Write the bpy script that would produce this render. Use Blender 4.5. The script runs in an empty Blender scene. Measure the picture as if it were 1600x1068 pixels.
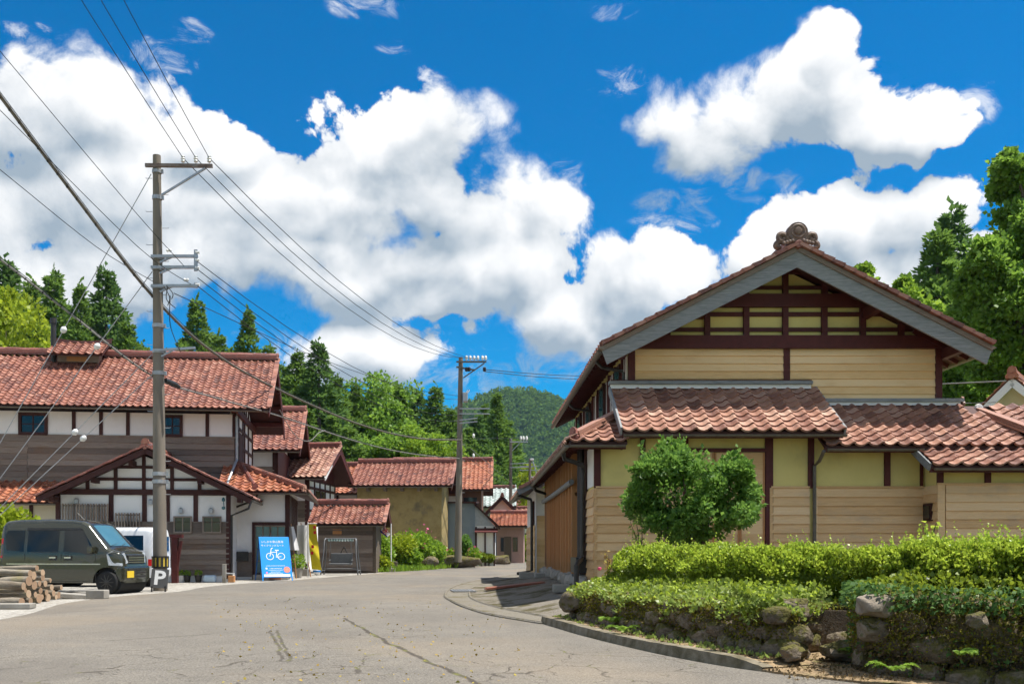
import bpy, bmesh, math, random
import numpy as np
from mathutils import Vector, Matrix

# ------------------------------------------------------------------ camera, sky, sun, exposure
sc = bpy.context.scene
C = sc.collection
EYE = 1.16            # camera height above the road
F = 1500.0            # focal length in photo pixels (photo 1600 wide)
CX, CY = 745.0, 855.0 # where the optical axis meets the photo (rising-front view, verticals stay vertical)
R = math.radians
cam_d = bpy.data.cameras.new('camera')
cam = bpy.data.objects.new('camera', cam_d); C.objects.link(cam)
cam.location = (0, 0, EYE); cam.rotation_euler = (R(90), 0, 0)
cam_d.sensor_width = 36.0; cam_d.lens = F / 1600.0 * 36.0
cam_d.shift_x = (800 - CX) / 1600.0; cam_d.shift_y = (CY - 534) / 1600.0
cam_d.clip_start = 0.1; cam_d.clip_end = 6000
sc.camera = cam

SUN_EL, SUN_AZ = 69.0, 95.0     # azimuth clockwise from +Y (the viewing direction): the sun stands to the right
sun_d = bpy.data.lights.new('sun', 'SUN'); sun_d.energy = 4.5; sun_d.angle = R(0.53); sun_d.color = (1.0, 0.955, 0.88)
sun = bpy.data.objects.new('sun', sun_d); C.objects.link(sun)
sv = Vector((math.cos(R(SUN_EL)) * math.sin(R(SUN_AZ)), math.cos(R(SUN_EL)) * math.cos(R(SUN_AZ)), math.sin(R(SUN_EL))))
sun.rotation_euler = (-sv).to_track_quat('-Z', 'Y').to_euler()
sun.location = sv * 60
sun['kind'] = 'helper'; cam['kind'] = 'helper'

sc.view_settings.view_transform = 'Standard'; sc.view_settings.look = 'None'
sc.view_settings.exposure = 0.86; sc.view_settings.gamma = 1.0; sc.view_settings.use_curve_mapping = False
sc.cycles.use_denoising = True; sc.cycles.denoising_prefilter = 'ACCURATE'
sc.cycles.adaptive_threshold = 0.02; sc.cycles.adaptive_min_samples = 20; sc.cycles.max_bounces = 8; sc.cycles.diffuse_bounces = 4; sc.cycles.glossy_bounces = 3
sc.cycles.transmission_bounces = 5; sc.cycles.transparent_max_bounces = 8; sc.cycles.volume_bounces = 0
sc.cycles.caustics_reflective = False; sc.cycles.caustics_refractive = False
sc.cycles.sample_clamp_indirect = 6.0

class NT:
    """tiny expression helper over a node tree"""
    def __init__(s, tree): s.t = tree; s.L = tree.links
    def node(s, typ, **kw):
        n = s.t.nodes.new(typ)
        for k, v in kw.items(): setattr(n, k, v)
        return n
    def put(s, sock, v):
        if isinstance(v, bpy.types.NodeSocket): s.L.new(v, sock)
        elif v is not None:
            if hasattr(sock.default_value, '__len__') and not hasattr(v, '__len__'): v = (v,) * len(sock.default_value)
            if hasattr(sock.default_value, '__len__') and len(sock.default_value) == 4 and len(v) == 3: v = tuple(v) + (1,)
            sock.default_value = v
    def m(s, op, a, b=None, c=None, clamp=False):
        n = s.node('ShaderNodeMath', operation=op, use_clamp=clamp)
        s.put(n.inputs[0], a); s.put(n.inputs[1], b); s.put(n.inputs[2], c)
        return n.outputs[0]
    def v(s, op, a, b=None):
        n = s.node('ShaderNodeVectorMath', operation=op)
        s.put(n.inputs[0], a); s.put(n.inputs[1], b)
        return n.outputs['Value'] if op in ('LENGTH', 'DOT_PRODUCT', 'DISTANCE') else n.outputs[0]
    def step(s, x, lo, hi, a=0.0, b=1.0):
        n = s.node('ShaderNodeMapRange', interpolation_type='SMOOTHSTEP')
        s.put(n.inputs[0], x); s.put(n.inputs[1], lo); s.put(n.inputs[2], hi); s.put(n.inputs[3], a); s.put(n.inputs[4], b)
        return n.outputs[0]
    def mix(s, f, a, b, blend='MIX'):
        n = s.node('ShaderNodeMix', data_type='RGBA', blend_type=blend); n.clamp_factor = True
        s.put(n.inputs[0], f); s.put(n.inputs[6], a); s.put(n.inputs[7], b)
        return n.outputs[2]
    def noise(s, vec, scale, detail=4.0, rough=0.5, dist=0.0, out=0):
        n = s.node('ShaderNodeTexNoise'); s.put(n.inputs['Vector'], vec)
        n.inputs['Scale'].default_value = scale; n.inputs['Detail'].default_value = detail
        n.inputs['Roughness'].default_value = rough; n.inputs['Distortion'].default_value = dist
        return n.outputs[out]
    def voro(s, vec, scale, feature='F1', out='Distance', rnd=1.0, detail=0.0):
        n = s.node('ShaderNodeTexVoronoi', feature=feature); s.put(n.inputs['Vector'], vec)
        n.inputs['Scale'].default_value = scale; n.inputs['Randomness'].default_value = rnd
        if 'Detail' in n.inputs: n.inputs['Detail'].default_value = detail
        return n.outputs[out]
    def mapping(s, vec, scale=(1, 1, 1), rot=(0, 0, 0), loc=(0, 0, 0)):
        n = s.node('ShaderNodeMapping'); s.put(n.inputs[0], vec)
        n.inputs['Scale'].default_value = scale; n.inputs['Rotation'].default_value = rot; n.inputs['Location'].default_value = loc
        return n.outputs[0]
    def sep(s, vec):
        n = s.node('ShaderNodeSeparateXYZ'); s.put(n.inputs[0], vec); return n.outputs
    def comb(s, x, y, z):
        n = s.node('ShaderNodeCombineXYZ'); s.put(n.inputs[0], x); s.put(n.inputs[1], y); s.put(n.inputs[2], z); return n.outputs[0]

world = bpy.data.worlds.new('World'); sc.world = world; world.use_nodes = True
world.cycles.sampling_method = 'MANUAL'; world.cycles.sample_map_resolution = 512
wt = world.node_tree; wt.nodes.clear(); W = NT(wt)
sky = W.node('ShaderNodeTexSky', sky_type='NISHITA'); sky.sun_disc = False
sky.sun_elevation = R(SUN_EL); sky.sun_rotation = R(SUN_AZ); sky.altitude = 300; sky.air_density = 1.0; sky.dust_density = 0.3; sky.ozone_density = 2.5
hs = W.node('ShaderNodeHueSaturation'); hs.inputs['Saturation'].default_value = 2.05; hs.inputs['Value'].default_value = 0.74
W.L.new(sky.outputs[0], hs.inputs['Color'])
tc = W.node('ShaderNodeTexCoord'); D = tc.outputs['Generated']
dx, dy, dz = W.sep(D)
AZ = W.m('ARCTAN2', dx, dy)
EL = W.m('ARCSINE', W.m('MINIMUM', W.m('MAXIMUM', dz, -1.0), 1.0))
def azel(px, py):
    x, y, z = (px - CX) / F, 1.0, (CY - py) / F
    return math.atan2(x, y), math.atan2(z, math.hypot(x, y))
# cumulus heaps, given by where they stand in the sky: (centre, half width, half height) in photo pixels, weight
HEAPS = [(40, 175, 175, 105, 1.1), (-120, 330, 260, 190, 1.2), (330, 225, 130, 80, 1.0), (190, 300, 230, 120, 1.1),
         (650, 225, 185, 98, 1.15), (600, 330, 250, 120, 1.1), (500, 420, 260, 70, 1.0), (640, 400, 130, 70, 1.0), (690, 470, 130, 50, .8), (1215, 392, 90, 52, .9), (450, 330, 260, 130, 1.1), (300, 400, 330, 90, 1.1), (760, 420, 150, 110, 1.05),
         (985, 455, 125, 95, 1.1), (880, 500, 150, 70, 1.0), (590, 545, 120, 66, 0.8), (130, 440, 260, 70, 1.0),
         (1130, 192, 150, 92, 1.1), (1240, 150, 105, 105, 1.1), (1060, 180, 85, 85, 1.0), (1282, 82, 46, 58, .95), (1400, 195, 125, 62, 1.0), (1480, 205, 75, 30, .8), (965, 125, 60, 26, -.06),
         (1440, 335, 120, 75, 1.1), (1300, 355, 140, 70, 1.1), (1450, 420, 150, 80, 1.0),
         (120, 160, 200, 90, .9), (830, 300, 70, 60, .5)]
def heap_field(p):
    f = None
    for px, py, rx, ry, w in HEAPS:
        a, e = azel(px, py)
        a2, _ = azel(px + rx, py); _, e2 = azel(px, py - ry)
        ia, ie = 1 / max(abs(a2 - a), .01), 1 / max(abs(e2 - e), .01)
        n = W.node('ShaderNodeVectorMath', operation='MULTIPLY_ADD'); W.put(n.inputs[0], p)
        n.inputs[1].default_value = (ia, ie, 0); n.inputs[2].default_value = (-a * ia, -e * ie, 0)
        q = W.m('MULTIPLY_ADD', W.v('LENGTH', n.outputs[0]), -max(w + .15, .4), w + .22)
        f = q if f is None else W.m('SMOOTH_MAX', f, q, 0.2)
    return f
# the rest of the dome goes on with fair-weather cumulus of the same kind
def dome_field(vec, az, el):
    n = W.noise(vec, 2.3, 2.0, 0.5)
    away = W.step(W.m('ABSOLUTE', W.m('ADD', az, -0.02)), 0.50, 0.72)
    high = W.step(el, 0.56, 0.78)
    return W.m('SUBTRACT', W.m('MULTIPLY', W.m('SUBTRACT', n, 0.47), 7.0), W.m('MULTIPLY', W.m('SUBTRACT', 1.0, W.m('MAXIMUM', away, high)), 4.0))
def wob(vec):
    o = W.v('SCALE', W.noise(vec, 30.0, 1.0, 0.5, 0.0, 1)); o.node.inputs['Scale'].default_value = 0.02; return o
def puff(vec, fine=True):
    a = W.noise(vec, 9.0, 9.0 if fine else 3.5, 0.66, 0.25)
    if not fine: return W.m('MULTIPLY', W.m('SUBTRACT', a, 0.5), 2.5)
    b = W.voro(vec, 18.0, 'F1'); c = W.voro(W.v('ADD', vec, wob(vec)), 46.0, 'F1')
    return W.m('ADD', W.m('ADD', W.m('MULTIPLY', W.m('SUBTRACT', a, 0.5), 2.5), W.m('MULTIPLY', W.m('SUBTRACT', 0.46, b), 0.75)), W.m('MULTIPLY', W.m('SUBTRACT', 0.46, c), 0.34))
warp = W.v('SCALE', W.v('SUBTRACT', W.noise(D, 7.0, 2.0, 0.5, 0.0, 1), (0.5, 0.5, 0.5)), None); warp.node.inputs['Scale'].default_value = 0.07
wx, wy, wz = W.sep(warp)
def cloud(doff_az, doff_el):
    az = W.m('ADD', W.m('ADD', AZ, wx), doff_az); el = W.m('ADD', W.m('ADD', EL, wz), doff_el)
    vec = W.v('ADD', D, (doff_az, 0.0, doff_el)) if (doff_az or doff_el) else D
    f = W.m('MAXIMUM', heap_field(W.comb(az, el, 0.0)), dome_field(vec, az, el))
    f = W.m('MINIMUM', f, 0.9)
    return f, W.m('ADD', f, puff(vec, not doff_el))
f0, d0 = cloud(0.0, 0.0)
f1, d1 = cloud(0.010, 0.030)
soft = W.m('ADD', 0.15, W.m('MULTIPLY', W.step(W.noise(D, 5.0, 2.0, 0.5), 0.44, 0.68), 0.55))
mask = W.step(d0, 0.0, soft)
# thin torn wisps at the fringes
WISPS = [(575, 10, 75, 30), (965, 18, 50, 20), (265, 90, 80, 40), (970, 125, 70, 32), (1190, 295, 75, 42), (870, 300, 70, 70), (1520, 170, 50, 45), (620, 72, 40, 16), (300, 48, 40, 30), (715, 590, 140, 60), (45, 48, 50, 22), (1060, 330, 90, 50), (440, 560, 160, 70), (900, 570, 200, 40)]
wf = None; HEAPS = [(a, b, c_, e_, 0.0) for a, b, c_, e_ in WISPS]
for px, py, rx, ry, w in HEAPS:
    a, e = azel(px, py); a2, _ = azel(px + rx, py); _, e2 = azel(px, py - ry); ia, ie = 1 / abs(a2 - a), 1 / abs(e2 - e)
    n = W.node('ShaderNodeVectorMath', operation='MULTIPLY_ADD'); W.put(n.inputs[0], W.comb(AZ, EL, 0.0)); n.inputs[1].default_value = (ia, ie, 0); n.inputs[2].default_value = (-a * ia, -e * ie, 0)
    q = W.m('SUBTRACT', 1.0, W.v('LENGTH', n.outputs[0])); wf = q if wf is None else W.m('MAXIMUM', wf, q)
wn = W.noise(W.v('MULTIPLY', D, (1.0, 1.0, 1.6)), 26.0, 6.0, 0.68, 0.8)
wisp = W.m('MULTIPLY', W.step(W.m('ADD', W.m('MULTIPLY', W.m('SUBTRACT', wn, 0.56), 3.2), W.m('MINIMUM', wf, 0.45)), 0.02, 0.9), 0.62)
wisp = W.m('MULTIPLY', wisp, W.step(wf, 0.0, 0.25))
mask = W.m('MAXIMUM', mask, wisp)
lit = W.m('ADD', 0.68, W.m('MULTIPLY', W.m('SUBTRACT', d0, d1), 0.62))
lit = W.m('SUBTRACT', lit, W.m('MULTIPLY', W.step(f1, 0.30, 0.95), 0.25))
under = W.m('SUBTRACT', f1, f0)
lit = W.m('SUBTRACT', lit, W.m('MULTIPLY', W.step(under, -0.05, 0.85), 0.34), None, True)
ccol = W.mix(lit, (0.34, 0.42, 0.50), (1.0, 1.0, 1.0))
bg_sky = W.node('ShaderNodeBackground'); W.L.new(hs.outputs[0], bg_sky.inputs[0]); bg_sky.inputs[1].default_value = 0.105
bg_cl = W.node('ShaderNodeBackground'); W.L.new(ccol, bg_cl.inputs[0]); bg_cl.inputs[1].default_value = 0.61
mixs = W.node('ShaderNodeMixShader'); W.L.new(mask, mixs.inputs[0]); W.L.new(bg_sky.outputs[0], mixs.inputs[1]); W.L.new(bg_cl.outputs[0], mixs.inputs[2])
wo = W.node('ShaderNodeOutputWorld'); W.L.new(mixs.outputs[0], wo.inputs[0])

# ------------------------------------------------------------------ helpers
rng = np.random.default_rng(7); rnd = random.Random(11)
def P(px, py, Y):                      # point seen at photo pixel (px,py) at depth Y
    return Vector(((px - CX) / F * Y, Y, EYE + (CY - py) / F * Y))
def G(px, py, z=0.0):                  # point on the ground (height z) seen at photo pixel
    Y = F * (EYE - z) / (py - CY)
    return Vector(((px - CX) / F * Y, Y, z))
def X_(px, Y): return (px - CX) / F * Y
def Z_(py, Y): return EYE + (CY - py) / F * Y

def link(o, parent=None, kind=None):
    C.objects.link(o)
    if parent is not None: o.parent = parent
    if kind: o['kind'] = kind
    return o
def tag(o, label, cat, group=None):
    o['label'] = label; o['category'] = cat
    if group: o['group'] = group
    return o
def thing(name, label, cat, loc=(0, 0, 0), rz=0.0, group=None):
    o = bpy.data.objects.new(name, None); o.empty_display_size = .2
    o.location = loc; o.rotation_euler = (0, 0, rz)
    return tag(link(o), label, cat, group)
def copy_tree(o, parent=None):
    c = o.copy(); C.objects.link(c); c.parent = parent
    for ch in o.children: copy_tree(ch, c)
    return c

def mesh_np(name, V, Q, mat, smooth=False):
    """mesh from vertex array and an (n,3) or (n,4) face array"""
    me = bpy.data.meshes.new(name); V = np.asarray(V, np.float32); Q = np.asarray(Q, np.int32)
    me.vertices.add(len(V)); me.vertices.foreach_set('co', V.ravel())
    k = Q.shape[1]; me.loops.add(Q.size); me.loops.foreach_set('vertex_index', Q.ravel())
    me.polygons.add(len(Q)); me.polygons.foreach_set('loop_start', np.arange(0, Q.size, k, dtype=np.int32))
    if smooth: me.polygons.foreach_set('use_smooth', np.ones(len(Q), bool))
    me.materials.append(mat); me.update(calc_edges=True)
    return me

class MB:
    def __init__(s): s.v = []; s.f = []; s.mi = []; s.M = None; s.cm = 0
    def add(s, vs, fs):
        b = len(s.v)
        if s.M is not None: vs = [s.M @ Vector(p) for p in vs]
        s.v += [tuple(p) for p in vs]; s.f += [tuple(i + b for i in f) for f in fs]; s.mi += [s.cm] * len(fs)
        return s
    def box(s, x0, x1, y0, y1, z0, z1):
        return s.add([(x0, y0, z0), (x1, y0, z0), (x1, y1, z0), (x0, y1, z0), (x0, y0, z1), (x1, y0, z1), (x1, y1, z1), (x0, y1, z1)],
                     [(0, 3, 2, 1), (4, 5, 6, 7), (0, 1, 5, 4), (1, 2, 6, 5), (2, 3, 7, 6), (3, 0, 4, 7)])
    def cbox(s, x0, x1, y0, y1, z0, z1, b=.01):      # chamfered box
        bm = bmesh.new(); bmesh.ops.create_cube(bm, size=1)
        for v in bm.verts: v.co = Vector(((x0 + x1) / 2 + v.co.x * (x1 - x0), (y0 + y1) / 2 + v.co.y * (y1 - y0), (z0 + z1) / 2 + v.co.z * (z1 - z0)))
        bmesh.ops.bevel(bm, geom=bm.edges[:], offset=b, segments=2, affect='EDGES', profile=.6)
        bm.verts.index_update(); s.add([v.co.copy() for v in bm.verts], [[v.index for v in f.verts] for f in bm.faces]); bm.free(); return s
    def beam(s, p0, p1, w, h, up=(0, 0, 1)):         # square bar from p0 to p1, w sideways, h along up
        p0, p1 = Vector(p0), Vector(p1); d = (p1 - p0).normalized(); up = Vector(up)
        side = d.cross(up)
        if side.length < 1e-4: side = d.cross(Vector((1, 0, 0)))
        side.normalize(); u = side.cross(d).normalized()
        vs = []
        for p in (p0, p1):
            for a, b in ((-1, -1), (1, -1), (1, 1), (-1, 1)): vs.append(p + side * (a * w / 2) + u * (b * h / 2))
        return s.add(vs, [(0, 3, 2, 1), (4, 5, 6, 7), (0, 1, 5, 4), (1, 2, 6, 5), (2, 3, 7, 6), (3, 0, 4, 7)])
    def tube(s, pts, r, n=8, cap=True):
        pts = [Vector(p) for p in pts]; rs = r if hasattr(r, '__len__') else [r] * len(pts)
        vs = []; fs = []; ref = None
        for i, p in enumerate(pts):
            d = (pts[min(i + 1, len(pts) - 1)] - pts[max(i - 1, 0)]).normalized()
            if ref is None: ref = d.orthogonal().normalized()
            a = (ref - d * ref.dot(d)); a = a.normalized() if a.length > 1e-5 else d.orthogonal().normalized(); ref = a
            b = d.cross(a)
            for k in range(n):
                t = 2 * math.pi * k / n; vs.append(p + a * (math.cos(t) * rs[i]) + b * (math.sin(t) * rs[i]))
        for i in range(len(pts) - 1):
            for k in range(n): fs.append((i * n + k, i * n + (k + 1) % n, (i + 1) * n + (k + 1) % n, (i + 1) * n + k))
        if cap: fs.append(tuple(range(n - 1, -1, -1))); fs.append(tuple(range((len(pts) - 1) * n, len(pts) * n)))
        return s.add(vs, fs)
    def lathe(s, prof, n=16, origin=(0, 0, 0), axis='Z'):   # prof: (radius, height)
        vs = []; fs = []; o = Vector(origin)
        for r, h in prof:
            for k in range(n):
                t = 2 * math.pi * k / n; a, b = math.cos(t) * r, math.sin(t) * r
                vs.append(o + Vector((a, b, h) if axis == 'Z' else ((h, a, b) if axis == 'X' else (b, h, a))))
        for i in range(len(prof) - 1):
            for k in range(n): fs.append((i * n + k, i * n + (k + 1) % n, (i + 1) * n + (k + 1) % n, (i + 1) * n + k))
        fs.append(tuple(range(n - 1, -1, -1))); fs.append(tuple(range((len(prof) - 1) * n, len(prof) * n)))
        return s.add(vs, fs)
    def prism(s, poly, d):       # poly: list of 3D points, extruded by vector d
        poly = [Vector(p) for p in poly]; d = Vector(d); n = len(poly)
        nrm = sum(((poly[i] - poly[0]).cross(poly[(i + 1) % n] - poly[0]) for i in range(1, n)), Vector())
        if nrm.dot(d) > 0: poly = poly[::-1]
        vs = poly + [p + d for p in poly]
        return s.add(vs, [tuple(range(n)), tuple(range(2 * n - 1, n - 1, -1))] + [((i + 1) % n, i, n + i, n + (i + 1) % n) for i in range(n)])
    def quad(s, a, b, c, d): return s.add([a, b, c, d], [(0, 1, 2, 3)])
    def grid(s, fn, nu, nv):
        vs = [fn(i / nu, j / nv) for j in range(nv + 1) for i in range(nu + 1)]
        return s.add(vs, [(j * (nu + 1) + i, j * (nu + 1) + i + 1, (j + 1) * (nu + 1) + i + 1, (j + 1) * (nu + 1) + i) for j in range(nv) for i in range(nu)])
    def mesh(s, name, mats, smooth=False):
        me = bpy.data.meshes.new(name); me.from_pydata(s.v, [], s.f)
        for m in (mats if isinstance(mats, (list, tuple)) else [mats]): me.materials.append(m)
        if any(s.mi): me.polygons.foreach_set('material_index', s.mi)
        if smooth:
            me.polygons.foreach_set('use_smooth', [True] * len(me.polygons))
            me.set_sharp_from_angle(angle=R(38))
        me.update(); return me
    def build(s, name, mats, parent=None, smooth=False, kind=None):
        return link(bpy.data.objects.new(name, s.mesh(name, mats, smooth)), parent, kind)

def bx(name, mat, parent, x0, x1, y0, y1, z0, z1, b=0.0):
    m = MB()
    m.cbox(x0, x1, y0, y1, z0, z1, b) if b else m.box(x0, x1, y0, y1, z0, z1)
    return m.build(name, mat, parent)
def spline(pts, n):            # Catmull-Rom through points
    pts = [Vector(p) for p in pts]; out = []
    for i in range(len(pts) - 1):
        p0, p1, p2, p3 = pts[max(i - 1, 0)], pts[i], pts[i + 1], pts[min(i + 2, len(pts) - 1)]
        for k in range(n):
            t = k / n; out.append(.5 * ((2 * p1) + (p2 - p0) * t + (2 * p0 - 5 * p1 + 4 * p2 - p3) * t * t + (3 * p1 - p0 - 3 * p2 + p3) * t ** 3))
    return out + [pts[-1]]
def text_part(body, size, mat, parent, M, name='lettering', extrude=.002, align='CENTER', sx=1.0, offset=0.0):
    cu = bpy.data.curves.new(name, 'FONT'); cu.body = body; cu.size = size; cu.align_x = align; cu.align_y = 'CENTER'
    cu.extrude = extrude; cu.resolution_u = 3; cu.offset = offset
    t = bpy.data.objects.new('tmp', cu); C.objects.link(t)
    me = bpy.data.meshes.new_from_object(t.evaluated_get(bpy.context.evaluated_depsgraph_get()))
    bpy.data.objects.remove(t); me.materials.clear(); me.materials.append(mat)
    o = link(bpy.data.objects.new(name, me), parent); o.matrix_basis = M @ Matrix.Diagonal((sx, 1, 1, 1)); return o

# ------------------------------------------------------------------ materials
def new_mat(name):
    m = bpy.data.materials.new(name); m.use_nodes = True; t = m.node_tree; t.nodes.clear(); T = NT(t)
    out = T.node('ShaderNodeOutputMaterial'); b = T.node('ShaderNodeBsdfPrincipled'); T.L.new(b.outputs[0], out.inputs[0])
    T.out, T.b = out, b
    tcn = T.node('ShaderNodeTexCoord'); oi = T.node('ShaderNodeObjectInfo'); ge = T.node('ShaderNodeNewGeometry')
    T.obj = tcn.outputs['Object']; T.pos = ge.outputs['Position']; T.nrm = ge.outputs['Normal']
    T.rand = T.m('FRACT', T.m('ADD', T.m('MULTIPLY', oi.outputs['Random'], 17.31), T.m('MULTIPLY', ge.outputs['Random Per Island'], 31.7)))
    T.shift = T.v('ADD', T.obj, T.comb(T.m('MULTIPLY', T.rand, 37.0), T.m('MULTIPLY', T.rand, 11.0), T.m('MULTIPLY', T.rand, 23.0)))
    T.mat = m
    return T
def bump(T, h, strength=.3, dist=.02):
    n = T.node('ShaderNodeBump'); n.inputs['Strength'].default_value = strength; n.inputs['Distance'].default_value = dist
    T.put(n.inputs['Height'], h); T.L.new(n.outputs[0], T.b.inputs['Normal'])
def ramp(T, f, cols):
    n = T.node('ShaderNodeValToRGB'); T.put(n.inputs[0], f); cr = n.color_ramp
    while len(cr.elements) < len(cols): cr.elements.new(.5)
    for i, c in enumerate(cols):
        e = cr.elements[i]; e.position = c[3] if len(c) > 3 else i / (len(cols) - 1); e.color = tuple(c[:3]) + (1,)
    return n.outputs[0]
def mk(name, cols, scale=3.0, rough=.8, bmp=.0, bscale=40.0, rnd_amt=0.0, stretch=(1, 1, 1), spec=.3, metal=0.0, detail=5.0, dirt=None, contrast=1.6, bdist=.01, coat=0.0):
    T = new_mat(name)
    vec = T.mapping(T.shift, stretch)
    n = T.noise(vec, scale, detail, .6)
    n = T.m('ADD', T.m('MULTIPLY', T.m('SUBTRACT', n, .5), contrast), .5, None, True)
    if rnd_amt: n = T.m('ADD', T.m('MULTIPLY', n, 1 - rnd_amt), T.m('MULTIPLY', T.rand, rnd_amt))
    col = ramp(T, n, cols)
    if dirt:           # broad stains
        d = T.step(T.noise(T.pos, dirt[1], 5, .62), .5, .72, 0, dirt[2]); col = T.mix(d, col, dirt[0])
    T.put(T.b.inputs['Base Color'], col); T.b.inputs['Roughness'].default_value = rough
    T.b.inputs['Specular IOR Level'].default_value = spec; T.b.inputs['Metallic'].default_value = metal; T.b.inputs['Coat Weight'].default_value = coat
    if bmp: bump(T, T.noise(vec, bscale, 4, .6), bmp, bdist)
    return T.mat
def leaf_mat(name, cols, trans=.35, rough=.45, spec=.35, tcol=None):
    T = new_mat(name)
    n = T.m('ADD', T.m('MULTIPLY', T.rand, .6), T.m('MULTIPLY', T.noise(T.pos, .9, 3, .6), .4))
    col = ramp(T, n, cols); T.put(T.b.inputs['Base Color'], col); T.b.inputs['Roughness'].default_value = rough
    T.b.inputs['Specular IOR Level'].default_value = spec
    tr = T.node('ShaderNodeBsdfTranslucent'); T.put(tr.inputs[0], T.mix(.5, col, tcol or tuple(min(1, c * 1.5) for c in cols[-1][:3])))
    mx = T.node('ShaderNodeMixShader'); mx.inputs[0].default_value = trans
    T.L.new(T.b.outputs[0], mx.inputs[1]); T.L.new(tr.outputs[0], mx.inputs[2]); T.L.new(mx.outputs[0], T.out.inputs[0])
    return T.mat

def tile_mat(name, cols, rough=.38):
    T = new_mat(name)
    n = T.noise(T.shift, 9, 4, .6); big = T.noise(T.pos, .55, 3, .6)
    f = T.m('ADD', T.m('MULTIPLY', T.rand, .72), T.m('ADD', T.m('MULTIPLY', n, .3), T.m('MULTIPLY', T.m('SUBTRACT', big, .5), .5)), None, True)
    col = ramp(T, f, cols)
    dust = T.step(T.noise(T.pos, 16, 4, .65), .5, .75, 0, .42); col = T.mix(dust, col, (.42, .30, .25))
    lich = T.step(T.noise(T.pos, 5.5, 6, .75), .66, .74, 0, .5); col = T.mix(lich, col, (.075, .062, .05)); col = T.mix(T.step(T.noise(T.pos, 2.1, 4, .7), .57, .70, 0, .42), col, (.11, .075, .06))
    T.put(T.b.inputs['Base Color'], col); T.put(T.b.inputs['Roughness'], T.m('ADD', rough, T.m('MULTIPLY', n, .25)))
    T.b.inputs['Specular IOR Level'].default_value = .45
    bump(T, T.noise(T.shift, 30, 3, .6), .12, .01)
    return T.mat
def wood_mat(name, cols, grain=(1, 14, 14), scale=3.0, rough=.75, rnd_amt=.45, bmp=.25, dirt=None):
    T = new_mat(name)
    v = T.mapping(T.shift, grain)
    n = T.noise(v, scale, 6, .65, .6); n2 = T.noise(T.mapping(T.shift, tuple(g * 2.6 for g in grain)), scale, 3, .6)
    n = T.m('ADD', T.m('MULTIPLY', T.m('SUBTRACT', T.m('ADD', T.m('MULTIPLY', n, .7), T.m('MULTIPLY', n2, .3)), .5), 2.0), .5, None, True)
    f = T.m('ADD', T.m('MULTIPLY', n, 1 - rnd_amt), T.m('MULTIPLY', T.rand, rnd_amt))
    col = ramp(T, f, cols)
    if dirt: col = T.mix(T.step(T.noise(T.mapping(T.pos, (1, 1, 2.2)), dirt[1], 5, .65), .48, .75, 0, dirt[2]), col, dirt[0])
    T.put(T.b.inputs['Base Color'], col); T.b.inputs['Roughness'].default_value = rough; T.b.inputs['Specular IOR Level'].default_value = .25
    bump(T, n, bmp, .006)
    return T.mat

M_ = {}
M_['tile_pink'] = tile_mat('glazed_tile_pink', [(.085, .045, .04), (.24, .11, .078), (.37, .19, .13), (.50, .33, .25)])
M_['tile_red'] = tile_mat('glazed_tile_red', [(.065, .032, .03), (.19, .068, .048), (.29, .11, .07), (.37, .20, .15)])
M_['tile_orange'] = tile_mat('glazed_tile_orange', [(.12, .042, .03), (.28, .088, .045), (.38, .135, .065), (.42, .23, .15)])
M_['tile_dark'] = tile_mat('ridge_tile_brown', [(.07, .03, .028), (.16, .055, .042), (.25, .08, .06), (.3, .14, .11)])
M_['tile_grey'] = tile_mat('grey_tile', [(.22, .27, .26), (.36, .42, .40), (.48, .52, .50), (.5, .55, .53)])
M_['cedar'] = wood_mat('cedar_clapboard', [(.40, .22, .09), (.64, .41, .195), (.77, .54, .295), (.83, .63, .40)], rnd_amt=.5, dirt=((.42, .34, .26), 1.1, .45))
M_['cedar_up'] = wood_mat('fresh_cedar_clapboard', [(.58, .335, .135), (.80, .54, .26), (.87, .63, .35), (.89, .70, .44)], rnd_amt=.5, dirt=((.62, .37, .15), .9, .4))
M_['lattice_wood'] = wood_mat('orange_lattice_wood', [(.30, .13, .05), (.43, .20, .08), (.50, .26, .11), (.55, .33, .17)], grain=(14, 14, 1))
M_['grey_wood'] = wood_mat('weathered_grey_board', [(.06, .07, .075), (.17, .18, .185), (.28, .29, .29), (.40, .41, .40)], bmp=.6, rnd_amt=.2)
M_['plank_grey'] = wood_mat('weathered_brown_plank', [(.055, .045, .038), (.15, .12, .10), (.25, .205, .17), (.36, .31, .26)], rnd_amt=.55, bmp=.4, dirt=((.20, .11, .06), .9, .5))
M_['plank_dark'] = wood_mat('dark_plank', [(.05, .04, .03), (.10, .08, .06), (.16, .125, .095), (.22, .18, .14)], bmp=.4)
M_['bengara'] = mk('bengara_red_timber', [(.052, .011, .010), (.085, .019, .017), (.115, .030, .026)], 6, .6, .15, 60, .3, spec=.3)
M_['bengara_dark'] = mk('dark_brown_timber', [(.035, .012, .010), (.055, .018, .015), (.08, .03, .024)], 6, .65, .15, 60, .3, spec=.3)
M_['plaster_y'] = mk('yellow_plaster', [(.66, .56, .20), (.735, .63, .235), (.79, .68, .275)], 1.3, .9, .1, 120, 0, contrast=1.5, dirt=((.52, .44, .18), 1.4, .45))
M_['plaster_w'] = mk('white_plaster', [(.76, .755, .74), (.84, .835, .825), (.87, .865, .855)], 1.2, .9, .05, 90, 0, dirt=((.60, .57, .52), .8, .25))
M_['plaster_c'] = mk('cream_plaster', [(.60, .53, .38), (.68, .60, .44), (.72, .65, .50)], 1.2, .9, .05, 90, 0)
M_['earth'] = mk('earth_plaster', [(.23, .165, .065), (.33, .25, .105), (.40, .31, .14)], 2.2, .95, .5, 18, 0, dirt=((.135, .115, .08), 1.1, .8), bdist=.03)
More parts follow.
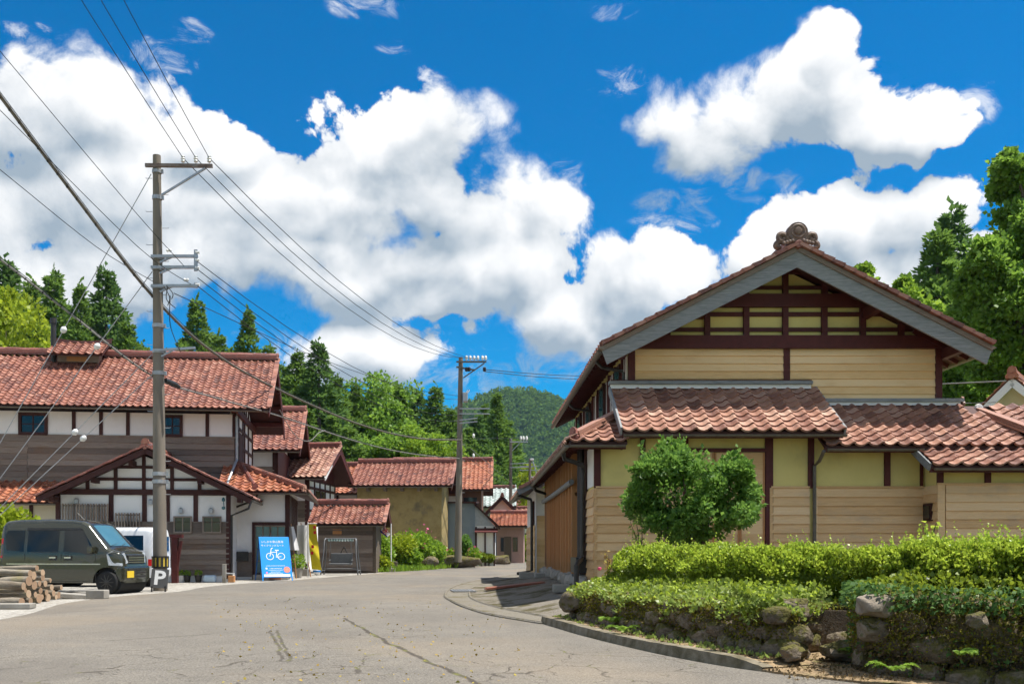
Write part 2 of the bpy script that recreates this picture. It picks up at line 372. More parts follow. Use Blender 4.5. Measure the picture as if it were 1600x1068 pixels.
M_['black_metal'] = mk('black_gutter_metal', [(.012, .011, .010), (.022, .02, .018), (.04, .035, .03)], 8, .45, .05, 80, 0, spec=.5)
M_['gutter'] = mk('brown_grey_gutter', [(.07, .06, .045), (.11, .095, .07), (.16, .14, .11)], 8, .5, .05, 80, 0, spec=.5)
M_['galv'] = mk('galvanised_steel', [(.28, .29, .30), (.40, .41, .42), (.48, .49, .50)], 9, .45, .05, 60, .2, metal=.6)
M_['concrete'] = mk('weathered_concrete', [(.20, .185, .16), (.30, .28, .245), (.39, .37, .33)], 2.5, .9, .3, 60, .15, dirt=((.14, .12, .08), 1.6, .6))
M_['pole'] = mk('pole_concrete', [(.14, .118, .092), (.20, .172, .138), (.25, .22, .18)], 3, .85, .2, 90, 0, stretch=(1, 1, .25))
M_['glass'] = mk('dark_window_glass', [(.012, .016, .016), (.02, .026, .026)], 2, .06, 0, 10, 0, spec=.6)
M_['glass_teal'] = mk('teal_window_glass', [(.03, .12, .14), (.045, .17, .19)], 2, .1, 0, 10, 0, spec=.6)
M_['white_paint'] = mk('white_paint', [(.74, .74, .73), (.82, .82, .81)], 3, .5, .03, 60, 0)
def stone_mat():
    T = new_mat('mossy_fieldstone'); v = T.shift; p = T.pos
    n = T.noise(v, 3.2, 6, .68); f = T.m('ADD', T.m('MULTIPLY', T.m('ADD', T.m('MULTIPLY', T.m('SUBTRACT', n, .5), 1.9), .5), .7), T.m('MULTIPLY', T.rand, .3), None, True)
    col = ramp(T, f, [(.06, .048, .035), (.14, .112, .08), (.225, .185, .14), (.34, .30, .245)])
    col = T.mix(T.step(T.noise(p, 9, 4, .7), .56, .7, 0, .6), col, (.05, .04, .028))
    z = T.sep(T.nrm)[2]; ms = T.m('ADD', T.noise(p, 5.5, 5, .7), T.m('MULTIPLY', z, .14))
    col = T.mix(T.step(ms, .50, .62, 0, .85), col, ramp(T, T.noise(p, 30, 3, .6), [(.035, .038, .008), (.10, .095, .018), (.19, .16, .03)]))
    T.put(T.b.inputs['Base Color'], col); T.b.inputs['Roughness'].default_value = .95; T.b.inputs['Specular IOR Level'].default_value = .2
    bump(T, T.m('ADD', T.noise(p, 22, 5, .7), T.m('MULTIPLY', T.voro(p, 9, 'DISTANCE_TO_EDGE'), 1.2)), .9, .05)
    return T.mat
M_['stone'] = stone_mat()
M_['wire'] = mk('cable_black', [(.012, .012, .012), (.03, .03, .03)], 3, .6)
M_['wire_grey'] = mk('cable_grey', [(.16, .16, .15), (.24, .23, .21)], 3, .6)
M_['porcelain'] = mk('white_porcelain', [(.66, .66, .64), (.78, .78, .76)], 4, .25, spec=.6)
M_['bark'] = mk('bark', [(.05, .038, .028), (.10, .078, .058), (.15, .125, .10)], 6, .95, .8, 20, .2, stretch=(1, 1, .3), bdist=.04)
M_['soil'] = mk('soil', [(.06, .045, .03), (.11, .085, .06), (.17, .14, .10)], 5, 1, .6, 25, bdist=.04)
M_['rubber'] = mk('tyre_rubber', [(.012, .012, .012), (.022, .022, .022)], 8, .8)
M_['red'] = mk('red_lens', [(.5, .02, .02), (.6, .03, .03)], 4, .2)

# ------------------------------------------------------------------ ground, road, kerbs
from mathutils.geometry import tessellate_polygon
def flat(name, pts, z, mat, kind='structure', thick=0.0):
    v = [Vector((p[0], p[1], z)) for p in pts]
    tri = tessellate_polygon([v]); me = bpy.data.meshes.new(name)
    fs = []
    for a, b, c in tri:
        n = (v[b] - v[a]).cross(v[c] - v[a]); fs.append((a, b, c) if n.z > 0 else (a, c, b))
    vs = [tuple(p) for p in v]
    if thick:
        n = len(vs); vs += [(p[0], p[1], z - thick) for p in pts]
        area = sum(pts[i][0] * pts[(i + 1) % n][1] - pts[(i + 1) % n][0] * pts[i][1] for i in range(n))
        for i in range(n):
            j = (i + 1) % n; fs.append((i, i + n, j + n, j) if area > 0 else (j, j + n, i + n, i))
    me.from_pydata(vs, [], fs); me.materials.append(mat); me.update()
    return link(bpy.data.objects.new(name, me), None, kind)

def asphalt_mat():
    T = new_mat('worn_asphalt'); p = T.pos
    n1 = T.noise(p, .35, 5, .6); n2 = T.noise(p, 2.2, 5, .65); n3 = T.noise(p, 42, 3, .7); n4 = T.voro(p, 48, 'F1')
    f = T.m('ADD', T.m('MULTIPLY', n1, .6), T.m('MULTIPLY', n2, .4))
    f = T.m('ADD', T.m('MULTIPLY', T.m('SUBTRACT', f, .5), 3.0), .5, None, True)
    col = ramp(T, f, [(.108, .097, .081), (.15, .135, .112), (.195, .175, .142)])
    col = T.mix(T.step(n3, .42, .66, 0, .62), col, (.265, .243, .207)); col = T.mix(T.step(n4, .2, .6, .62, 0), col, (.055, .05, .046))
    warm = T.step(T.noise(p, .16, 4, .6), .46, .66, 0, .30); col = T.mix(warm, col, (.28, .215, .14)); tar = T.step(T.noise(T.mapping(p, (1, .35, 1)), .55, 5, .6), .55, .64, 0, .5); col = T.mix(tar, col, (.115, .103, .088))
    x, y, z = T.sep(p)
    wv = T.v('SCALE', T.v('SUBTRACT', T.noise(p, 2.1, 4, .6, 0, 1), (.5, .5, .5))); wv.node.inputs['Scale'].default_value = .45
    wp = T.v('ADD', p, wv); wp2 = T.v('MULTIPLY', wp, (1, 1, 0))
    # alligator cracking, only where the old patch has failed
    e1 = T.voro(wp2, 1.5, 'DISTANCE_TO_EDGE'); e2 = T.voro(wp2, 3.6, 'DISTANCE_TO_EDGE')
    def bed(cx, cy, rx, ry):
        q = T.m('ADD', T.m('POWER', T.m('DIVIDE', T.m('SUBTRACT', x, cx), rx), 2), T.m('POWER', T.m('DIVIDE', T.m('SUBTRACT', y, cy), ry), 2))
        return T.step(q, 1.0, .3)
    zone = T.m('MAXIMUM', T.m('MAXIMUM', bed(-2.6, 9.6, 2.4, 2.2), bed(.9, 9.6, 1.7, 2.0)), T.m('MAXIMUM', bed(-5.5, 9.6, 1.6, 1.4), bed(-1.3, 13.2, .9, 1.5)))
    zone = T.m('MULTIPLY', zone, T.step(T.noise(p, 1.1, 3, .6), .40, .56))
    def near(d, w): return T.step(d, w, w * .25)
    crk = T.m('MULTIPLY', T.m('MAXIMUM', near(e1, .02), T.m('MULTIPLY', near(e2, .024), T.step(T.noise(p, 2.3, 2, .5), .52, .6))), zone)
    def seg(a, b, w, wob):
        a, b = Vector(a), Vector(b); ab = b - a
        q = T.v('SUBTRACT', T.v('ADD', T.v('MULTIPLY', p, (1, 1, 0)), T.v('MULTIPLY', wv, (wob, wob, 0))), (a.x, a.y, 0))
        t = T.m('DIVIDE', T.v('DOT_PRODUCT', q, (ab.x, ab.y, 0)), ab.length_squared, None, True)
        s = T.v('SCALE', (ab.x, ab.y, 0)); T.put(s.node.inputs['Scale'], t)
        return near(T.v('LENGTH', T.v('SUBTRACT', q, s)), w)
    pts = [G(537, 965), G(600, 1000), G(665, 1032), G(745, 1066), G(800, 1090)]
    for a, b in zip(pts, pts[1:]): crk = T.m('MAXIMUM', crk, seg(a, b, .045, .35))
    for a, b in (((420, 984), (434, 1006)), ((434, 1006), (441, 1032)), ((432, 984), (441, 1004)), ((441, 1004), (455, 1032)), ((443, 940), (462, 932)), ((170, 1000), (330, 990)), ((880, 960), (985, 1010))):
        crk = T.m('MAXIMUM', crk, T.m('MULTIPLY', seg(G(*a), G(*b), .03, .35), .8))
    # long paving seams
    col = T.mix(T.m('MULTIPLY', T.m('MAXIMUM', seg(G(0, 960), G(460, 918), .05, .15), seg(G(460, 918), G(640, 898), .06, .15)), .45), col, (.12, .11, .095))
    col = T.mix(T.m('MULTIPLY', crk, .86), col, (.052, .042, .032))
    moss = T.m('MULTIPLY', crk, T.step(T.noise(p, 3.3, 2, .5), .56, .66)); col = T.mix(moss, col, (.13, .13, .035))
    T.put(T.b.inputs['Base Color'], col); T.b.inputs['Roughness'].default_value = .88; T.b.inputs['Specular IOR Level'].default_value = .25
    h = T.m('SUBTRACT', T.m('ADD', T.m('MULTIPLY', n3, .5), T.m('MULTIPLY', n4, .5)), T.m('MULTIPLY', crk, 2.0)); bump(T, h, .45, .012)
    return T.mat
M_['asphalt'] = asphalt_mat()
def speckled(name, cols, s1, s2, moss=None, rough=.95):
    T = new_mat(name); p = T.pos
    c = T.voro(p, s1, 'F1', 'Color'); r, g, b = T.sep(c)
    f = T.m('ADD', T.m('MULTIPLY', r, .6), T.m('MULTIPLY', T.noise(p, s2, 4, .6), .4))
    col = ramp(T, f, cols)
    if moss: col = T.mix(T.step(T.noise(p, moss[1], 5, .68), moss[2], moss[2] + .12, 0, .9), col, moss[0])
    T.put(T.b.inputs['Base Color'], col); T.b.inputs['Roughness'].default_value = rough; T.b.inputs['Specular IOR Level'].default_value = .2
    bump(T, T.m('ADD', T.voro(p, s1, 'F1'), T.noise(p, s2 * 6, 3, .6)), .5, .03)
    return T.mat
M_['gravel'] = speckled('pale_gravel', [(.17, .155, .13), (.31, .29, .255), (.46, .44, .40)], 20, 1.2)
M_['apron'] = speckled('mossy_concrete', [(.13, .115, .09), (.18, .16, .13), (.235, .215, .18)], 40, 1.5, ((.065, .055, .02), .9, .47))
M_['gutterc'] = speckled('gutter_concrete', [(.135, .12, .095), (.18, .162, .13), (.225, .205, .17)], 45, 1.2, ((.10, .085, .035), 1.4, .54))
M_['dirt'] = speckled('leafy_dirt', [(.15, .105, .06), (.25, .18, .105), (.36, .26, .15)], 26, 2.0, ((.10, .10, .03), 2.2, .53))
M_['meadow'] = speckled('grass_ground', [(.05, .08, .02), (.08, .12, .03), (.13, .15, .06)], 6, .4)

v_ = [(-900, -60), (900, -60), (900, 1280), (-900, 1280)]
flat('ground', v_, -.03, M_['meadow'])
LEFT = [(-14, -12), (-10.5, 0), (-8.4, 9), (-7.7, 15.4), (-8.6, 20.0), (-8.55, 23), (-7.9, 25.4), (-7.95, 29.5), (-6.45, 34.8), (-5.0, 41.4), (-3.3, 48.3), (-1.6, 56), (2.4, 72.5), (9, 82), (30, 92)]
RIGHT = [(9, -12), (6.6, 0), (4.4, 5.5), (3.4, 8.2), (2.72, 8.92), (2.29, 9.67), (1.85, 10.9), (1.33, 12.9), (.94, 14.87), (.27, 16.4), (-.39, 19.3), (-.77, 23.2), (-.72, 27.6), (-.05, 32.8), (1.5, 40.5), (4.2, 47), (12, 56), (32, 64)]
Ls = [(p.x, p.y) for p in spline([(a, b, 0) for a, b in LEFT], 6)]; Rs = [(p.x, p.y) for p in spline([(a, b, 0) for a, b in RIGHT], 6)]
flat('road', Ls + Rs[::-1], 0.0, M_['asphalt'])
flat('gravel_lot', [(p[0] + .2, p[1]) for p in Ls if 8 < p[1] < 60] + [(-2, 64), (-30, 64), (-40, 8)], -.008, M_['gravel'])
# gutter ribbon that swings round the drive, and the sloping mossy apron up to the house
INN = [(1.62, 14.0), (1.15, 15.9), (.45, 18.2), (-.02, 20.8), (-.18, 23.2), (-.12, 27.6), (.42, 31.8), (1.3, 35.5), (2.4, 39.5)]
OUT = [(1.0, 14.6), (.27, 16.4), (-.15, 18.2), (-.55, 20.8), (-.77, 23.2), (-.72, 27.6), (-.2, 32.2), (.5, 35.8), (1.6, 40.2)]
a_ = spline([(x, y, 0) for x, y in INN], 5); b_ = spline([(x, y, 0) for x, y in OUT], 5)
m = MB(); n = len(a_) - 1
m.grid(lambda u, v: (b_[round(v * n)].lerp(a_[round(v * n)], u)) + Vector((0, 0, .006 + .012 * abs(u - .5))), 4, n); m.build('gutter_channel', M_['gutterc'], None, True, 'structure')
for side, k in ((a_, .0), (b_, .0)):      # the two raised lips of the channel
    m = MB(); m.tube([p + Vector((0, 0, .004)) for p in side], .035, 6); m.build('gutter_lip', M_['gutterc'], None, True, 'structure')
def apz(u): return .012 + .34 * (u * u * (3 - 2 * u))
m = MB()
m.grid(lambda u, v: Vector((a_[round(v * n)].x + .03 + (2.75 - a_[round(v * n)].x) * u, a_[round(v * n)].y + (1.2 - 1.2 * v) * u * .5, apz(u) + .012 * math.sin(9 * u + 21 * v))), 14, n)
m.build('driveway', M_['apron'], None, True, 'structure')
# kerb along the stone wall, with the strip of leafy dirt behind it
KB = [(.98, 14.75), (1.36, 12.9), (1.87, 10.95), (2.31, 9.7), (2.66, 9.0)]
kp = spline([(x, y, 0) for x, y in KB], 8)
def off(pts, d):
    out = []
    for i, p in enumerate(pts):
        t = (pts[min(i + 1, len(pts) - 1)] - pts[max(i - 1, 0)]).normalized(); out.append(p + Vector((-t.y, t.x, 0)) * d)
    return out
k2 = off(kp, .16); k3 = off(kp, .75); N = len(kp) - 1
m = MB(); jz = [.105 + .006 * math.sin(i * .37) + .003 * math.sin(i * 2.9) - .06 * max(0, (i - N + 5) / 5) for i in range(N + 1)]
sect = lambda i, j: [kp[i] + Vector((0, 0, -.02)), kp[i] + Vector((.015, .01, jz[i] - .02)), kp[i].lerp(k2[i], .15) + Vector((0, 0, jz[i])), k2[i] + Vector((0, 0, jz[i])), k2[i] + Vector((0, 0, -.02))][j]
m.grid(lambda u, v: sect(round(v * N), round(u * 4)), 4, N); m.build('kerb', mk('mossy_kerb', [(.06, .055, .03), (.13, .11, .07), (.22, .19, .14), (.30, .27, .22)], 6, .95, .5, 40, bdist=.02), None, False, 'structure')
m = MB(); m.grid(lambda u, v: k2[round(v * N)].lerp(k3[round(v * N)], u) + Vector((0, 0, jz[round(v * N)] - .008)), 3, N); m.build('verge', M_['dirt'], None, True, 'structure')
flat('path', [(2.6, 9.2), (2.75, 8.85), (3.3, 8.2), (4.0, 7.8), (4.6, 9.5), (4.0, 10.6), (3.3, 10.8), (2.9, 9.8)], .02, M_['dirt'], thick=.05)
# raised garden bed behind the stone wall
flat('garden_bed', [(1.75, 14.9), (2.35, 13.0), (2.75, 11.4), (3.1, 10.2), (3.35, 9.9), (3.6, 10.5), (4.4, 10.5), (4.3, 9.0), (6.8, 7.4), (16, 6), (16, 24), (3.0, 24), (2.4, 17.2), (1.75, 15.6)], .47, M_['soil'], thick=.5)
# drain grate set in the gutter, rusty plate lying on the drive
g = thing('drain_grate', 'small steel drain grate set in the curved concrete gutter', 'grate', (-.36, 25.2, .02), R(8))
for s in (-1, 1): bx('frame_bar', M_['galv'], g, -.3, .3, s * .42 - .02, s * .42 + .02, 0, .03)
bar = MB().box(-.02, .02, -.4, .4, 0, .025).mesh('bar', M_['galv'])
for i in range(7):
    o = link(bpy.data.objects.new('bar', bar), g); o.location = (-.27 + i * .09, 0, 0)
m = MB()
for s in (0, 1): m.box(-.75, .75, -.28, .28, .06 + s * .03, .08 + s * .03)
m.box(-.78, .78, -.3, .3, .062, .088)
o = m.build('steel_plate', mk('rusty_plate', [(.16, .06, .035), (.24, .09, .055), (.32, .13, .08)], 4, .7, .2, 40)); o.location = (1.0, 25.0, .09); o.rotation_euler = (0, R(-6), R(5))
tag(o, 'flat rust-red steel plate lying on the shaded mossy driveway', 'plate')

# ------------------------------------------------------------------ roof tiles, boards, common house pieces
def basis(x, y, z, o):
    return Matrix(((x[0], y[0], z[0], o[0]), (x[1], y[1], z[1], o[1]), (x[2], y[2], z[2], o[2]), (0, 0, 0, 1)))
TILE = {}
def tile_mesh(tw, tl, mat):
    k = (round(tw, 3), round(tl, 3), mat.name)
    if k in TILE: return TILE[k]
    u = [0, .12, .3, .5, .68, .84, .94, 1.06]; zz = [.036, .014, -.008, -.014, .002, .042, .056, .048]
    s = tw / .28; vs = []; fs = []; n = len(u); up = .036 * s; L = tl * 1.22
    for a, z in zip(u, zz): vs.append((a * tw, 0, z * s + up))
    for a, z in zip(u, zz): vs.append((a * tw, L, z * s))
    for a, z in zip(u, zz): vs.append((a * tw, .004, z * s - .006))
    for i in range(n - 1): fs += [(i, i + 1, n + i + 1, n + i), (2 * n + i, 2 * n + i + 1, i + 1, i)]
    fs.append((n - 1, 3 * n - 1, 2 * n - 1))
    TILE[k] = (np.array(vs, np.float32), fs, mat, {})
    return TILE[k]
def slope(A, B, T, tl, tw, inside=None, lift=.02):
    """tile matrices over the plane from eave line A-B up to the point T at the top; inside(s, t) in metres"""
    A, B, T = Vector(A), Vector(B), Vector(T); e = (B - A); W_ = e.length; e.normalize()
    v = (T - A) - e * (T - A).dot(e); H = v.length; v.normalize(); n = e.cross(v)
    if n.z < 0: n = -n
    nc, nr = max(1, round(W_ / tw)), max(1, round(H / tl)); w, h = W_ / nc, H / nr; out = []
    for j in range(nr):
        for i in range(nc):
            s, t = (i + .5) * w, (j + .45) * h
            if inside and not inside(s, t): continue
            jit = .004 * rnd.uniform(-1, 1)
            x = (e + n * rnd.uniform(-.012, .012)).normalized()
            out.append(basis(x * (w / tw), v * (h / tl), n, A + e * (i * w + jit) + v * (j * h - .05 + jit) + n * (lift + rnd.uniform(0, .006))))
    return out
def lay(roof, mats4, tw, tl, mat, n_ind=0, name='roof_tile', key=None):
    V, fs, mt, cache = tile_mesh(tw, tl, mat)
    if n_ind:
        mats4 = sorted(mats4, key=key) if key else mats4
        me = cache.get('me')
        if me is None:
            me = bpy.data.meshes.new(name); me.from_pydata(V.tolist(), [], fs); me.materials.append(mat); me.polygons.foreach_set('use_smooth', [True] * len(me.polygons)); me.set_sharp_from_angle(angle=R(50)); cache['me'] = me
        for M in mats4[:n_ind]:
            o = link(bpy.data.objects.new(name, me), roof); o.matrix_basis = M
    rest = mats4[n_ind:]
    if rest:
        A = np.array([[list(r) for r in M] for M in rest], np.float32)
        allv = np.einsum('nij,kj->nki', A[:, :3, :3], V) + A[:, None, :3, 3]
        nv = len(V); F4 = np.array([f for f in fs if len(f) == 4]); F3 = np.array([f for f in fs if len(f) == 3])
        off_ = (np.arange(len(rest)) * nv)[:, None, None]
        q = (F4[None] + off_).reshape(-1, 4); t3 = (F3[None] + off_).reshape(-1, 3); t4 = np.concatenate([t3, t3[:, 2:3]], 1)
        me = bpy.data.meshes.new('roof_tiles'); vv = allv.reshape(-1, 3)
        me.vertices.add(len(vv)); me.vertices.foreach_set('co', vv.ravel())
        loops = np.concatenate([q.ravel(), t3.ravel()]); me.loops.add(len(loops)); me.loops.foreach_set('vertex_index', loops.astype(np.int32))
        st = np.concatenate([np.arange(len(q)) * 4, len(q) * 4 + np.arange(len(t3)) * 3]).astype(np.int32)
        me.polygons.add(len(st)); me.polygons.foreach_set('loop_start', st); me.polygons.foreach_set('use_smooth', np.ones(len(st), bool))
        me.materials.append(mat); me.update(calc_edges=True); me.set_sharp_from_angle(angle=R(50))
        link(bpy.data.objects.new('roof_tiles', me), roof, 'stuff')
def slab(parent, name, pts, th, mat):       # roof deck: top polygon pts, thickness th straight down
    m = MB(); m.prism(pts, (0, 0, -th)); return m.build(name, mat, parent)
def boards(wall, p0, d, length, nrm, z0, z1, pitch, mat, name='clapboard', th=.042):
    n = max(1, round((z1 - z0) / pitch)); h = (z1 - z0) / n
    me = MB().add([(0, 0, 0), (length, 0, 0), (length, th, 0), (0, th, 0), (0, 0, h), (length, 0, h), (length, th * .3, h * 1.0), (0, th * .3, h * 1.0)],
                  [(0, 1, 2, 3), (4, 7, 6, 5), (3, 2, 6, 7), (0, 3, 7, 4), (1, 5, 6, 2)]).mesh(name, mat)
    for i in range(n):
        o = link(bpy.data.objects.new(name, me), wall)
        o.matrix_basis = basis(Vector(d), Vector(nrm), Vector((0, 0, 1)), Vector((p0[0], p0[1], z0 + i * h)) + Vector(nrm) * (.004 + rnd.uniform(0, .003)))
def ridge(parent, p0, p1, mat, w=.26, h=.2, cap=.09, name='ridge', bend=0.0):
    m = MB(); p0, p1 = Vector(p0), Vector(p1); d = p1 - p0; L = d.length
    for i, k in enumerate((0, 1, 2)):
        z = h * (i + .5) / 3; m.beam(p0 + Vector((0, 0, z)), p1 + Vector((0, 0, z)), w * (1 - .12 * i), h / 3 * .82)
    o = m.build(name, mat, parent)
    n = max(2, round(L / .32)); m = MB()
    for i in range(n):
        a, b = p0 + d * (i / n), p0 + d * ((i + 1.06) / n); z = Vector((0, 0, h + .01 + rnd.uniform(-.004, .004)))
        m.tube([a + z, a.lerp(b, .5) + z, b + z], [cap * 1.04, cap, cap * .94], 8)
    m.build('ridge_cap', mat, parent, True)
    return o
def finial(parent, p, d, mat, s=.3, name='ridge_end_tile'):
    """round-shouldered demon-tile block closing a ridge; d = unit direction it faces"""
    p, d = Vector(p), Vector(d); u = d.cross(Vector((0, 0, 1))).normalized()
    m = MB(); prof = [(-.55, 0), (-.6, .25), (-.42, .45), (-.40, .8), (-.28, 1.05), (0, 1.18), (.28, 1.05), (.40, .8), (.42, .45), (.6, .25), (.55, 0)]
    m.prism([p + u * (a * s) + Vector((0, 0, b * s)) for a, b in prof], d * (.28 * s))
    m.tube([p + Vector((0, 0, .72 * s)), p + d * (.36 * s) + Vector((0, 0, .72 * s))], .26 * s, 10)
    m.tube([p + Vector((0, 0, .12 * s)), p + d * (.5 * s) + Vector((0, 0, .12 * s))], .24 * s, 10)
    return m.build(name, mat, parent, True)
def gutter(parent, p0, p1, mat, r=.055, n=6):
    p0, p1 = Vector(p0), Vector(p1); d = (p1 - p0).normalized(); side = d.cross(Vector((0, 0, 1))).normalized()
    m = MB(); k = 6; vs = []; fs = []
    for p in (p0, p1):
        for rr in (r, r * .82):
            for i in range(k + 1):
                t = math.pi + math.pi * i / k; vs.append(p + side * (math.cos(t) * rr) + Vector((0, 0, math.sin(t) * rr)))
    b = 2 * (k + 1)
    for i in range(k): fs += [(i, i + 1, b + i + 1, b + i), (k + 1 + i + 1, k + 1 + i, b + k + 1 + i, b + k + 1 + i + 1)]
    fs += [(0, b, b + k + 1, k + 1), (k, 2 * k + 1, b + 2 * k + 1, b + k)]
    fs += [tuple(range(k, -1, -1)), tuple(range(b, b + k + 1))]
    m.add(vs, fs); L = (p1 - p0).length; cnt = max(2, int(L / .6))
    for i in range(cnt + 1):
        q = p0.lerp(p1, i / cnt); m.beam(q - side * r, q + side * r, .018, .006)
    return m.build('gutter', mat, parent)
def window(parent, x0, x1, z0, z1, y, frame, glass, bars=(1, 1), fw=.06, name='window', depth=.06):
    m = MB(); m.box(x0 - fw, x1 + fw, y - depth, y, z0 - fw, z0); m.box(x0 - fw, x1 + fw, y - depth, y, z1, z1 + fw)
    m.box(x0 - fw, x0, y - depth, y, z0, z1); m.box(x1, x1 + fw, y - depth, y, z0, z1)
    w = m.build(name, frame, parent)
    m = MB()
    for i in range(1, bars[0] + 1):
        x = x0 + (x1 - x0) * i / (bars[0] + 1); m.box(x - .018, x + .018, y - .035, y - .012, z0, z1)
    for i in range(1, bars[1] + 1):
        z = z0 + (z1 - z0) * i / (bars[1] + 1); m.box(x0, x1, y - .032, y - .014, z - .015, z + .015)
    if bars[0] or bars[1]: m.build('glazing_bars', frame, w)
    bx('pane', glass, w, x0, x1, y - .010, y - .004, z0, z1)
    return w

# ------------------------------------------------------------------ the big house on the right (world axes; side wall runs along the view)
CAM = Vector((0, 0, EYE)); near_cam = lambda M: (M.translation - CAM).length
HB = Vector((6.4, 24.0, .38))
H = thing('farmhouse', 'large farmhouse with cedar clapboards, yellow plaster and wide timbered gable behind the hedge', 'house', HB)
def hp(o): o.matrix_parent_inverse = Matrix.Translation(-HB); return o     # direct parts are written in world coordinates
YG, YF, YC = 20.2, 19.1, 18.5
XL, XR, XM = 3.2, 9.72, 6.42
GZ = .34
# upper storey walls with the plaster gable
m = MB(); m.box(XL, XR, YG, 31.2, 2.9, 5.35); m.prism([(XL, YG, 5.35), (XR, YG, 5.35), (XR, YG, 5.42), (XM, YG, 7.02), (XL, YG, 5.42)], (0, 11, 0))
upper = hp(m.build('upper_wall', M_['plaster_y'], H))
xp = lambda px, Y=20.15: (px - CX) / F * Y
zp = lambda py, Y=20.15: EYE + (CY - py) / F * Y
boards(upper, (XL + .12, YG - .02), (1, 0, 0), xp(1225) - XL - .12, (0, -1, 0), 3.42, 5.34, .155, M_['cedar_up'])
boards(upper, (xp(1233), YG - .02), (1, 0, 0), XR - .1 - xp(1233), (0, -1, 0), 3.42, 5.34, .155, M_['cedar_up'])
bx('tie_beam', M_['bengara'], upper, XL - .3, XR + .28, YG - .16, YG + .02, zp(545), zp(525))
for a, b in ((XL - .02, XL + .12), (xp(1224), xp(1234)), (XR - .1, XR + .04)): bx('post', M_['bengara'], upper, a, b, YG - .075, YG + .02, 3.3, zp(545))
def rake_z(x): return 7.06 - abs(x - XM) * (7.06 - 5.13) / 3.85     # underside of the barge boards
bx('collar_beam', M_['bengara'], upper, xp(1121), xp(1364), YG - .13, YG, zp(480), zp(460))
for px in (1043, 1105, 1166, 1227, 1288, 1348, 1408):
    x = xp(px); top = rake_z(x) + .1
    if abs(px - 1227) < 70: top = min(top, 6.9)
    bx('post', M_['bengara'], upper, x - .058, x + .058, YG - .09, YG + .02, zp(526), max(top, zp(520)))
for py, t in ((514.5, 6), (490.5, 6.5), (449, 5.5), (425, 5.5)):
    z = zp(py); half = (7.06 - z + .12) * 3.85 / (7.06 - 5.13)
    bx('rail', M_['bengara'], upper, XM - half + .05, XM + half - .05, YG - .055, YG, z - t * .0067, z + t * .0067)
# left flank of the upper storey: clapboards, white panels, teal windows
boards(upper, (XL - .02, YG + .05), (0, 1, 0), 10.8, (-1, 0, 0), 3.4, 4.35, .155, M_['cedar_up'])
m = MB(); m.box(XL - .035, XL - .01, YG + .1, 31, 4.36, 5.2); m.build('plaster_band', M_['plaster_w'], upper)
for y in np.arange(YG + .55, 31, 1.05): bx('post', M_['bengara'], upper, XL - .085, XL + .01, y - .05, y + .05, 3.4, 5.25)
for y in np.arange(YG + .28, 31, .35): bx('stud', M_['bengara'], upper, XL - .05, XL - .036, y - .025, y + .025, 4.37, 5.2)
for y0 in (20.85, 23.5, 26.5, 28.8):
    m = MB(); m.box(XL - .11, XL - .037, y0, y0 + .8, 3.75, 5.15); w = m.build('window', M_['bengara_dark'], upper); bx('pane', M_['glass_teal'], w, XL - .116, XL - .112, y0 + .07, y0 + .73, 3.82, 5.08)
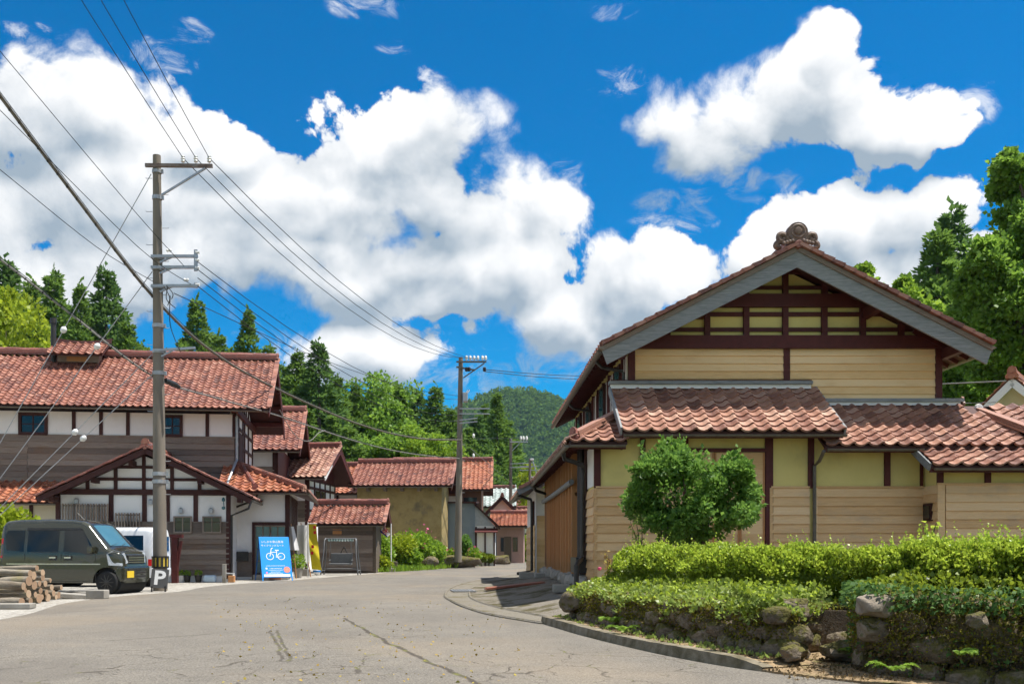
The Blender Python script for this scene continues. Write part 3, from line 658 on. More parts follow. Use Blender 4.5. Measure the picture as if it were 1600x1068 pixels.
# main roof: decks, rafters, barge boards, tiles
EL_, ER_, Y0, Y1, ZE, ZR = 2.55, 10.27, 19.27, 31.6, 5.20, 7.17
for xe in (EL_, ER_):
    deck = hp(slab(H, 'roof', [(xe, Y0, ZE), (XM, Y0, ZR), (XM, Y1, ZR), (xe, Y1, ZE)], .07, M_['bengara_dark']))
    ln = Vector((XM - xe, 0, ZR - ZE)); d = ln.normalized()
    for y in np.arange(Y0 + .35, Y1, .42):
        m = MB(); m.beam(Vector((xe, y, ZE - .115)) + d * .03, Vector((xe, y, ZE - .115)) + d * 1.3, .055, .08, (0, 0, 1)); m.build('rafter', M_['bengara'], deck)
    A, B = ((xe, Y1, ZE), (xe, Y0, ZE)) if xe < XM else ((xe, Y0, ZE), (xe, Y1, ZE))
    lay(deck, slope(A, B, (XM, A[1], ZR), .25, .28), .28, .25, M_['tile_red'], 40, key=lambda M: (M.translation.y))
    # purlin ends under the gable overhang
    for f in (.12, .55): 
        x = xe + (XM - xe) * f; bx('purlin', M_['bengara'], deck, x - .07, x + .07, Y0 + .1, YG, ZE + (ZR - ZE) * f - .33, ZE + (ZR - ZE) * f - .12)
    # barge board and the paler strip over it
    s = 1 if xe > XM else -1
    def barge(name, o0, o1, ext, ya, yb, mt):
        return [(XM, ya, ZR + o1), (XM, ya, ZR + o0), (xe + s * ext, ya, ZE + o0 - ext * .51), (xe + s * (ext + .10), ya, ZE + o1 - ext * .51 - .05)]
    m = MB(); m.prism(barge('a', -.40, -.075, -.06, Y0 - .05, 0, 0), (0, .05, 0)); m.build('barge_board', M_['grey_wood'], deck)
    m = MB(); m.prism(barge('b', -.085, .01, .02, Y0 - .09, 0, 0), (0, .14, 0)); m.build('barge_cap', M_['plank_grey'], deck)
    # verge tiles stepping up the rake
    V = MB().add([(0, -.16, -.01), (.27, -.16, -.01), (.27, .12, -.01), (0, .12, -.01), (0, -.16, .075), (.27, -.16, .045), (.27, .12, .045), (0, .12, .075)],
                 [(0, 3, 2, 1), (4, 5, 6, 7), (0, 1, 5, 4), (1, 2, 6, 5), (2, 3, 7, 6), (3, 0, 4, 7)]).mesh('verge_tile', M_['tile_red'])
    nv = int(ln.length / .24); nrm = Vector((-s * -(ZR - ZE), 0, abs(XM - xe))).normalized()
    for i in range(nv):
        o = link(bpy.data.objects.new('verge_tile', V), deck); q = Vector((xe, Y0 - .02, ZE)) + d * (i * ln.length / nv - .03)
        yv = Vector((0, 1, 0)) if s < 0 else Vector((0, 1, 0)); o.matrix_basis = basis(d, yv, nrm, q + nrm * .03)
    gx = xe + s * .06
    gutter(deck, (gx, Y0 + .05, ZE - .07), (gx, Y1, ZE - .07), M_['gutter'], .065)
roof_top = hp(ridge(H, (XM, Y0 + .1, ZR + .05), (XM, Y1, ZR + .05), M_['tile_dark'], .3, .22, .1))
# ornate ridge-end ornament: disc, crown and curling side scrolls
m = MB(); oz = ZR + .04; oy = Y0 - .08; m.M = Matrix.Translation((XM, oy, oz)) @ Matrix.Scale(.84, 4) @ Matrix.Translation((-XM, -oy, -oz))
m.lathe([(.001, -.02), (.235, -.02), (.245, .02), (.245, .2), (.2, .22), (.001, .22)], 20, (XM, oy, oz + .30), 'Y')
m.lathe([(.001, -.06), (.08, -.05), (.1, -.02), (.16, -.035), (.18, -.02), (.18, .0)], 16, (XM, oy, oz + .32), 'Y')
m.box(XM - .25, XM + .25, oy, oy + .2, oz, oz + .3)
for s in (-1, 1):
    sp = [(.20, .02), (.36, .03), (.46, .0), (.50, -.07), (.455, -.11), (.40, -.085)]
    m.tube(spline([(XM + s * a, oy + .09, oz + .07 + b) for a, b in sp], 4), .068, 8)
    t = [(.22, .16), (.32, .27), (.42, .25), (.43, .15), (.35, .12), (.31, .18)]
    m.tube(spline([(XM + s * a, oy + .08, oz + b) for a, b in t], 4), .066, 8)
    for q in range(4): m.lathe([(.001, -.05), (.045, -.03), (.05, .02), (.03, .06)], 8, (XM + s * (.13 + .07 * q), oy - .01, oz + .09 - .02 * q), 'Y')
hp(m.build('ridge_ornament', mk('weathered_glaze', [(.035, .028, .025), (.11, .065, .05), (.19, .12, .08), (.20, .20, .17)], 14, .55, .4, 40, spec=.5), H, True))
m = MB(); m.lathe([(.001, -.06), (.07, -.06), (.085, -.04), (.085, .25)], 14, (XM, Y0 - .1, ZR + .03), 'Y'); hp(m.build('ridge_end_tile', M_['tile_red'], H, True))

# lower front walls
lower = hp(MB().box(2.36, 8.9, YF, 31.2, GZ, 3.40).box(2.95, 6.95, YF, 20.1, 3.401, 3.68).build('lower_wall', M_['plaster_y'], H))
wing = hp(MB().box(8.9, 13.5, YC, YF + 2, GZ, 3.0).build('lower_wall', M_['plaster_y'], H))
xf = lambda px: (px - CX) / F * YF
zf = lambda py: EYE + (CY - py) / F * YF
ZC = zf(762)
PO = [(2.33, 2.46), (xf(1000), xf(1008)), (xf(1066), xf(1075)), (xf(1195), xf(1207)), (xf(1262), xf(1271)), (xf(1381), xf(1390)), (xf(1437), xf(1441))]
for i, (a, b) in enumerate(PO): bx('post', M_['bengara'], lower, a, b, YF - .05, YF + .02, ZC if i not in (2, 3) else GZ, 3.45)
bx('lintel', M_['bengara'], lower, PO[2][1], PO[3][0], YF - .05, YF, zf(706), zf(700))
for a, b in ((2.36, xf(1066)), (xf(1204), xf(1264)), (xf(1274), 8.88)):
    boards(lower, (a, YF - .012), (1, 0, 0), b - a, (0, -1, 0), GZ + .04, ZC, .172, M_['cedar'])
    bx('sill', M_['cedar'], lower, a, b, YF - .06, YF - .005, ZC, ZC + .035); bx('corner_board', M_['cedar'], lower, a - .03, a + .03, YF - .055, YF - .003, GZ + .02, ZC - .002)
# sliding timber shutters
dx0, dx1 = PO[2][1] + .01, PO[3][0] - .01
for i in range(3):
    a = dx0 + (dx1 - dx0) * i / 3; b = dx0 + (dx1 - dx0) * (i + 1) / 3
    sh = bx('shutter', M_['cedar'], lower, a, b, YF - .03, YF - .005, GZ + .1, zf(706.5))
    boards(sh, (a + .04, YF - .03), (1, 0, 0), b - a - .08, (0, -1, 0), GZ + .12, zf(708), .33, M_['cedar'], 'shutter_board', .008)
    for q in (a + .005, b - .04): bx('stile', M_['lattice_wood'], sh, q, q + .035, YF - .05, YF - .031, GZ + .1, zf(707))
# right-hand wing front
ZC2 = EYE + (CY - 757) / F * YC
boards(wing, (9.02, YC - .012), (1, 0, 0), 4.4, (0, -1, 0), GZ + .04, ZC2, .172, M_['cedar'])
bx('sill', M_['cedar'], wing, 8.86, 13.4, YC - .06, YC - .004, ZC2, ZC2 + .035)
bx('corner_board', M_['cedar'], wing, 8.86, 9.0, YC - .05, YC - .003, GZ, ZC2 - .002)
boards(wing, (8.888, YF - .03), (0, -1, 0), YF - YC - .03, (-1, 0, 0), GZ + .04, ZC2, .172, M_['cedar'])
for px in (1464, 1538, 1602): x = (px - CX) / F * YC; bx('post', M_['bengara'], wing, x, x + .11, YC - .045, YC + .02, ZC2, 2.9)
w = bx('window', M_['bengara_dark'], wing, 8.82, 8.875, 18.66, 18.98, 1.68, 2.02); bx('pane', M_['glass'], w, 8.812, 8.818, 18.7, 18.94, 1.72, 1.98)
# porch roof A, over the shutters
def lean(name, x0, x1, ye, ze, yt, zt, nind, inside=None, mat=M_['tile_pink'], extra=None):
    deck = hp(slab(H, name, extra or [(x0, ye, ze), (x1, ye, ze), (x1, yt, zt), (x0, yt, zt)], .06, M_['bengara_dark']))
    lay(deck, slope((x0, ye, ze), (x1, ye, ze), (x0, yt, zt), .215, .285, inside), .285, .215, mat, nind, key=near_cam)
    bx('fascia', M_['bengara'], deck, x0, x1, ye + .02, ye + .06, ze - .13, ze - .06)
    return deck
dA = lean('roof', 2.80, 7.07, 18.5, 3.40, 20.12, 4.46, 140)
for x in (2.78, 7.09):
    m = MB(); m.beam((x, 18.47, 3.40), (x, 20.12, 4.46), .04, .16); m.build('verge_board', M_['grey_wood'], dA)
bx('flashing', M_['grey_wood'], dA, 2.76, 7.0, 19.98, 20.19, 4.565, 4.63); bx('mortar', M_['plaster_w'], dA, 2.8, 6.98, 20.04, 20.18, 4.48, 4.563); bx('flashing', M_['bengara_dark'], dA, 2.80, 6.98, 20.0, 20.185, 4.632, 4.655)
gutter(dA, (2.82, 18.43, 3.33), (7.1, 18.43, 3.33), M_['gutter'], .05)
m = MB(); [m.prism([(x, 18.65, 3.42), (x, 20.1, 4.36), (x, 20.1, 3.1), (x, 18.65, 3.1)], (.03, 0, 0)) for x in (2.86, 6.98)]; m.build('cheek', M_['bengara_dark'], dA)
# roof B on the right, with its ridge running forward
dB = lean('roof', 6.72, 10.62, 18.55, 3.13, 20.12, 4.12, 115, lambda s, t: s < 3.95 and not (s > 3.4 and t > 1.5))
bx('flashing', M_['grey_wood'], dB, 7.1, 10.16, 20.0, 20.19, 4.20, 4.27); bx('mortar', M_['plaster_w'], dB, 7.1, 10.1, 20.04, 20.18, 4.13, 4.198)
finial(dB, (10.13, 20.08, 4.14), (1, 0, 0), M_['tile_pink'], .15)
gutter(dB, (6.75, 18.48, 3.06), (8.6, 18.48, 3.06), M_['gutter'], .05)
hip = hp(ridge(H, (10.5, 20.0, 3.93), (11.0, 17.6, 2.93), M_['tile_pink'], .3, .14, .11)); finial(hip, (10.48, 20.0, 3.9), (-.25, .97, 0), M_['plaster_w'], .22)
d2 = lean('roof', 10.62, 13.6, 18.55, 3.13, 20.12, 4.12, 0)
# lower eave C in front
dC = lean('roof', 8.50, 13.6, 17.98, 2.70, 18.68, 3.08, 60)
gutter(dC, (8.55, 17.92, 2.64), (13.6, 17.92, 2.64), M_['gutter'], .045)
m = MB(); m.beam((8.48, 17.97, 2.67), (8.48, 18.68, 3.06), .04, .15); m.build('verge_board', M_['grey_wood'], dC)
# side aisle roof D with the hipped corner
XE, ZD, ZT = 1.79, 3.20, 3.95
dD = hp(slab(H, 'roof', [(XE, 18.5, ZD), (XL, 19.91, ZT), (XL, 31.6, ZT), (XE, 31.6, ZD)], .06, M_['bengara_dark']))
lay(dD, slope((XE, 31.6, ZD), (XE, 18.5, ZD), (XL, 31.6, ZT), .225, .28, lambda s, t: (13.1 - s) > t * .883), .28, .225, M_['tile_pink'], 0)
for y in np.arange(18.8, 31.5, .45): m = MB(); m.beam((XE + .03, y, ZD - .09), (XE + .6, y, ZD + .215), .05, .07); m.build('rafter', M_['bengara'], dD)
gutter(dD, (XE - .05, 18.45, ZD - .07), (XE - .05, 31.6, ZD - .07), M_['gutter'], .06)
dE = hp(slab(H, 'roof', [(XE, 18.5, ZD), (2.9, 18.5, ZD), (2.9, 19.61, ZD + .59)], .06, M_['bengara_dark']))
lay(dE, slope((XE, 18.5, ZD), (2.9, 18.5, ZD), (XE, 19.61, ZD + .59), .21, .277, lambda s, t: s + .1 > t * .88), .277, .21, M_['tile_pink'], 30)
gutter(dE, (XE, 18.44, ZD - .07), (2.86, 18.44, ZD - .07), M_['gutter'], .05)
bx('fascia', M_['bengara'], dE, XE + .05, 2.88, 18.53, 18.57, ZD - .14, ZD - .06)
hr = hp(ridge(H, (XE + .12, 18.62, ZD + .09), (2.82, 19.55, ZD + .62), M_['tile_pink'], .24, .13, .085)); finial(hr, (XE + .1, 18.6, ZD + .06), (-.7, -.71, 0), M_['tile_dark'], .2)
# downpipes
def pipe(pts, r, parent, mat=M_['black_metal']):
    m = MB(); m.tube(pts, r, 8); return m.build('downpipe', mat, parent, True)
pipe([(2.5, 20.1, 5.05), (2.62, 20.1, 4.92), (3.05, 20.15, 4.86), (3.08, 20.15, 4.8), (3.08, 20.15, 4.1)], .035, upper)
pipe([(2.5, 26.0, 5.05), (2.62, 26.0, 4.92), (3.05, 26.05, 4.86), (3.08, 26.05, 4.8), (3.08, 26.05, 4.0)], .035, upper)
pipe([(1.76, 19.6, 3.1), (1.8, 19.7, 2.98), (2.22, 20.2, 2.9), (2.24, 20.3, 2.8), (2.24, 20.3, .98), (2.2, 20.2, .92), (2.02, 19.2, .86), (1.98, 19.1, .8), (1.98, 19.1, .35)], .05, lower)
pipe([(2.27, 20.75, 3.3), (2.27, 20.75, .8)], .07, lower); pipe([(2.27, 21.2, 3.3), (2.27, 21.2, .8)], .055, lower)
bx('pipe_box', M_['black_metal'], lower, 2.1, 2.34, 20.3, 21.5, .62, .95)
pipe([(6.69, 18.5, 3.02), (6.69, 18.75, 2.85), (6.69, 19.02, 2.78), (6.69, 19.02, .4)], .035, lower, M_['gutter'])
pipe([(1.76, 30.0, 3.1), (1.85, 30.1, 2.95), (2.2, 30.3, 2.85), (2.22, 30.3, 2.75), (2.22, 30.3, .4)], .05, lower)
# flank under the aisle roof: clapboards at the corner, then the long lattice screen
boards(lower, (2.35, YF), (0, 1, 0), 1.25, (-1, 0, 0), GZ + .04, ZC, .172, M_['cedar'])
bx('plaster_panel', M_['plaster_w'], lower, 2.335, 2.355, YF + .15, YF + 1.2, ZC + .05, 3.2)
bx('recess_shade_panel', M_['bengara_dark'], lower, 2.31, 2.358, 20.4, 21.8, GZ, 3.4)  # flat dark panel standing in for the shade of a recess
LY0, LY1 = 21.9, 30.6
nb = 30; wv_ = (LY1 - LY0) / nb
bd = MB().cbox(-.02, .0, .006, wv_ - .006, .86, 2.34, .004).mesh('lattice_board', M_['lattice_wood'])
lat = bx('lattice_screen', M_['lattice_wood'], lower, 2.24, 2.30, LY0, LY1, 2.34, 2.42)
m = MB(); m.box(2.24, 2.30, LY0, LY1, .80, .86); m.build('rail', M_['lattice_wood'], lat)
for i in range(nb): o = link(bpy.data.objects.new('lattice_board', bd), lat); o.location = (2.28, LY0 + i * wv_, 0)
for i in range(13):
    y = LY0 + i * (LY1 - LY0 - .1) / 12; bx('post', M_['lattice_wood'], lat, 2.16, 2.34, y, y + .1, .48 if i % 2 == 0 else .5, 3.3)
m = MB(); m.tube([(2.12, LY0 - .4, 2.63), (2.11, (LY0 + LY1) / 2, 2.6), (2.12, LY1 + .1, 2.62)], .065, 8); m.build('rail', M_['grey_wood'], lat, True)
bx('backing', M_['bengara_dark'], lat, 2.345, 2.357, LY0, LY1, GZ, 3.4)
base = hp(bx('foundation', M_['concrete'], H, 2.30, 13.4, YF - .03 + .0, 31.2, .1, GZ)); 
def rock(seed, r=(1, 1, 1), n=2, rough=.28):
    g = np.random.default_rng(seed); bm = bmesh.new(); bmesh.ops.create_icosphere(bm, subdivisions=n, radius=1)
    ph = g.uniform(0, 6, 9)
    for v in bm.verts:
        p = v.co; k = 1 + rough * (math.sin(2.1 * p.x + ph[0]) * math.sin(2.4 * p.y + ph[1]) + .6 * math.sin(4.3 * p.z + ph[2]) * math.sin(3.9 * p.x + ph[3])) + g.uniform(-.05, .05)
        q = Vector([math.copysign(abs(c) ** .72, c) for c in p]) * k; v.co = Vector((q.x * r[0], q.y * r[1], q.z * r[2]))
    m = MB(); bm.verts.index_update(); m.add([v.co.copy() for v in bm.verts], [[v.index for v in f.verts] for f in bm.faces]); bm.free(); return m
for i in range(22):
    y = 20.0 + i * .52; o = rock(i, (.16, .27, .14)).build('foundation_stone', M_['concrete'], base, True); o.location = (2.22 + rnd.uniform(-.06, .04), y, .40 + rnd.uniform(-.03, .05)); o.rotation_euler = (rnd.uniform(-.2, .2), 0, rnd.uniform(-.2, .2))
for a, b, z in ((1.95, 2.5, .52), (2.05, 2.6, .36)): bx('foundation_stone', M_['concrete'], base, a + .35, b + .5, YF - .28 if z < .5 else YF - .2, YF - .04, z - .14, z + .02, .015)
# little annex at the far end, with its own eave
an = hp(MB().box(1.92, 4.5, 31.3, 36.5, .25, 3.1).build('annex_wall', M_['plaster_w'], H))
boards(an, (1.95, 31.29), (1, 0, 0), .5, (0, -1, 0), .3, 2.2, .2, M_['cedar']); boards(an, (1.91, 36.4), (0, -1, 0), 5.0, (-1, 0, 0), .3, 1.9, .2, M_['cedar'])
bx('window', M_['bengara_dark'], an, 1.86, 1.9, 31.8, 33.0, 1.9, 2.7)
da = hp(slab(H, 'roof', [(1.38, 30.4, 2.95), (1.38, 37, 2.95), (3.2, 37, 3.9), (3.2, 30.4, 3.9)], .08, M_['bengara_dark']))
lay(da, slope((1.38, 37, 2.95), (1.38, 30.4, 2.95), (3.2, 37, 3.9), .24, .28), .28, .24, M_['tile_pink'])
m = MB(); m.beam((1.3, 30.4, 2.92), (3.2, 30.4, 3.88), .06, .2); m.build('barge_board', M_['grey_wood'], da)
m = MB(); m.beam((1.34, 30.42, 3.05), (2.6, 30.42, 3.7), .22, .1); m.build('verge_tile', M_['tile_pink'], da)
gutter(da, (1.32, 30.4, 2.9), (1.32, 37, 2.9), M_['gutter'], .06)
pipe([(1.32, 31.0, 2.86), (1.75, 31.1, 2.72), (1.78, 31.1, 2.6), (1.78, 31.1, .42), (1.3, 30.6, .34)], .045, an)
# drain stones at the flank's foot
for i, (x, y, w_, d_, h_) in enumerate(((1.55, 29.4, .5, .35, .2), (1.9, 28.6, .35, .7, .14), (1.75, 19.9, .35, .3, .16))):
    o = bx('stone_block', M_['concrete'], None, -w_ / 2, w_ / 2, -d_ / 2, d_ / 2, 0, h_, .02); o.location = (x, y, (.21, .27, .24)[i])
    tag(o, ('dark square drain block at the foot of the farmhouse flank beside the thin post', 'long low step stone under the far end of the orange lattice', 'small dark box beside the mossy end of the stone wall')[i], 'block')

# ------------------------------------------------------------------ local frames for turned houses
class Frame:
    def __init__(s, px, Y, deg):
        s.o = Vector((X_(px, Y), Y, 0)); s.a = R(deg); s.c, s.s = math.cos(s.a), math.sin(s.a)
    def lx(s, px, ly):
        k = (px - CX) / F
        return (k * (s.o.y + ly * s.c) - s.o.x + ly * s.s) / (s.c - k * s.s)
    def Y(s, lx, ly): return s.o.y + lx * s.s + ly * s.c
    def z(s, py, lx, ly): return EYE + (CY - py) / F * s.Y(lx, ly)
    def M(s): return Matrix.Translation(s.o) @ Matrix.Rotation(s.a, 4, 'Z')
    def key(s): Mw = s.M(); return lambda M: ((Mw @ M.translation) - CAM).length

def roof_gable(H, x0, x1, yf, yr, yb, ze, zr, zb, mat, tw=.28, tl=.25, n_ind=0, key=None, deck_mat=None, back=True, capmat=None, ends=True):
    """ridge along x: front eave y=yf, ridge y=yr, back eave y=yb"""
    dm = deck_mat or M_['bengara_dark']; cm = capmat or M_['tile_dark']
    d1 = slab(H, 'roof', [(x0, yf, ze), (x1, yf, ze), (x1, yr, zr), (x0, yr, zr)], .09, dm)
    lay(d1, slope((x0, yf, ze), (x1, yf, ze), (x0, yr, zr), tl, tw), tw, tl, mat, n_ind, key=key)
    if back:
        d2 = slab(H, 'roof', [(x0, yb, zb), (x1, yb, zb), (x1, yr, zr), (x0, yr, zr)], .09, dm)
        lay(d2, slope((x1, yb, zb), (x0, yb, zb), (x1, yr, zr), tl, tw), tw, tl, mat)
    ridge(d1, (x0, yr, zr + .04), (x1 - .02, yr, zr + .04), cm, .3, .2, .09)
    if ends: finial(d1, (x1 - .05, yr, zr + .06), (1, 0, 0), mat, .26)
    for a, za in ((yf, ze), (yb, zb)):      # barge boards on the right-hand gable
        m = MB(); m.beam((x1 - .03, a, za - .2), (x1 - .03, yr, zr - .2), .05, .24); m.build('barge_board', M_['bengara'], d1)
    m = MB(); d = Vector((0, yr - yf, zr - ze)); n = int(d.length / tl)
    vt = MB().cbox(-.1, .09, 0, tl * 1.1, .02, .075, .012).mesh('verge_tile', mat)
    e = d.normalized(); nn = Vector((1, 0, 0)).cross(e)
    for i in range(n): o = link(bpy.data.objects.new('verge_tile', vt), d1); o.matrix_basis = basis(Vector((1, 0, 0)), e, nn, Vector((x1 - .01, yf, ze)) + d * (i / n) + nn * (.03 + .008 * (i % 2)))
    gutter(d1, (x0, yf - .05, ze - .08), (x1, yf - .05, ze - .08), M_['gutter'], .05)
    return d1

# ------------------------------------------------------------------ long farmhouse on the left
f1 = Frame(367, 36.0, 7.0); fx, fz = f1.lx, f1.z
L1 = thing('farmhouse', 'long white and grey-planked farmhouse with red tile roof behind the parked vans', 'house', f1.o, f1.a)
W1 = MB().box(-14.5, 0, 0, 5.8, 0, 6.15).build('upper_wall', M_['plaster_w'], L1)
zpl = fz(682, -4, 0); zlow = 3.3
boards(W1, (-14.4, -.01), (1, 0, 0), 7.0, (0, -1, 0), zlow, zpl, .215, M_['plank_grey'], 'wall_plank')
boards(W1, (-7.39, -.012), (1, 0, 0), 7.38, (0, -1, 0), zlow, zpl, .215, M_['plank_grey'], 'wall_plank')
bx('rail', M_['plank_grey'], W1, -14.4, .03, -.05, 0, zpl, zpl + .05)
for px in (115.5, 158, 200, 245, 324, 366, -12, -50): x = fx(px, 0); bx('post', M_['bengara_dark'], W1, x - .065, x + .065, -.04, .02, zpl + .05, 6.15)
for a, b in ((34, 70), (258, 281)): window(W1, fx(a, 0), fx(b, 0), zpl + .12, 5.98, -.005, M_['bengara_dark'], M_['glass'], (1, 1), .11)
# right-hand gable wall: white panels between dark timbers
for y in (.06, .95, 2.3, 2.9, 4.2, 5.74): bx('post', M_['bengara_dark'], W1, -.02, .05, y - .07, y + .07, 3.3, 6.6)
for z in (3.75, 4.45, 5.1, 5.75, 6.25): bx('rail', M_['bengara_dark'], W1, -.02, .04, 0, 5.8, z - .06, z + .06)
m = MB(); m.prism([(0, 0, 6.15), (0, 5.8, 6.15), (0, 2.9, 8.05)], (-.2, 0, 0)); m.build('gable_wall', M_['plaster_w'], W1)
for y in (1.5, 2.3, 2.9, 3.5, 4.3): bx('post', M_['bengara_dark'], W1, -.02, .045, y - .06, y + .06, 6.2, 8.1 - abs(y - 2.9) * .66)
bx('beam', M_['bengara'], W1, -.1, .12, -.6, 6.4, 6.2, 6.42)
bx('window', M_['bengara_dark'], W1, .02, .05, 1.1, 2.1, 3.9, 5.6)
ze = fz(636, -2, -.85); zr = fz(563, -1, 2.9)
r1 = roof_gable(L1, -14.6, fx(421, -.85), -.85, 2.9, 6.65, ze, zr, ze, M_['tile_red'], .255, .225, 210, f1.key())
for y in np.arange(-.4, 6.4, .9): m = MB(); yy = abs(y - 2.9) / 3.75; bx('purlin', M_['bengara'], r1, -.05, 1.3, y - .06, y + .06, zr - (zr - ze) * yy - .32, zr - (zr - ze) * yy - .14)
# smoke vent straddling the ridge, and the stove pipe
x0, x1 = fx(88, 2.9), fx(172, 2.9); vz = zr + .18
vt_ = fz(553, x0, 1.9); vr_ = fz(531, x0, 2.9) - .1
V1 = bx('smoke_vent', M_['plank_grey'], L1, x0 + .25, x1 - .25, 2.2, 3.6, vz - .5, vt_ + .2)
m = MB(); m.box(x0 + .6, x1 - .7, 2.185, 2.2, vt_ - .2, vt_ - .02); m.build('vent_panel', M_['lattice_wood'], V1)
dv = slab(V1, 'vent_roof', [(x0, 1.75, vt_), (x1, 1.75, vt_), (x1, 2.9, vr_), (x0, 2.9, vr_)], .06, M_['bengara_dark'])
slab(V1, 'vent_roof', [(x0, 4.05, vt_), (x1, 4.05, vt_), (x1, 2.9, vr_), (x0, 2.9, vr_)], .06, M_['bengara_dark'])
lay(V1, slope((x0, 1.75, vt_), (x1, 1.75, vt_), (x0, 2.9, vr_), .24, .28), .28, .24, M_['tile_red'], 40)
m = MB()
m.grid(lambda u, v: Vector((x0 - .1 + (x1 - x0 + .2) * u, 2.75 + .3 * v, vr_ + .06 + .12 * (2 * u - 1) ** 2)), 8, 1); m.grid(lambda u, v: Vector((x0 - .1 + (x1 - x0 + .2) * u, 2.75, vr_ - .02 + .08 * v + .12 * (2 * u - 1) ** 2 * v)), 8, 1)
m.build('vent_ridge', M_['tile_dark'], V1)
m = MB(); cx = fx(83.5, 2.4); m.tube([(cx, 2.4, zr - .5), (cx, 2.4, fz(502, cx, 2.4))], .10, 12); m.tube([(cx, 2.4, fz(505, cx, 2.4)), (cx, 2.4, fz(497, cx, 2.4))], .125, 12); m.build('stove_pipe', M_['black_metal'], L1, True)
# left lean-to
wl, wr = fx(92, -3.3), fx(357, -3.3)
d = slab(L1, 'roof', [(-14.6, -1.75, fz(783, -12, -1.75)), (wl + .6, -1.75, fz(783, -12, -1.75)), (wl + .6, 0, fz(750, -12, 0)), (-14.6, 0, fz(750, -12, 0))], .07, M_['bengara_dark'])
lay(d, slope((-14.6, -1.75, fz(783, -12, -1.75)), (wl + .6, -1.75, fz(783, -12, -1.75)), (-14.6, 0, fz(750, -12, 0)), .24, .285), .285, .24, M_['tile_orange'], 60, key=f1.key())
gutter(d, (-14.6, -1.8, fz(785, -12, -1.8)), (wl + .3, -1.8, fz(785, -12, -1.8)), M_['gutter'], .05)
lw = MB().box(-14.4, wl + .1, -1.2, 0, 0, 2.9).build('lower_wall', M_['plaster_c'], L1)
for x in np.arange(-14.3, wl, 1.05): bx('post', M_['bengara_dark'], lw, x, x + .12, -1.25, -1.19, 0, 2.85)
bx('rail', M_['bengara_dark'], lw, -14.4, wl, -1.24, -1.2, 2.0, 2.12)
boards(lw, (-14.4, -1.205), (1, 0, 0), wl + 14.4, (0, -1, 0), .1, 1.95, .2, M_['plank_grey'], 'wall_plank')
# gabled wing in front
wm = (wl + wr) / 2; WY = -3.3
ZB = fz(764, wm, WY); ZA = fz(705, wm, WY)
wg = MB(); wg.box(wl, wr, WY, 0, 0, ZB); wg.prism([(wl, WY, ZB), (wr, WY, ZB), (wm, WY, ZA - .15)], (0, 3.3, 0)); wing1 = wg.build('wing_wall', M_['plaster_w'], L1)
zz = lambda py: fz(py, wm, WY)
for a in (88, 171, 223, 259, 303, 354): x = fx(a + 3, WY); bx('post', M_['bengara_dark'], wing1, x - .075, x + .075, WY - .05, WY + .02, .1 if a in (88, 354) else zz(815), zz(772))
bx('tie_beam', M_['bengara_dark'], wing1, wl - .35, wr + .3, WY - .09, WY + .01, zz(773), zz(764))
hw = (wr - wl) / 2; rk = lambda x: ZA - .12 - abs(x - wm) * (ZA - ZB) / (hw + .05)
for a in (137, 181, 225, 269, 312):
    x = fx(a, WY); bx('post', M_['bengara_dark'], wing1, x - .06, x + .06, WY - .05, WY + .02, zz(764), max(rk(x) + .1, zz(760)))
for py in (729.5, 748.5):
    z = zz(py); h2 = (ZA - .1 - z) / ((ZA - ZB) / hw); bx('rail', M_['bengara_dark'], wing1, wm - h2, wm + h2, WY - .035, WY, z - .05, z + .05)
xe0, xe1 = fx(57, WY - .8), fx(392, WY - .8); zE = fz(777, wm, WY - .8); zA = fz(699, wm, WY - .8); wm2 = (xe0 + xe1) / 2
for xe in (xe0, xe1):
    dk = slab(L1, 'roof', [(xe, WY - .8, zE), (wm2, WY - .8, zA), (wm2, .1, zA), (xe, .1, zE)], .09, M_['bengara_dark'])
    A, B = ((xe, .1, zE), (xe, WY - .8, zE)) if xe < wm2 else ((xe, WY - .8, zE), (xe, .1, zE))
    lay(dk, slope(A, B, (wm2, A[1], zA), .24, .285), .285, .24, M_['tile_red'], 20, key=lambda M: M.translation.y)
    m = MB(); m.beam((xe, WY - .8, zE - .1), (wm2, WY - .8, zA - .1), .06, .17); m.build('barge_board', M_['bengara_dark'], dk)
    ln = Vector((wm2 - xe, 0, zA - zE)); nvt = int(ln.length / .24); e = ln.normalized(); nn = Vector((0, -1, 0)).cross(e); nn = nn if nn.z > 0 else -nn
    vt = MB().cbox(0, .265, -.1, .1, .0, .06, .012).mesh('verge_tile', M_['tile_dark'])
    for i in range(nvt): o = link(bpy.data.objects.new('verge_tile', vt), dk); o.matrix_basis = basis(e, Vector((0, 1, 0)), nn, Vector((xe, WY - .78, zE)) + ln * (i / nvt) + nn * (.03 + .012 * (i % 2)))
    m = MB()
    for q in (.12, .5, .85): x = xe + (wm2 - xe) * q; z = zE + (zA - zE) * q; m = MB(); m.box(x - .07, x + .07, WY - .6, WY, z - .32, z - .15); m.build('purlin', M_['bengara_dark'], dk)
rw = ridge(L1, (wm2, WY - .7, zA + .03), (wm2, .1, zA + .03), M_['tile_dark'], .26, .14, .085); finial(rw, (wm2, WY - .72, zA - .02), (0, -1, 0), M_['tile_red'], .3)
gutter(rw, (xe1 + .05, WY - .8, zE - .06), (xe1 + .05, .0, zE - .06), M_['gutter'], .05)
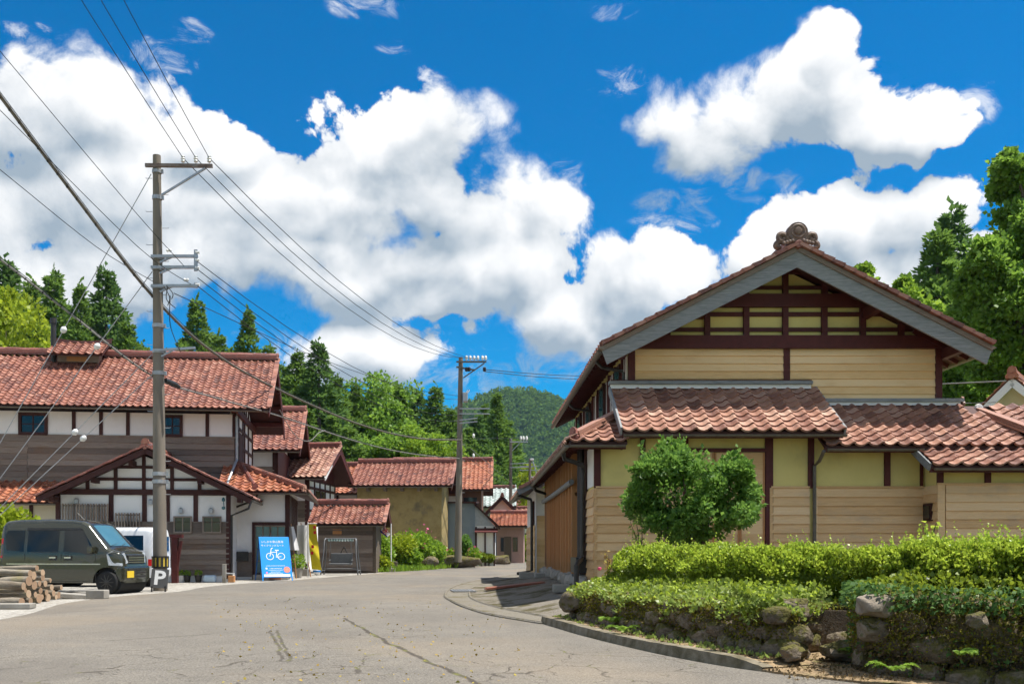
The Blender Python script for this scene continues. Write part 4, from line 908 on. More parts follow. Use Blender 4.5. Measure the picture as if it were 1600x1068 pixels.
# wing front: clapboard dado, two small windows, slatted screens, lamps
dz0, dz1 = .22, zz(816)
boards(wing1, (fx(262, WY), WY - .01), (1, 0, 0), fx(358, WY) - fx(262, WY), (0, -1, 0), dz0, dz1, .18, M_['plank_grey'], 'wall_plank')
boards(wing1, (wl + .1, WY - .011), (1, 0, 0), fx(262, WY) - wl - .1, (0, -1, 0), dz0, dz1, .18, M_['plank_grey'], 'wall_plank')
bx('sill', M_['plank_grey'], wing1, wl, wr, WY - .06, WY - .003, dz1, dz1 + .04)
for a, b in ((274, 298), (319, 344)): window(wing1, fx(a, WY), fx(b, WY), zz(830), zz(808), WY - .05, M_['plank_grey'], M_['glass'], (1, 0), .05)
slat = MB().box(-.022, .022, -.05, 0, 0, 1).mesh('slat', M_['plank_grey'])
for a, b, t in ((98, 168, 787), (181, 218, 801)):
    xa, xb = fx(a, WY - .15), fx(b, WY - .15); n = int((xb - xa) / .088)
    scn = bx('slat_screen', M_['plank_grey'], wing1, xa, xb, WY - .13, WY - .1, zz(818), zz(815)); bx('rail', M_['plank_grey'], scn, xa, xb, WY - .13, WY - .1, zz(t + 4), zz(t + 2))
    for i in range(n + 1): o = link(bpy.data.objects.new('slat', slat), scn); o.location = (xa + (xb - xa) * i / n, WY - .13, zz(842)); o.scale = (1, 1, zz(t) - zz(842))
for a, py in ((120, 783), (283, 797), (330, 797), (236, 784)):
    x = fx(a, WY); z = zz(py); m = MB(); m.cbox(x - .07, x + .07, WY - .13, WY - .01, z - .09, z + .07, .02); m.tube([(x, WY - .07, z + .07), (x, WY - .07, z + .1)], [.06, .03], 8); m.build('wall_lamp', M_['galv'], wing1)
# right-hand ground floor with the hipped eave
xr, xe_ = fx(447, -1.0), fx(479, -1.75); zt = fz(728, 0, 0); zeh = fz(767, 1, -1.75)
rw_ = MB().box(wr - .3, xr, -1.0, 5.8, 0, zeh + .15).build('lower_wall', M_['plaster_w'], L1)
for px in (360, 449): x = fx(px, -1.0); bx('post', M_['bengara_dark'], rw_, x - .08, x + .08, -1.06, -.98, 0, zeh)
zq = lambda py: fz(py, 1, -1.0)
bx('lintel', M_['bengara_dark'], rw_, fx(398, -1), xr, -1.05, -.99, zq(820), zq(815))
bx('post', M_['bengara_dark'], rw_, fx(394, -1), fx(398.5, -1), -1.05, -.99, 0, zq(815))
dw = bx('wood_dado', M_['plank_grey'], rw_, fx(363, -1), fx(394, -1) - .01, -1.03, -.995, .1, zq(862))
for i, (a, b) in enumerate(((400, 422), (423, 445))):
    dr = window(rw_, fx(a, -1), fx(b, -1), .25, zq(822), -1.0, M_['plank_grey'], M_['glass_teal'], (1, 3), .04, 'sliding_door')
bx('letter_box', M_['black_metal'], rw_, fx(367, -1.1), fx(388, -1.1), -1.2, -1.035, zq(876), zq(861), .02)
bx('step', M_['concrete'], rw_, fx(396, -1.3), xr + .1, -1.5, -1.02, 0, .18)
for y in np.arange(-.2, 5.8, .75): bx('post', M_['bengara_dark'], rw_, xr - .01, xr + .04, y - .05, y + .05, .2, zeh)
m = MB(); m.box(xr + .005, xr + .02, -.9, 5.7, .2, 1.9); m.build('sliding_door', M_['plank_dark'], rw_)
dk = slab(L1, 'roof', [(wr - .6, -1.75, zeh), (xe_, -1.75, zeh), (.05, 0, zt), (wr - .6, 0, zt)], .07, M_['bengara_dark'])
A = Vector((wr - .6, -1.75, zeh)); vl = math.hypot(1.75, zt - zeh); wid = xe_ - wr + .6
lay(dk, slope(A, (xe_, -1.75, zeh), (wr - .6, 0, zt), .235, .285, lambda s, t: s < wid - (wid - (.05 - wr + .6)) * t / vl - .05), .285, .235, M_['tile_orange'], 60, key=f1.key())
gutter(dk, (wr + .1, -1.82, zeh - .07), (xe_, -1.82, zeh - .07), M_['gutter'], .05)
dk2 = slab(L1, 'roof', [(xe_, -1.75, zeh), (xe_, 6.2, zeh), (.05, 6.2, zt), (.05, 0, zt)], .07, M_['bengara_dark'])
hl = math.hypot(xe_ - .05, zt - zeh); lay(dk2, slope((xe_, -1.75, zeh), (xe_, 6.2, zeh), (.05, -1.75, zt), .235, .285, lambda s, t: s > 1.75 * t / hl - .02), .285, .235, M_['tile_red'])
ridge(dk2, (xe_ - .1, -1.68, zeh + .05), (.05, .02, zt + .03), M_['tile_red'], .22, .12, .08); finial(dk2, (xe_ - .1, -1.68, zeh), (.8, -.6, 0), M_['tile_pink'], .22)
xs = fx(378, 0); ridge(dk, (xs, -.1, zt - .02), (fx(399, -1.6), -1.6, zeh + .05), M_['tile_dark'], .2, .1, .07); finial(dk, (fx(399, -1.6), -1.62, zeh), (0, -1, 0), M_['tile_dark'], .26)
gutter(dk2, (xe_ + .06, -1.75, zeh - .07), (xe_ + .06, 6.2, zeh - .07), M_['gutter'], .05)
def lpipe(pts, r=.04, parent=rw_, mat=M_['black_metal']): m = MB(); m.tube(pts, r, 7); return m.build('downpipe', mat, parent, True)
lpipe([(fx(392, -3.9), -3.9, zE - .1), (fx(388, -3.7), -3.6, zE - .32), (fx(362, -3.4), WY - .1, zE - .55), (fx(362, -3.4), WY - .1, .2)])
lpipe([(fx(402, -1.8), -1.8, zeh - .12), (fx(398, -1.5), -1.5, zeh - .3), (fx(368, -1.1), -1.12, zeh - .55)])
lpipe([(.08, -.08, ze - .2), (.08, -.08, zt + .25), (.02, -.4, zt - .05), (-.1, -1.4, zeh + .28)], .05, W1, M_['galv'])

# ------------------------------------------------------------------ houses further along the street
def timbered_end(wall, x, y0, y1, z0, z1, ny, zs, wallm=M_['plaster_w']):
    for i in range(ny + 1): y = y0 + (y1 - y0) * i / ny; bx('post', M_['bengara_dark'], wall, x - .02, x + .05, y - .07, y + .07, z0, z1)
    for z in zs: bx('rail', M_['bengara_dark'], wall, x - .02, x + .04, y0, y1, z - .07, z + .07)
def street_house(name, label, fr, x0, depth, over, ovr, py_e, py_r, tile, wall, tw=.3, tl=.26, group=None, z_end=True, n_ind=0, ovf=.7):
    T = thing(name, label, 'house', fr.o, fr.a, group); yr = depth / 2
    ze, zr = fr.z(py_e, x0 / 2, -ovf), fr.z(py_r, x0 / 2, yr)
    m = MB(); m.box(x0, 0, 0, depth, 0, ze - .02)
    sl = (zr - ze) / (yr + ovf); m.prism([(0, 0, ze - .02), (0, depth, ze - .02), (0, depth, ze + .02), (0, yr, zr - .25), (0, 0, ze + .02)], (x0, 0, 0))
    w = m.build('wall', wall, T)
    r = roof_gable(T, x0 - .4, over, -ovf, yr, depth + ovf, ze, zr, ze, tile, tw, tl, n_ind, fr.key() if n_ind else None)
    return T, w, r, ze, zr
f2 = Frame(432, 45.0, 6.0)
T2, w2, r2, ze2, zr2 = street_house('townhouse', 'narrow two-storey house with red roof squeezed behind the long farmhouse', f2, -7, 6.2, f2.lx(469, -.7), 0, 701, 642, M_['tile_red'], M_['plaster_w'], n_ind=40)
for x in (-.1, -1.6, -3.1): bx('post', M_['bengara_dark'], w2, x - .08, x + .08, -.05, .02, 0, ze2)
boards(w2, (-6.9, -.01), (1, 0, 0), 6.8, (0, -1, 0), 3.5, 4.95, .22, M_['plank_grey'], 'wall_plank'); timbered_end(w2, 0, 0, 6.2, 3, ze2, 4, (4, 5, ze2))
bx('side_wall', M_['bengara'], w2, -.02, .08, -.05, 6.2, 3.0, zr2 - 2.0)
f3 = Frame(482, 50.0, -6.0)
T3, w3, r3, ze3, zr3 = street_house('townhouse', 'red-roofed house whose dark timbered gable has white panels and pale barge board', f3, -8, 5.4, f3.lx(507, -.7), 0, 746, 701, M_['tile_pink'], M_['plaster_w'], n_ind=40)
timbered_end(w3, 0, 0, 5.4, 2.4, ze3, 5, (3.1, 4.3, ze3 - .05)); bx('gable_board', M_['bengara'], w3, .0, .07, .3, 5.1, ze3, ze3 + .7)
for y in (1.3, 2.4): bx('window', M_['glass'], w3, .02, .045, y, y + .75, 3.2, 4.2)
boards(w3, (-7.9, -.01), (1, 0, 0), 7.8, (0, -1, 0), 2.5, 3.6, .22, M_['plank_dark'], 'wall_plank')
for x in (-.1, -2, -4): bx('post', M_['bengara_dark'], w3, x - .08, x + .08, -.05, .02, 0, ze3)
m = MB(); m.beam((f3.lx(508, -.75), -.78, ze3 - .1), (f3.lx(530, 2.7) - .02, 2.7, zr3 - .12), .05, .2); m.build('barge_board', M_['white_paint'], r3)
f4 = Frame(586, 44.0, -1.0)
T4, w4, r4, ze4, zr4 = street_house('wooden_shed', 'low weathered plank shed with red tile roof behind the swing seat', f4, f4.lx(497, 0), 2.4, f4.lx(601, -.4), 0, 818, 790, M_['tile_red'], M_['plank_dark'], .28, .22, n_ind=70, ovf=.45); T4['category'] = 'shed'
boards(w4, (f4.lx(497, 0), -.01), (1, 0, 0), -f4.lx(497, 0), (0, -1, 0), .1, ze4 - .1, .21, M_['plank_grey'], 'wall_plank')
bx('hatch', M_['lattice_wood'], w4, f4.lx(520, 0), f4.lx(534, 0), -.05, -.03, f4.z(836, -1, 0), f4.z(826, -1, 0)); bx('corner_post', M_['plank_dark'], w4, -.1, .05, -.07, .02, 0, ze4)
f5 = Frame(690, 56.0, -2.6)
T5, w5, r5, ze5, zr5 = street_house('earth_storehouse', 'ochre earth-walled storehouse with red tile roof and sunlit right end', f5, f5.lx(558, 0), 5.6, f5.lx(706, -.7), 0, 758, 724, M_['tile_red'], M_['earth'], n_ind=60); T5['category'] = 'storehouse'
for i in range(5): x = f5.lx(558, 0) * (i + .3) / 5; bx('rafter_end', M_['plank_grey'], w5, x - .09, x + .09, -.5, 0, ze5 - .3, ze5 - .12)
m = MB(); m.box(-.02, .03, 1.2, 4.2, .3, 1.2); m.prism([(.02, 2.2, ze5 + .5), (.02, 3.4, ze5 + .5), (.02, 2.8, ze5 + 1.0)], (.02, 0, 0)); m.build('door_board', M_['plaster_c'], w5)
f5b = Frame(562, 60.0, -2.0)
T5b, w5b, r5b, ze5b, zr5b = street_house('townhouse', 'house with weathered orange roof half hidden behind the earth storehouse', f5b, -4.5, 5, .6, 0, 770, 729, M_['tile_orange'], M_['plaster_w'])
bx('lower_roof', M_['tile_red'], w5b, -4, -.3, -1.4, -.1, 2.9, 3.1)
for x in (-.1, -1.4, -2.7): bx('post', M_['bengara_dark'], w5b, x - .08, x + .08, -.05, .02, 0, ze5b)
f6 = Frame(752, 66.0, -2.0)
T6, w6, r6, ze6, zr6 = street_house('townhouse', 'bright orange-roofed house with grey metal-clad front beside the second pole', f6, -6, 5.5, f6.lx(768, -.8), 0, 764, 721, M_['tile_orange'], mk('brown_wall', [(.16, .09, .06), (.22, .13, .09)], 3), n_ind=60)
bx('window', M_['glass'], w6, -1.2, -.3, -.03, .01, 4.0, 4.6); bx('plaster_panel', M_['plaster_c'], w6, -2.6, -1.3, -.03, .01, 3.9, 4.7)
corr = mk('blue_grey_sheet_metal', [(.155, .20, .245), (.20, .25, .30), (.24, .29, .34)], 2, .55, .1, 30, .2, spec=.4)
ax0, ax1 = f6.lx(690, -5), f6.lx(742, -5); az = f6.z(786, -2, -5)
a6 = bx('annex_wall', corr, T6, ax0, ax1, -5, -.02, 0, az)
sheet = MB().box(0, .43, -.012, 0, 0, 1).mesh('sheet_panel', corr)
for i in range(int((ax1 - ax0) / .45)):
    for z0_, hh in ((0, az * .62), (az * .625, az * .37)): o = link(bpy.data.objects.new('sheet_panel', sheet), a6); o.location = (ax0 + .01 + i * .45, -5.002 - .004 * (i % 2), z0_); o.scale = (1, 1, hh)
slab(a6, 'annex_roof', [(ax0 - .2, -5.3, az + .1), (ax1 + .1, -5.3, az + .1), (ax1 + .1, -.1, az + .35), (ax0 - .2, -.1, az + .35)], .1, M_['bengara_dark'])
sx = ax1 + 1.25; l6 = bx('side_lean_to', M_['plaster_w'], T6, ax1, sx, -4.9, -.5, 0, 2.55)
for i in range(3): x = ax1 + .02 + i * .58; bx('post', M_['bengara_dark'], l6, x, x + .1, -4.95, -4.88, 0, 2.5)
m = MB(); m.prism([(ax1, -4.9, 2.55), (sx, -4.9, 2.55), (ax1, -4.9, az)], (0, 4.4, 0)); m.build('gable_panel', M_['galv'], l6)
slab(l6, 'lean_to_roof', [(ax1 - .1, -5.3, az + .1), (sx + .35, -5.3, 2.5), (sx + .35, -.3, 2.5), (ax1 - .1, -.3, az + .1)], .09, M_['bengara_dark'])
for i in range(8): y = -5.2 + i * .65; m = MB(); m.beam((ax1, y, az - .08), (sx + .3, y, 2.42), .07, .09); m.build('rafter', M_['bengara_dark'], l6)
slab(l6, 'pent_roof', [(ax1, -5.5, 2.15), (sx + .2, -5.5, 2.15), (sx + .2, -4.9, 2.4), (ax1, -4.9, 2.4)], .05, M_['bengara'])
f7 = Frame(818, 73.0, -4.0)
T7, w7, r7, ze7, zr7 = street_house('cottage', 'small pink-walled cottage with orange roof near the road bend', f7, f7.lx(772, 0), 4.5, .5, 0, 821, 803, M_['tile_orange'], mk('pink_plaster', [(.42, .27, .23), (.50, .33, .28)], 2))
bx('door', M_['plank_dark'], w7, f7.lx(788, 0), f7.lx(799, 0), -.04, .01, .1, 2.0); window(w7, f7.lx(802, 0), f7.lx(808, 0), .9, 1.9, -.005, M_['plank_dark'], M_['glass'], (1, 0), .05)
bx('metal_door', corr, w7, f7.lx(765, 0), f7.lx(776, 0), -.08, -.01, .05, 2.1); window(w7, f7.lx(783, 0), f7.lx(787, 0), .9, 1.9, -.005, M_['plank_dark'], M_['glass'], (0, 0), .04)
def gable_front(name, label, px0, px1, Y, py_e, py_a, tile, wall, rz=0, ov=.6, depth=8, barge=None, cat='house'):
    x0, x1 = X_(px0, Y), X_(px1, Y); xm = (x0 + x1) / 2; T = thing(name, label, cat, (xm, Y, 0), rz)
    hw = (x1 - x0) / 2; ze, za = Z_(py_e, Y), Z_(py_a, Y); sl = (za - ze) / (hw + ov)
    m = MB(); m.box(-hw, hw, 0, depth, 0, ze); m.prism([(-hw, 0, ze), (hw, 0, ze), (hw, 0, ze + ov * sl - .12), (0, 0, za - .15), (-hw, 0, ze + ov * sl - .12)], (0, depth, 0)); w = m.build('wall', wall, T)
    for s in (-1, 1):
        d = slab(T, 'roof', [(s * (hw + ov), -ov, ze), (0, -ov, za), (0, depth, za), (s * (hw + ov), depth, ze)], .08, barge or M_['bengara_dark'])
        A, B = ((s * (hw + ov), depth, ze), (s * (hw + ov), -ov, ze)); A, B = (A, B) if s < 0 else (B, A)
        lay(d, slope(A, B, (0, A[1], za), .26, .3), .3, .26, tile, 12 if Y < 40 else 0)
        m = MB(); m.beam((s * (hw + ov), -ov, ze - .12), (0, -ov, za - .12), .06, .2); m.build('barge_board', barge or M_['bengara_dark'], d)
    ridge(T, (0, -ov, za + .04), (0, depth, za + .04), tile, .26, .16, .09); finial(T, (0, -ov, za), (0, -1, 0), tile, .3)
    return T, w, ze, za
T8, w8, z8, a8 = gable_front('cottage', 'white-gabled house peeping between the orange-roofed house and third pole', 766, 803, 79, 806, 776, M_['tile_red'], M_['plaster_w'], depth=4)
bx('eave_band', M_['bengara_dark'], w8, -.9, .9, -.05, 0, 2.4, 2.6)
f9 = Frame(800, 85, -3); T9, w9, r9, z9, a9 = street_house('far_house', 'far house with pale grey tile roof at the end of the street', f9, -4.5, 7, .3, 0, 791, 763, M_['tile_grey'], M_['plaster_w'], .45, .4)
f10 = Frame(834, 95, -4); T10, w10, r10, z10, a10 = street_house('far_house', 'far house with faded red roof and dark lower storey beyond the road bend', f10, -5.5, 6, .6, 0, 817, 795, M_['tile_pink'], M_['plaster_w'], .45, .4)
boards(w10, (-5.4, -.01), (1, 0, 0), 5.3, (0, -1, 0), .2, 2.6, .4, M_['plank_dark'], 'wall_plank'); bx('window', M_['glass'], w10, -3.5, -2.2, -.04, 0, 3.0, 3.8)
f11 = Frame(812, 104, -4); T11, w11, r11, z11, a11 = street_house('far_house', 'farthest red roof showing just above the faded red roof', f11, -5, 6, .6, 0, 801, 786, M_['tile_red'], M_['plaster_w'], .5, .45); bx('window', M_['glass'], w11, -3, -2, -.04, 0, 3.6, 4.4)
T12, w12, z12, a12 = gable_front('cream_house', 'cream house with white barge boards and orange tiles at the right edge', 1540, 1632, 28, 664, 594, M_['tile_orange'], M_['plaster_c'], R(-38), .45, 9, M_['white_paint'])
window(w12, -.15, .5, 3.4, 4.4, -.01, M_['grey_wood'], M_['glass'], (3, 0), .06)

# ------------------------------------------------------------------ utility poles and wires
insul = MB().lathe([(.012, 0), (.012, .06), (.05, .06), (.06, .09), (.045, .12), (.065, .15), (.045, .18), (.055, .21), (.02, .24)], 10).mesh('insulator', M_['porcelain'], True)
def put_insulator(parent, p, s=1.0, mat=None):
    o = link(bpy.data.objects.new('insulator', insul), parent); o.location = p; o.scale = (s, s, s); return o
def pole(label, base, top, r0, r1, name='utility_pole'):
    base, top = Vector(base), Vector(top); T = thing(name, label, 'utility pole', base); h = top - base
    m = MB(); n = 8; m.tube([h * (i / n) for i in range(n + 1)], [r0 + (r1 - r0) * i / n for i in range(n + 1)], 16); m.build('shaft', M_['pole'], T, True)
    return T, h
def pstep(T, h, r, z0, z1, dz=.45):
    me = MB().tube([(0, 0, 0), (.17, 0, 0), (.17, 0, .025)], .009, 5).mesh('step_bolt', M_['galv'])
    i = 0; z = z0
    while z < z1:
        o = link(bpy.data.objects.new('step_bolt', me), T); f = z / h.z; o.location = h * f + Vector(((r if i % 2 == 0 else -r), 0, 0)); o.rotation_euler = (0, 0, 0 if i % 2 == 0 else math.pi); z += dz; i += 1
def band(T, h, z, r): m = MB(); m.lathe([(r, -.05), (r + .012, -.05), (r + .012, .05), (r, .05)], 14, h * (z / h.z)); m.box(r * .9 + (h * (z / h.z)).x, r + .06 + (h * (z / h.z)).x, -.03, .03, z - .05, z + .05); m.build('band', M_['galv'], T, True)
Y1p = 26.0; zp1 = lambda py: Z_(py, Y1p)
PB, PT = (X_(250.5, Y1p), Y1p, 0), (X_(245, Y1p), Y1p, zp1(243))
P1, h1 = pole('tall concrete utility pole at the roadside beside the dark green van', PB, PT, .19, .105)
at1 = lambda px, py, dy=0: Vector((X_(px, Y1p + dy), Y1p + dy, zp1(py))) - Vector(PB)
arm = MB().beam(at1(227, 261.5, -.14), at1(332, 262.5, -.14), .08, .09).build('crossarm', mk('rusty_steel_arm', [(.10, .06, .045), (.17, .13, .11), (.26, .25, .24)], 7, .6, .1, 40), P1)
for px in (286, 306, 327): o = put_insulator(arm, at1(px, 260, -.14), 1.0); 
MB().beam(at1(321, 266, -.14), at1(252, 308, -.14), .05, .05).build('arm_brace', M_['galv'], P1)
for py, x0, x1 in ((403, 236, 309), (420, 236, 309), (449, 236, 309)):
    a = MB().beam(at1(x0, py, -.16), at1(x1, py, -.16), .07, .075).build('rack_arm', M_['galv'], P1)
    MB().beam(at1(250, py + 9, -.14), at1(268, py + 1, -.14), .04, .05).build('bracket', M_['galv'], P1)
for py0, py1 in ((393, 426), (444, 452)): 
    MB().beam(at1(306, py0, -.16), at1(306, py1, -.16), .05, .09, (1, 0, 0)).build('rack_plate', M_['galv'], P1)
for i, py in enumerate((397, 409, 421, 447)): m = MB(); m.lathe([(.001, -.05), (.045, -.05), (.03, 0), (.045, .05), (.001, .05)], 10, at1(309, py, -.16), 'X'); m.build('spool_insulator', M_['porcelain'], P1, True)
MB().beam(at1(240, 549, -.16), at1(305, 545, -.16), .06, .06).build('bracket_arm', M_['galv'], P1)
MB().beam(at1(252, 558, -.14), at1(270, 549, -.14), .04, .04).build('bracket', M_['galv'], P1)
for py, r in ((268, .115), (309, .12), (403, .13), (420, .132), (449, .135), (509, .145), (549, .15), (583, .155), (740, .175), (752, .177)): band(P1, h1, zp1(py), r)
pstep(P1, h1, .13, 2.6, 11.2)
m = MB()
for i, (a, b) in enumerate((((260, 449), (268, 470)), ((262, 452), (274, 484)), ((256, 450), (262, 480)), ((266, 465), (282, 552)))):
    m = MB(); pa, pb = at1(*a, -.2), at1(*b, -.2); mid = (pa + pb) / 2 + Vector((.12 * (-1) ** i, -.05, -.05)); m.tube(spline([pa, mid, pb], 5), .012, 5); m.build('jumper_wire', M_['wire'], P1, True)
# striped guard round the foot
gz = zp1(886); m = MB(); m.lathe([(.2, gz), (.215, gz), (.215, gz + .3), (.2, gz + .3)], 16); gd = m.build('pole_guard', mk('yellow_guard', [(.60, .42, .05), (.68, .5, .08)], 5, .6), P1, True)
strip = MB().box(-.03, .03, -.222, -.214, gz + .01, gz + .29).mesh('guard_stripe', M_['black_metal'])
for i in range(12): o = link(bpy.data.objects.new('guard_stripe', strip), gd); o.rotation_euler = (0, 0, i * math.pi / 6)
m = MB(); m.lathe([(.214, gz - .01), (.228, gz - .01), (.228, gz + .03), (.214, gz + .03)], 16); m.lathe([(.214, gz + .27), (.228, gz + .27), (.228, gz + .31), (.214, gz + .31)], 16); m.build('guard_rim', M_['black_metal'], gd, True)

Y2p = 54.0; B2 = Vector((X_(715.5, Y2p), Y2p, .35)); T2p = Vector((X_(720, Y2p), Y2p, Z_(558, Y2p)))
P2, h2 = pole('dark utility pole with transformer beside the blue-grey metal house', B2, T2p, .21, .12)
at2 = lambda px, py, dy=0: P(px, py, Y2p + dy) - B2
a = MB().beam(at2(713, 565, -.15), at2(760, 565, -.15), .09, .09).build('crossarm', M_['gutter'], P2)
for px in (729, 735, 741, 747, 754, 759): put_insulator(a, at2(px, 564, -.15), 1.3)
MB().beam(at2(757, 567, -.15), at2(724, 590, -.15), .06, .06).build('arm_brace', M_['gutter'], P2); MB().beam(at2(713, 573, -.15), at2(742, 578, -.15), .09, .09).build('crossarm', M_['gutter'], P2)
for i, px in enumerate((729, 733, 757)): MB().lathe([(.05, 0), (.09, .02), (.09, .2), (.05, .24)], 10, at2(px, 580, -.2)).build('fuse_cutout', M_['wire'], P2, True)
m = MB(); m.cbox(*[v for k in range(3) for v in ((at2(723, 627, -.4)[k], at2(731, 614, -.05)[k]))], .03); tr = m.build('transformer', M_['galv'], P2)
for q in (0, 1): MB().tube([at2(728 + q * 2, 614, -.3), at2(731 + q * 3, 609, -.3)], .03, 6).build('bushing', M_['porcelain'], tr, True)
for py in (638, 646, 656, 661): MB().beam(at2(718, py, -.2), at2(765 if py < 650 else 746, py - (0 if py < 650 else 3), -.2), .06, .06).build('rack_arm', M_['galv'], P2)
for py in (685, 716): put_insulator(P2, at2(740, py, -.2), 1.2)
pstep(P2, h2, .15, 3, 10.5)
Y3p = 82.0; B3 = Vector((X_(798, Y3p), Y3p, 0)); P3, h3 = pole('slim third utility pole rising behind the small pink cottage', B3, P(798, 685, Y3p), .18, .12)
at3 = lambda px, py, dy=0: P(px, py, Y3p + dy) - B3
a = MB().beam(at3(797, 690, -.15), at3(825, 690, -.15), .1, .1).build('crossarm', M_['galv'], P3)
for px in (814, 818, 823): put_insulator(a, at3(px, 689, -.15), 1.8)
MB().beam(at3(800, 704, -.1), at3(812, 692, -.1), .06, .06).build('arm_brace', M_['galv'], P3)
for py in (724, 730): MB().beam(at3(797, py, -.15), at3(832, py - 1, -.15), .07, .07).build('rack_arm', M_['galv'], P3)
Y4p = 76.0; B4 = Vector((X_(828, Y4p), Y4p, 0)); P4, h4 = pole('short thin pole with a street lamp next to the annex eave', B4, P(828, 716, Y4p), .14, .09)
at4 = lambda px, py: P(px, py, Y4p) - B4
MB().tube(spline([at4(828, 745), at4(838, 742), at4(833, 722), at4(831, 718)], 5), .05, 6).build('lamp_arm', M_['galv'], P4, True)
m = MB(); m.cbox(at4(828, 718).x, at4(834, 718).x, -.2, .1, at4(828, 719).z, at4(828, 716).z, .04); m.build('lamp_head', M_['porcelain'], P4)
for py in (728, 734): MB().beam(at4(812, py), at4(842, py), .06, .06).build('rack_arm', M_['galv'], P4)

def wire(name, label, pts, r, mat='wire', group=None, sag=0.0, n=10, cat='wire'):
    q = [P(*p) for p in pts]
    if len(q) == 2 and sag:
        q = [q[0].lerp(q[1], i / n) - Vector((0, 0, sag * 4 * (i / n) * (1 - i / n))) for i in range(n + 1)]
    else: q = spline(q, 6) if len(q) > 2 else q
    m = MB(); m.tube(q, r, 6); o = m.build(name, M_[mat], None, True); o.location = (0, 0, 0)
    return tag(o, label, cat, group)
def ext(px0, py0, Ya, px1, py1, Yb, f):     # carry the span on past the frame towards the next pole
    a, b = P(px0, py0, Ya), P(px1, py1, Yb); return a + (b - a) * f
hv = ('leftmost', 'middle', 'rightmost')
for i, (px, tx) in enumerate(((286, 135), (306, 165), (327, 200))):
    a = P(px, 247, 25.86); e = ext(px, 247, 25.86, tx, 0, 19.5, 2.6); m = MB(); m.tube([a.lerp(e, k / 8) - Vector((0, 0, .35 * 4 * k / 8 * (1 - k / 8) * .5)) for k in range(9)], .009, 5)
    tag(m.build('power_line', M_['wire'], None, True), f'{hv[i]} of three thin power lines leaving the pole top towards upper left', 'wire', 'high power lines')
    wire('power_line', f'{("lowest", "middle", "highest")[i]} of three power lines swooping from the tall pole to the far pole', [(px, 247, 25.86), (722 + i * 14, 559 + i * 1.5, 53.85)], .011, 'wire', 'high power lines', 1.3 - .1 * i)
for i, py in enumerate((409, 421, 434, 447)):
    wire('power_line', f'{("topmost", "second", "third", "lowest")[i]} of four low-voltage lines from the pole rack to the far pole', [(309, py, 25.84), (720, (624, 640, 648, 657)[i], 53.8)], .011, 'wire', 'low power lines', .95 + .05 * i)
wire('service_wire', 'thin drooping wire from the pole rack that dips behind the roofs', [(272, 458, 25.8), (500, 560, 42), (640, 606, 50), (716, 618, 53.8)], .012)
lv = [((0, 80), (200, 318), (289, 417)), ((0, 172), (215, 385), (300, 445)), ((0, 265), (150, 385), (240, 440))]
for i, pts in enumerate(lv):
    a = P(*pts[2], 25.84); b = P(*pts[1], 24.4); c = P(*pts[0], 22.0); e = c + (c - b) * 1.2
    m = MB(); m.tube(spline([a, b, c, e], 5), .009, 5); tag(m.build('service_wire', M_['wire'], None, True), f'{("upper", "middle", "lower")[i]} of three thin wires crossing the cloud left of the tall pole', 'wire', 'service wires')
for p, w in (((264, 391, 25.6), P1), ((291, 437, 25.7), P1)):
    m = MB(); c = P(*p) - Vector(PB); m.lathe([(.02, -.07), (.05, -.05), (.03, 0), (.05, .05), (.02, .07)], 8, c, 'X'); m.build('strain_insulator', M_['porcelain'], P1, True)
def bundle(name, label, pts, r, parts=True):
    q = spline([P(*p) for p in pts], 8); m = MB(); m.tube(q, r, 7); o = m.build(name, M_['wire_grey' if r < .04 else 'gutter'], None, True); tag(o, label, 'cable')
    m = MB(); m.tube([p + Vector((0, 0, r * 2.2)) for p in q], .009, 5); m.build('messenger_wire', M_['wire'], o, True)
    for i in range(1, len(q) - 1, 1): m = MB(); m.lathe([(r * 1.15, -.02), (r * 1.3, -.02), (r * 1.3, .02), (r * 1.15, .02)], 7, q[i], 'X'); m.build('cable_hanger', M_['wire'], o, True)
bundle('telephone_cable', 'thick bundled cable slanting across the left sky past the tall pole',
       [(-120, -10, 19.0), (0, 150, 21.5), (120, 310, 23.8), (238, 462, 26.1), (330, 548, 31), (430, 606, 37), (560, 662, 44.5), (650, 684, 49.5), (722, 687, 53.7)], .042)
bundle('telephone_cable', 'thinner double cable crossing the left house roof and running on to the far pole',
       [(-100, 330, 21.5), (0, 405, 23), (110, 490, 24.5), (240, 588, 26.1), (340, 622, 31), (437, 650, 37), (560, 690, 45), (640, 708, 50), (718, 716, 53.7)], .026)
m = MB(); c = [P(258, 594, 26.5), P(272, 600, 27.2), P(279, 604, 27.6)]; m.tube(c, [.06, .085, .06], 10); tag(m.build('cable_closure', M_['wire'], None, True), 'dark cylindrical splice closure on the cable right of the tall pole', 'closure')
wire('service_wire', 'looping blue-grey service wire sagging in front of the narrow house', [(437, 640, 37), (455, 672, 37.5), (470, 686, 37.8), (485, 688, 38), (498, 676, 38.4), (508, 672, 38.8)], .018, 'wire_grey')
for i, pts in enumerate((((740, 685, 53.8), (800, 684, 80), (1000, 680, 130)), ((735, 700, 53.8), (770, 730, 66), (830, 780, 82)), ((720, 706, 53.8), (760, 735, 60), (800, 763, 70), (840, 775, 90)), ((757, 577, 53.8), (900, 587, 80), (1100, 592, 130)), ((757, 580, 53.8), (900, 592, 80), (1100, 598, 130)))):
    wire('service_wire', ('level wire joining the second and third poles', 'steep wire dropping from the second pole past the third pole', 'slack wire falling from the second pole over the orange roof', 'upper distant line crossing the sky over the green hill', 'lower distant line crossing the sky over the green hill')[i], list(pts), .014 if i < 3 else .022, 'wire_grey' if i in (1,) else 'wire')
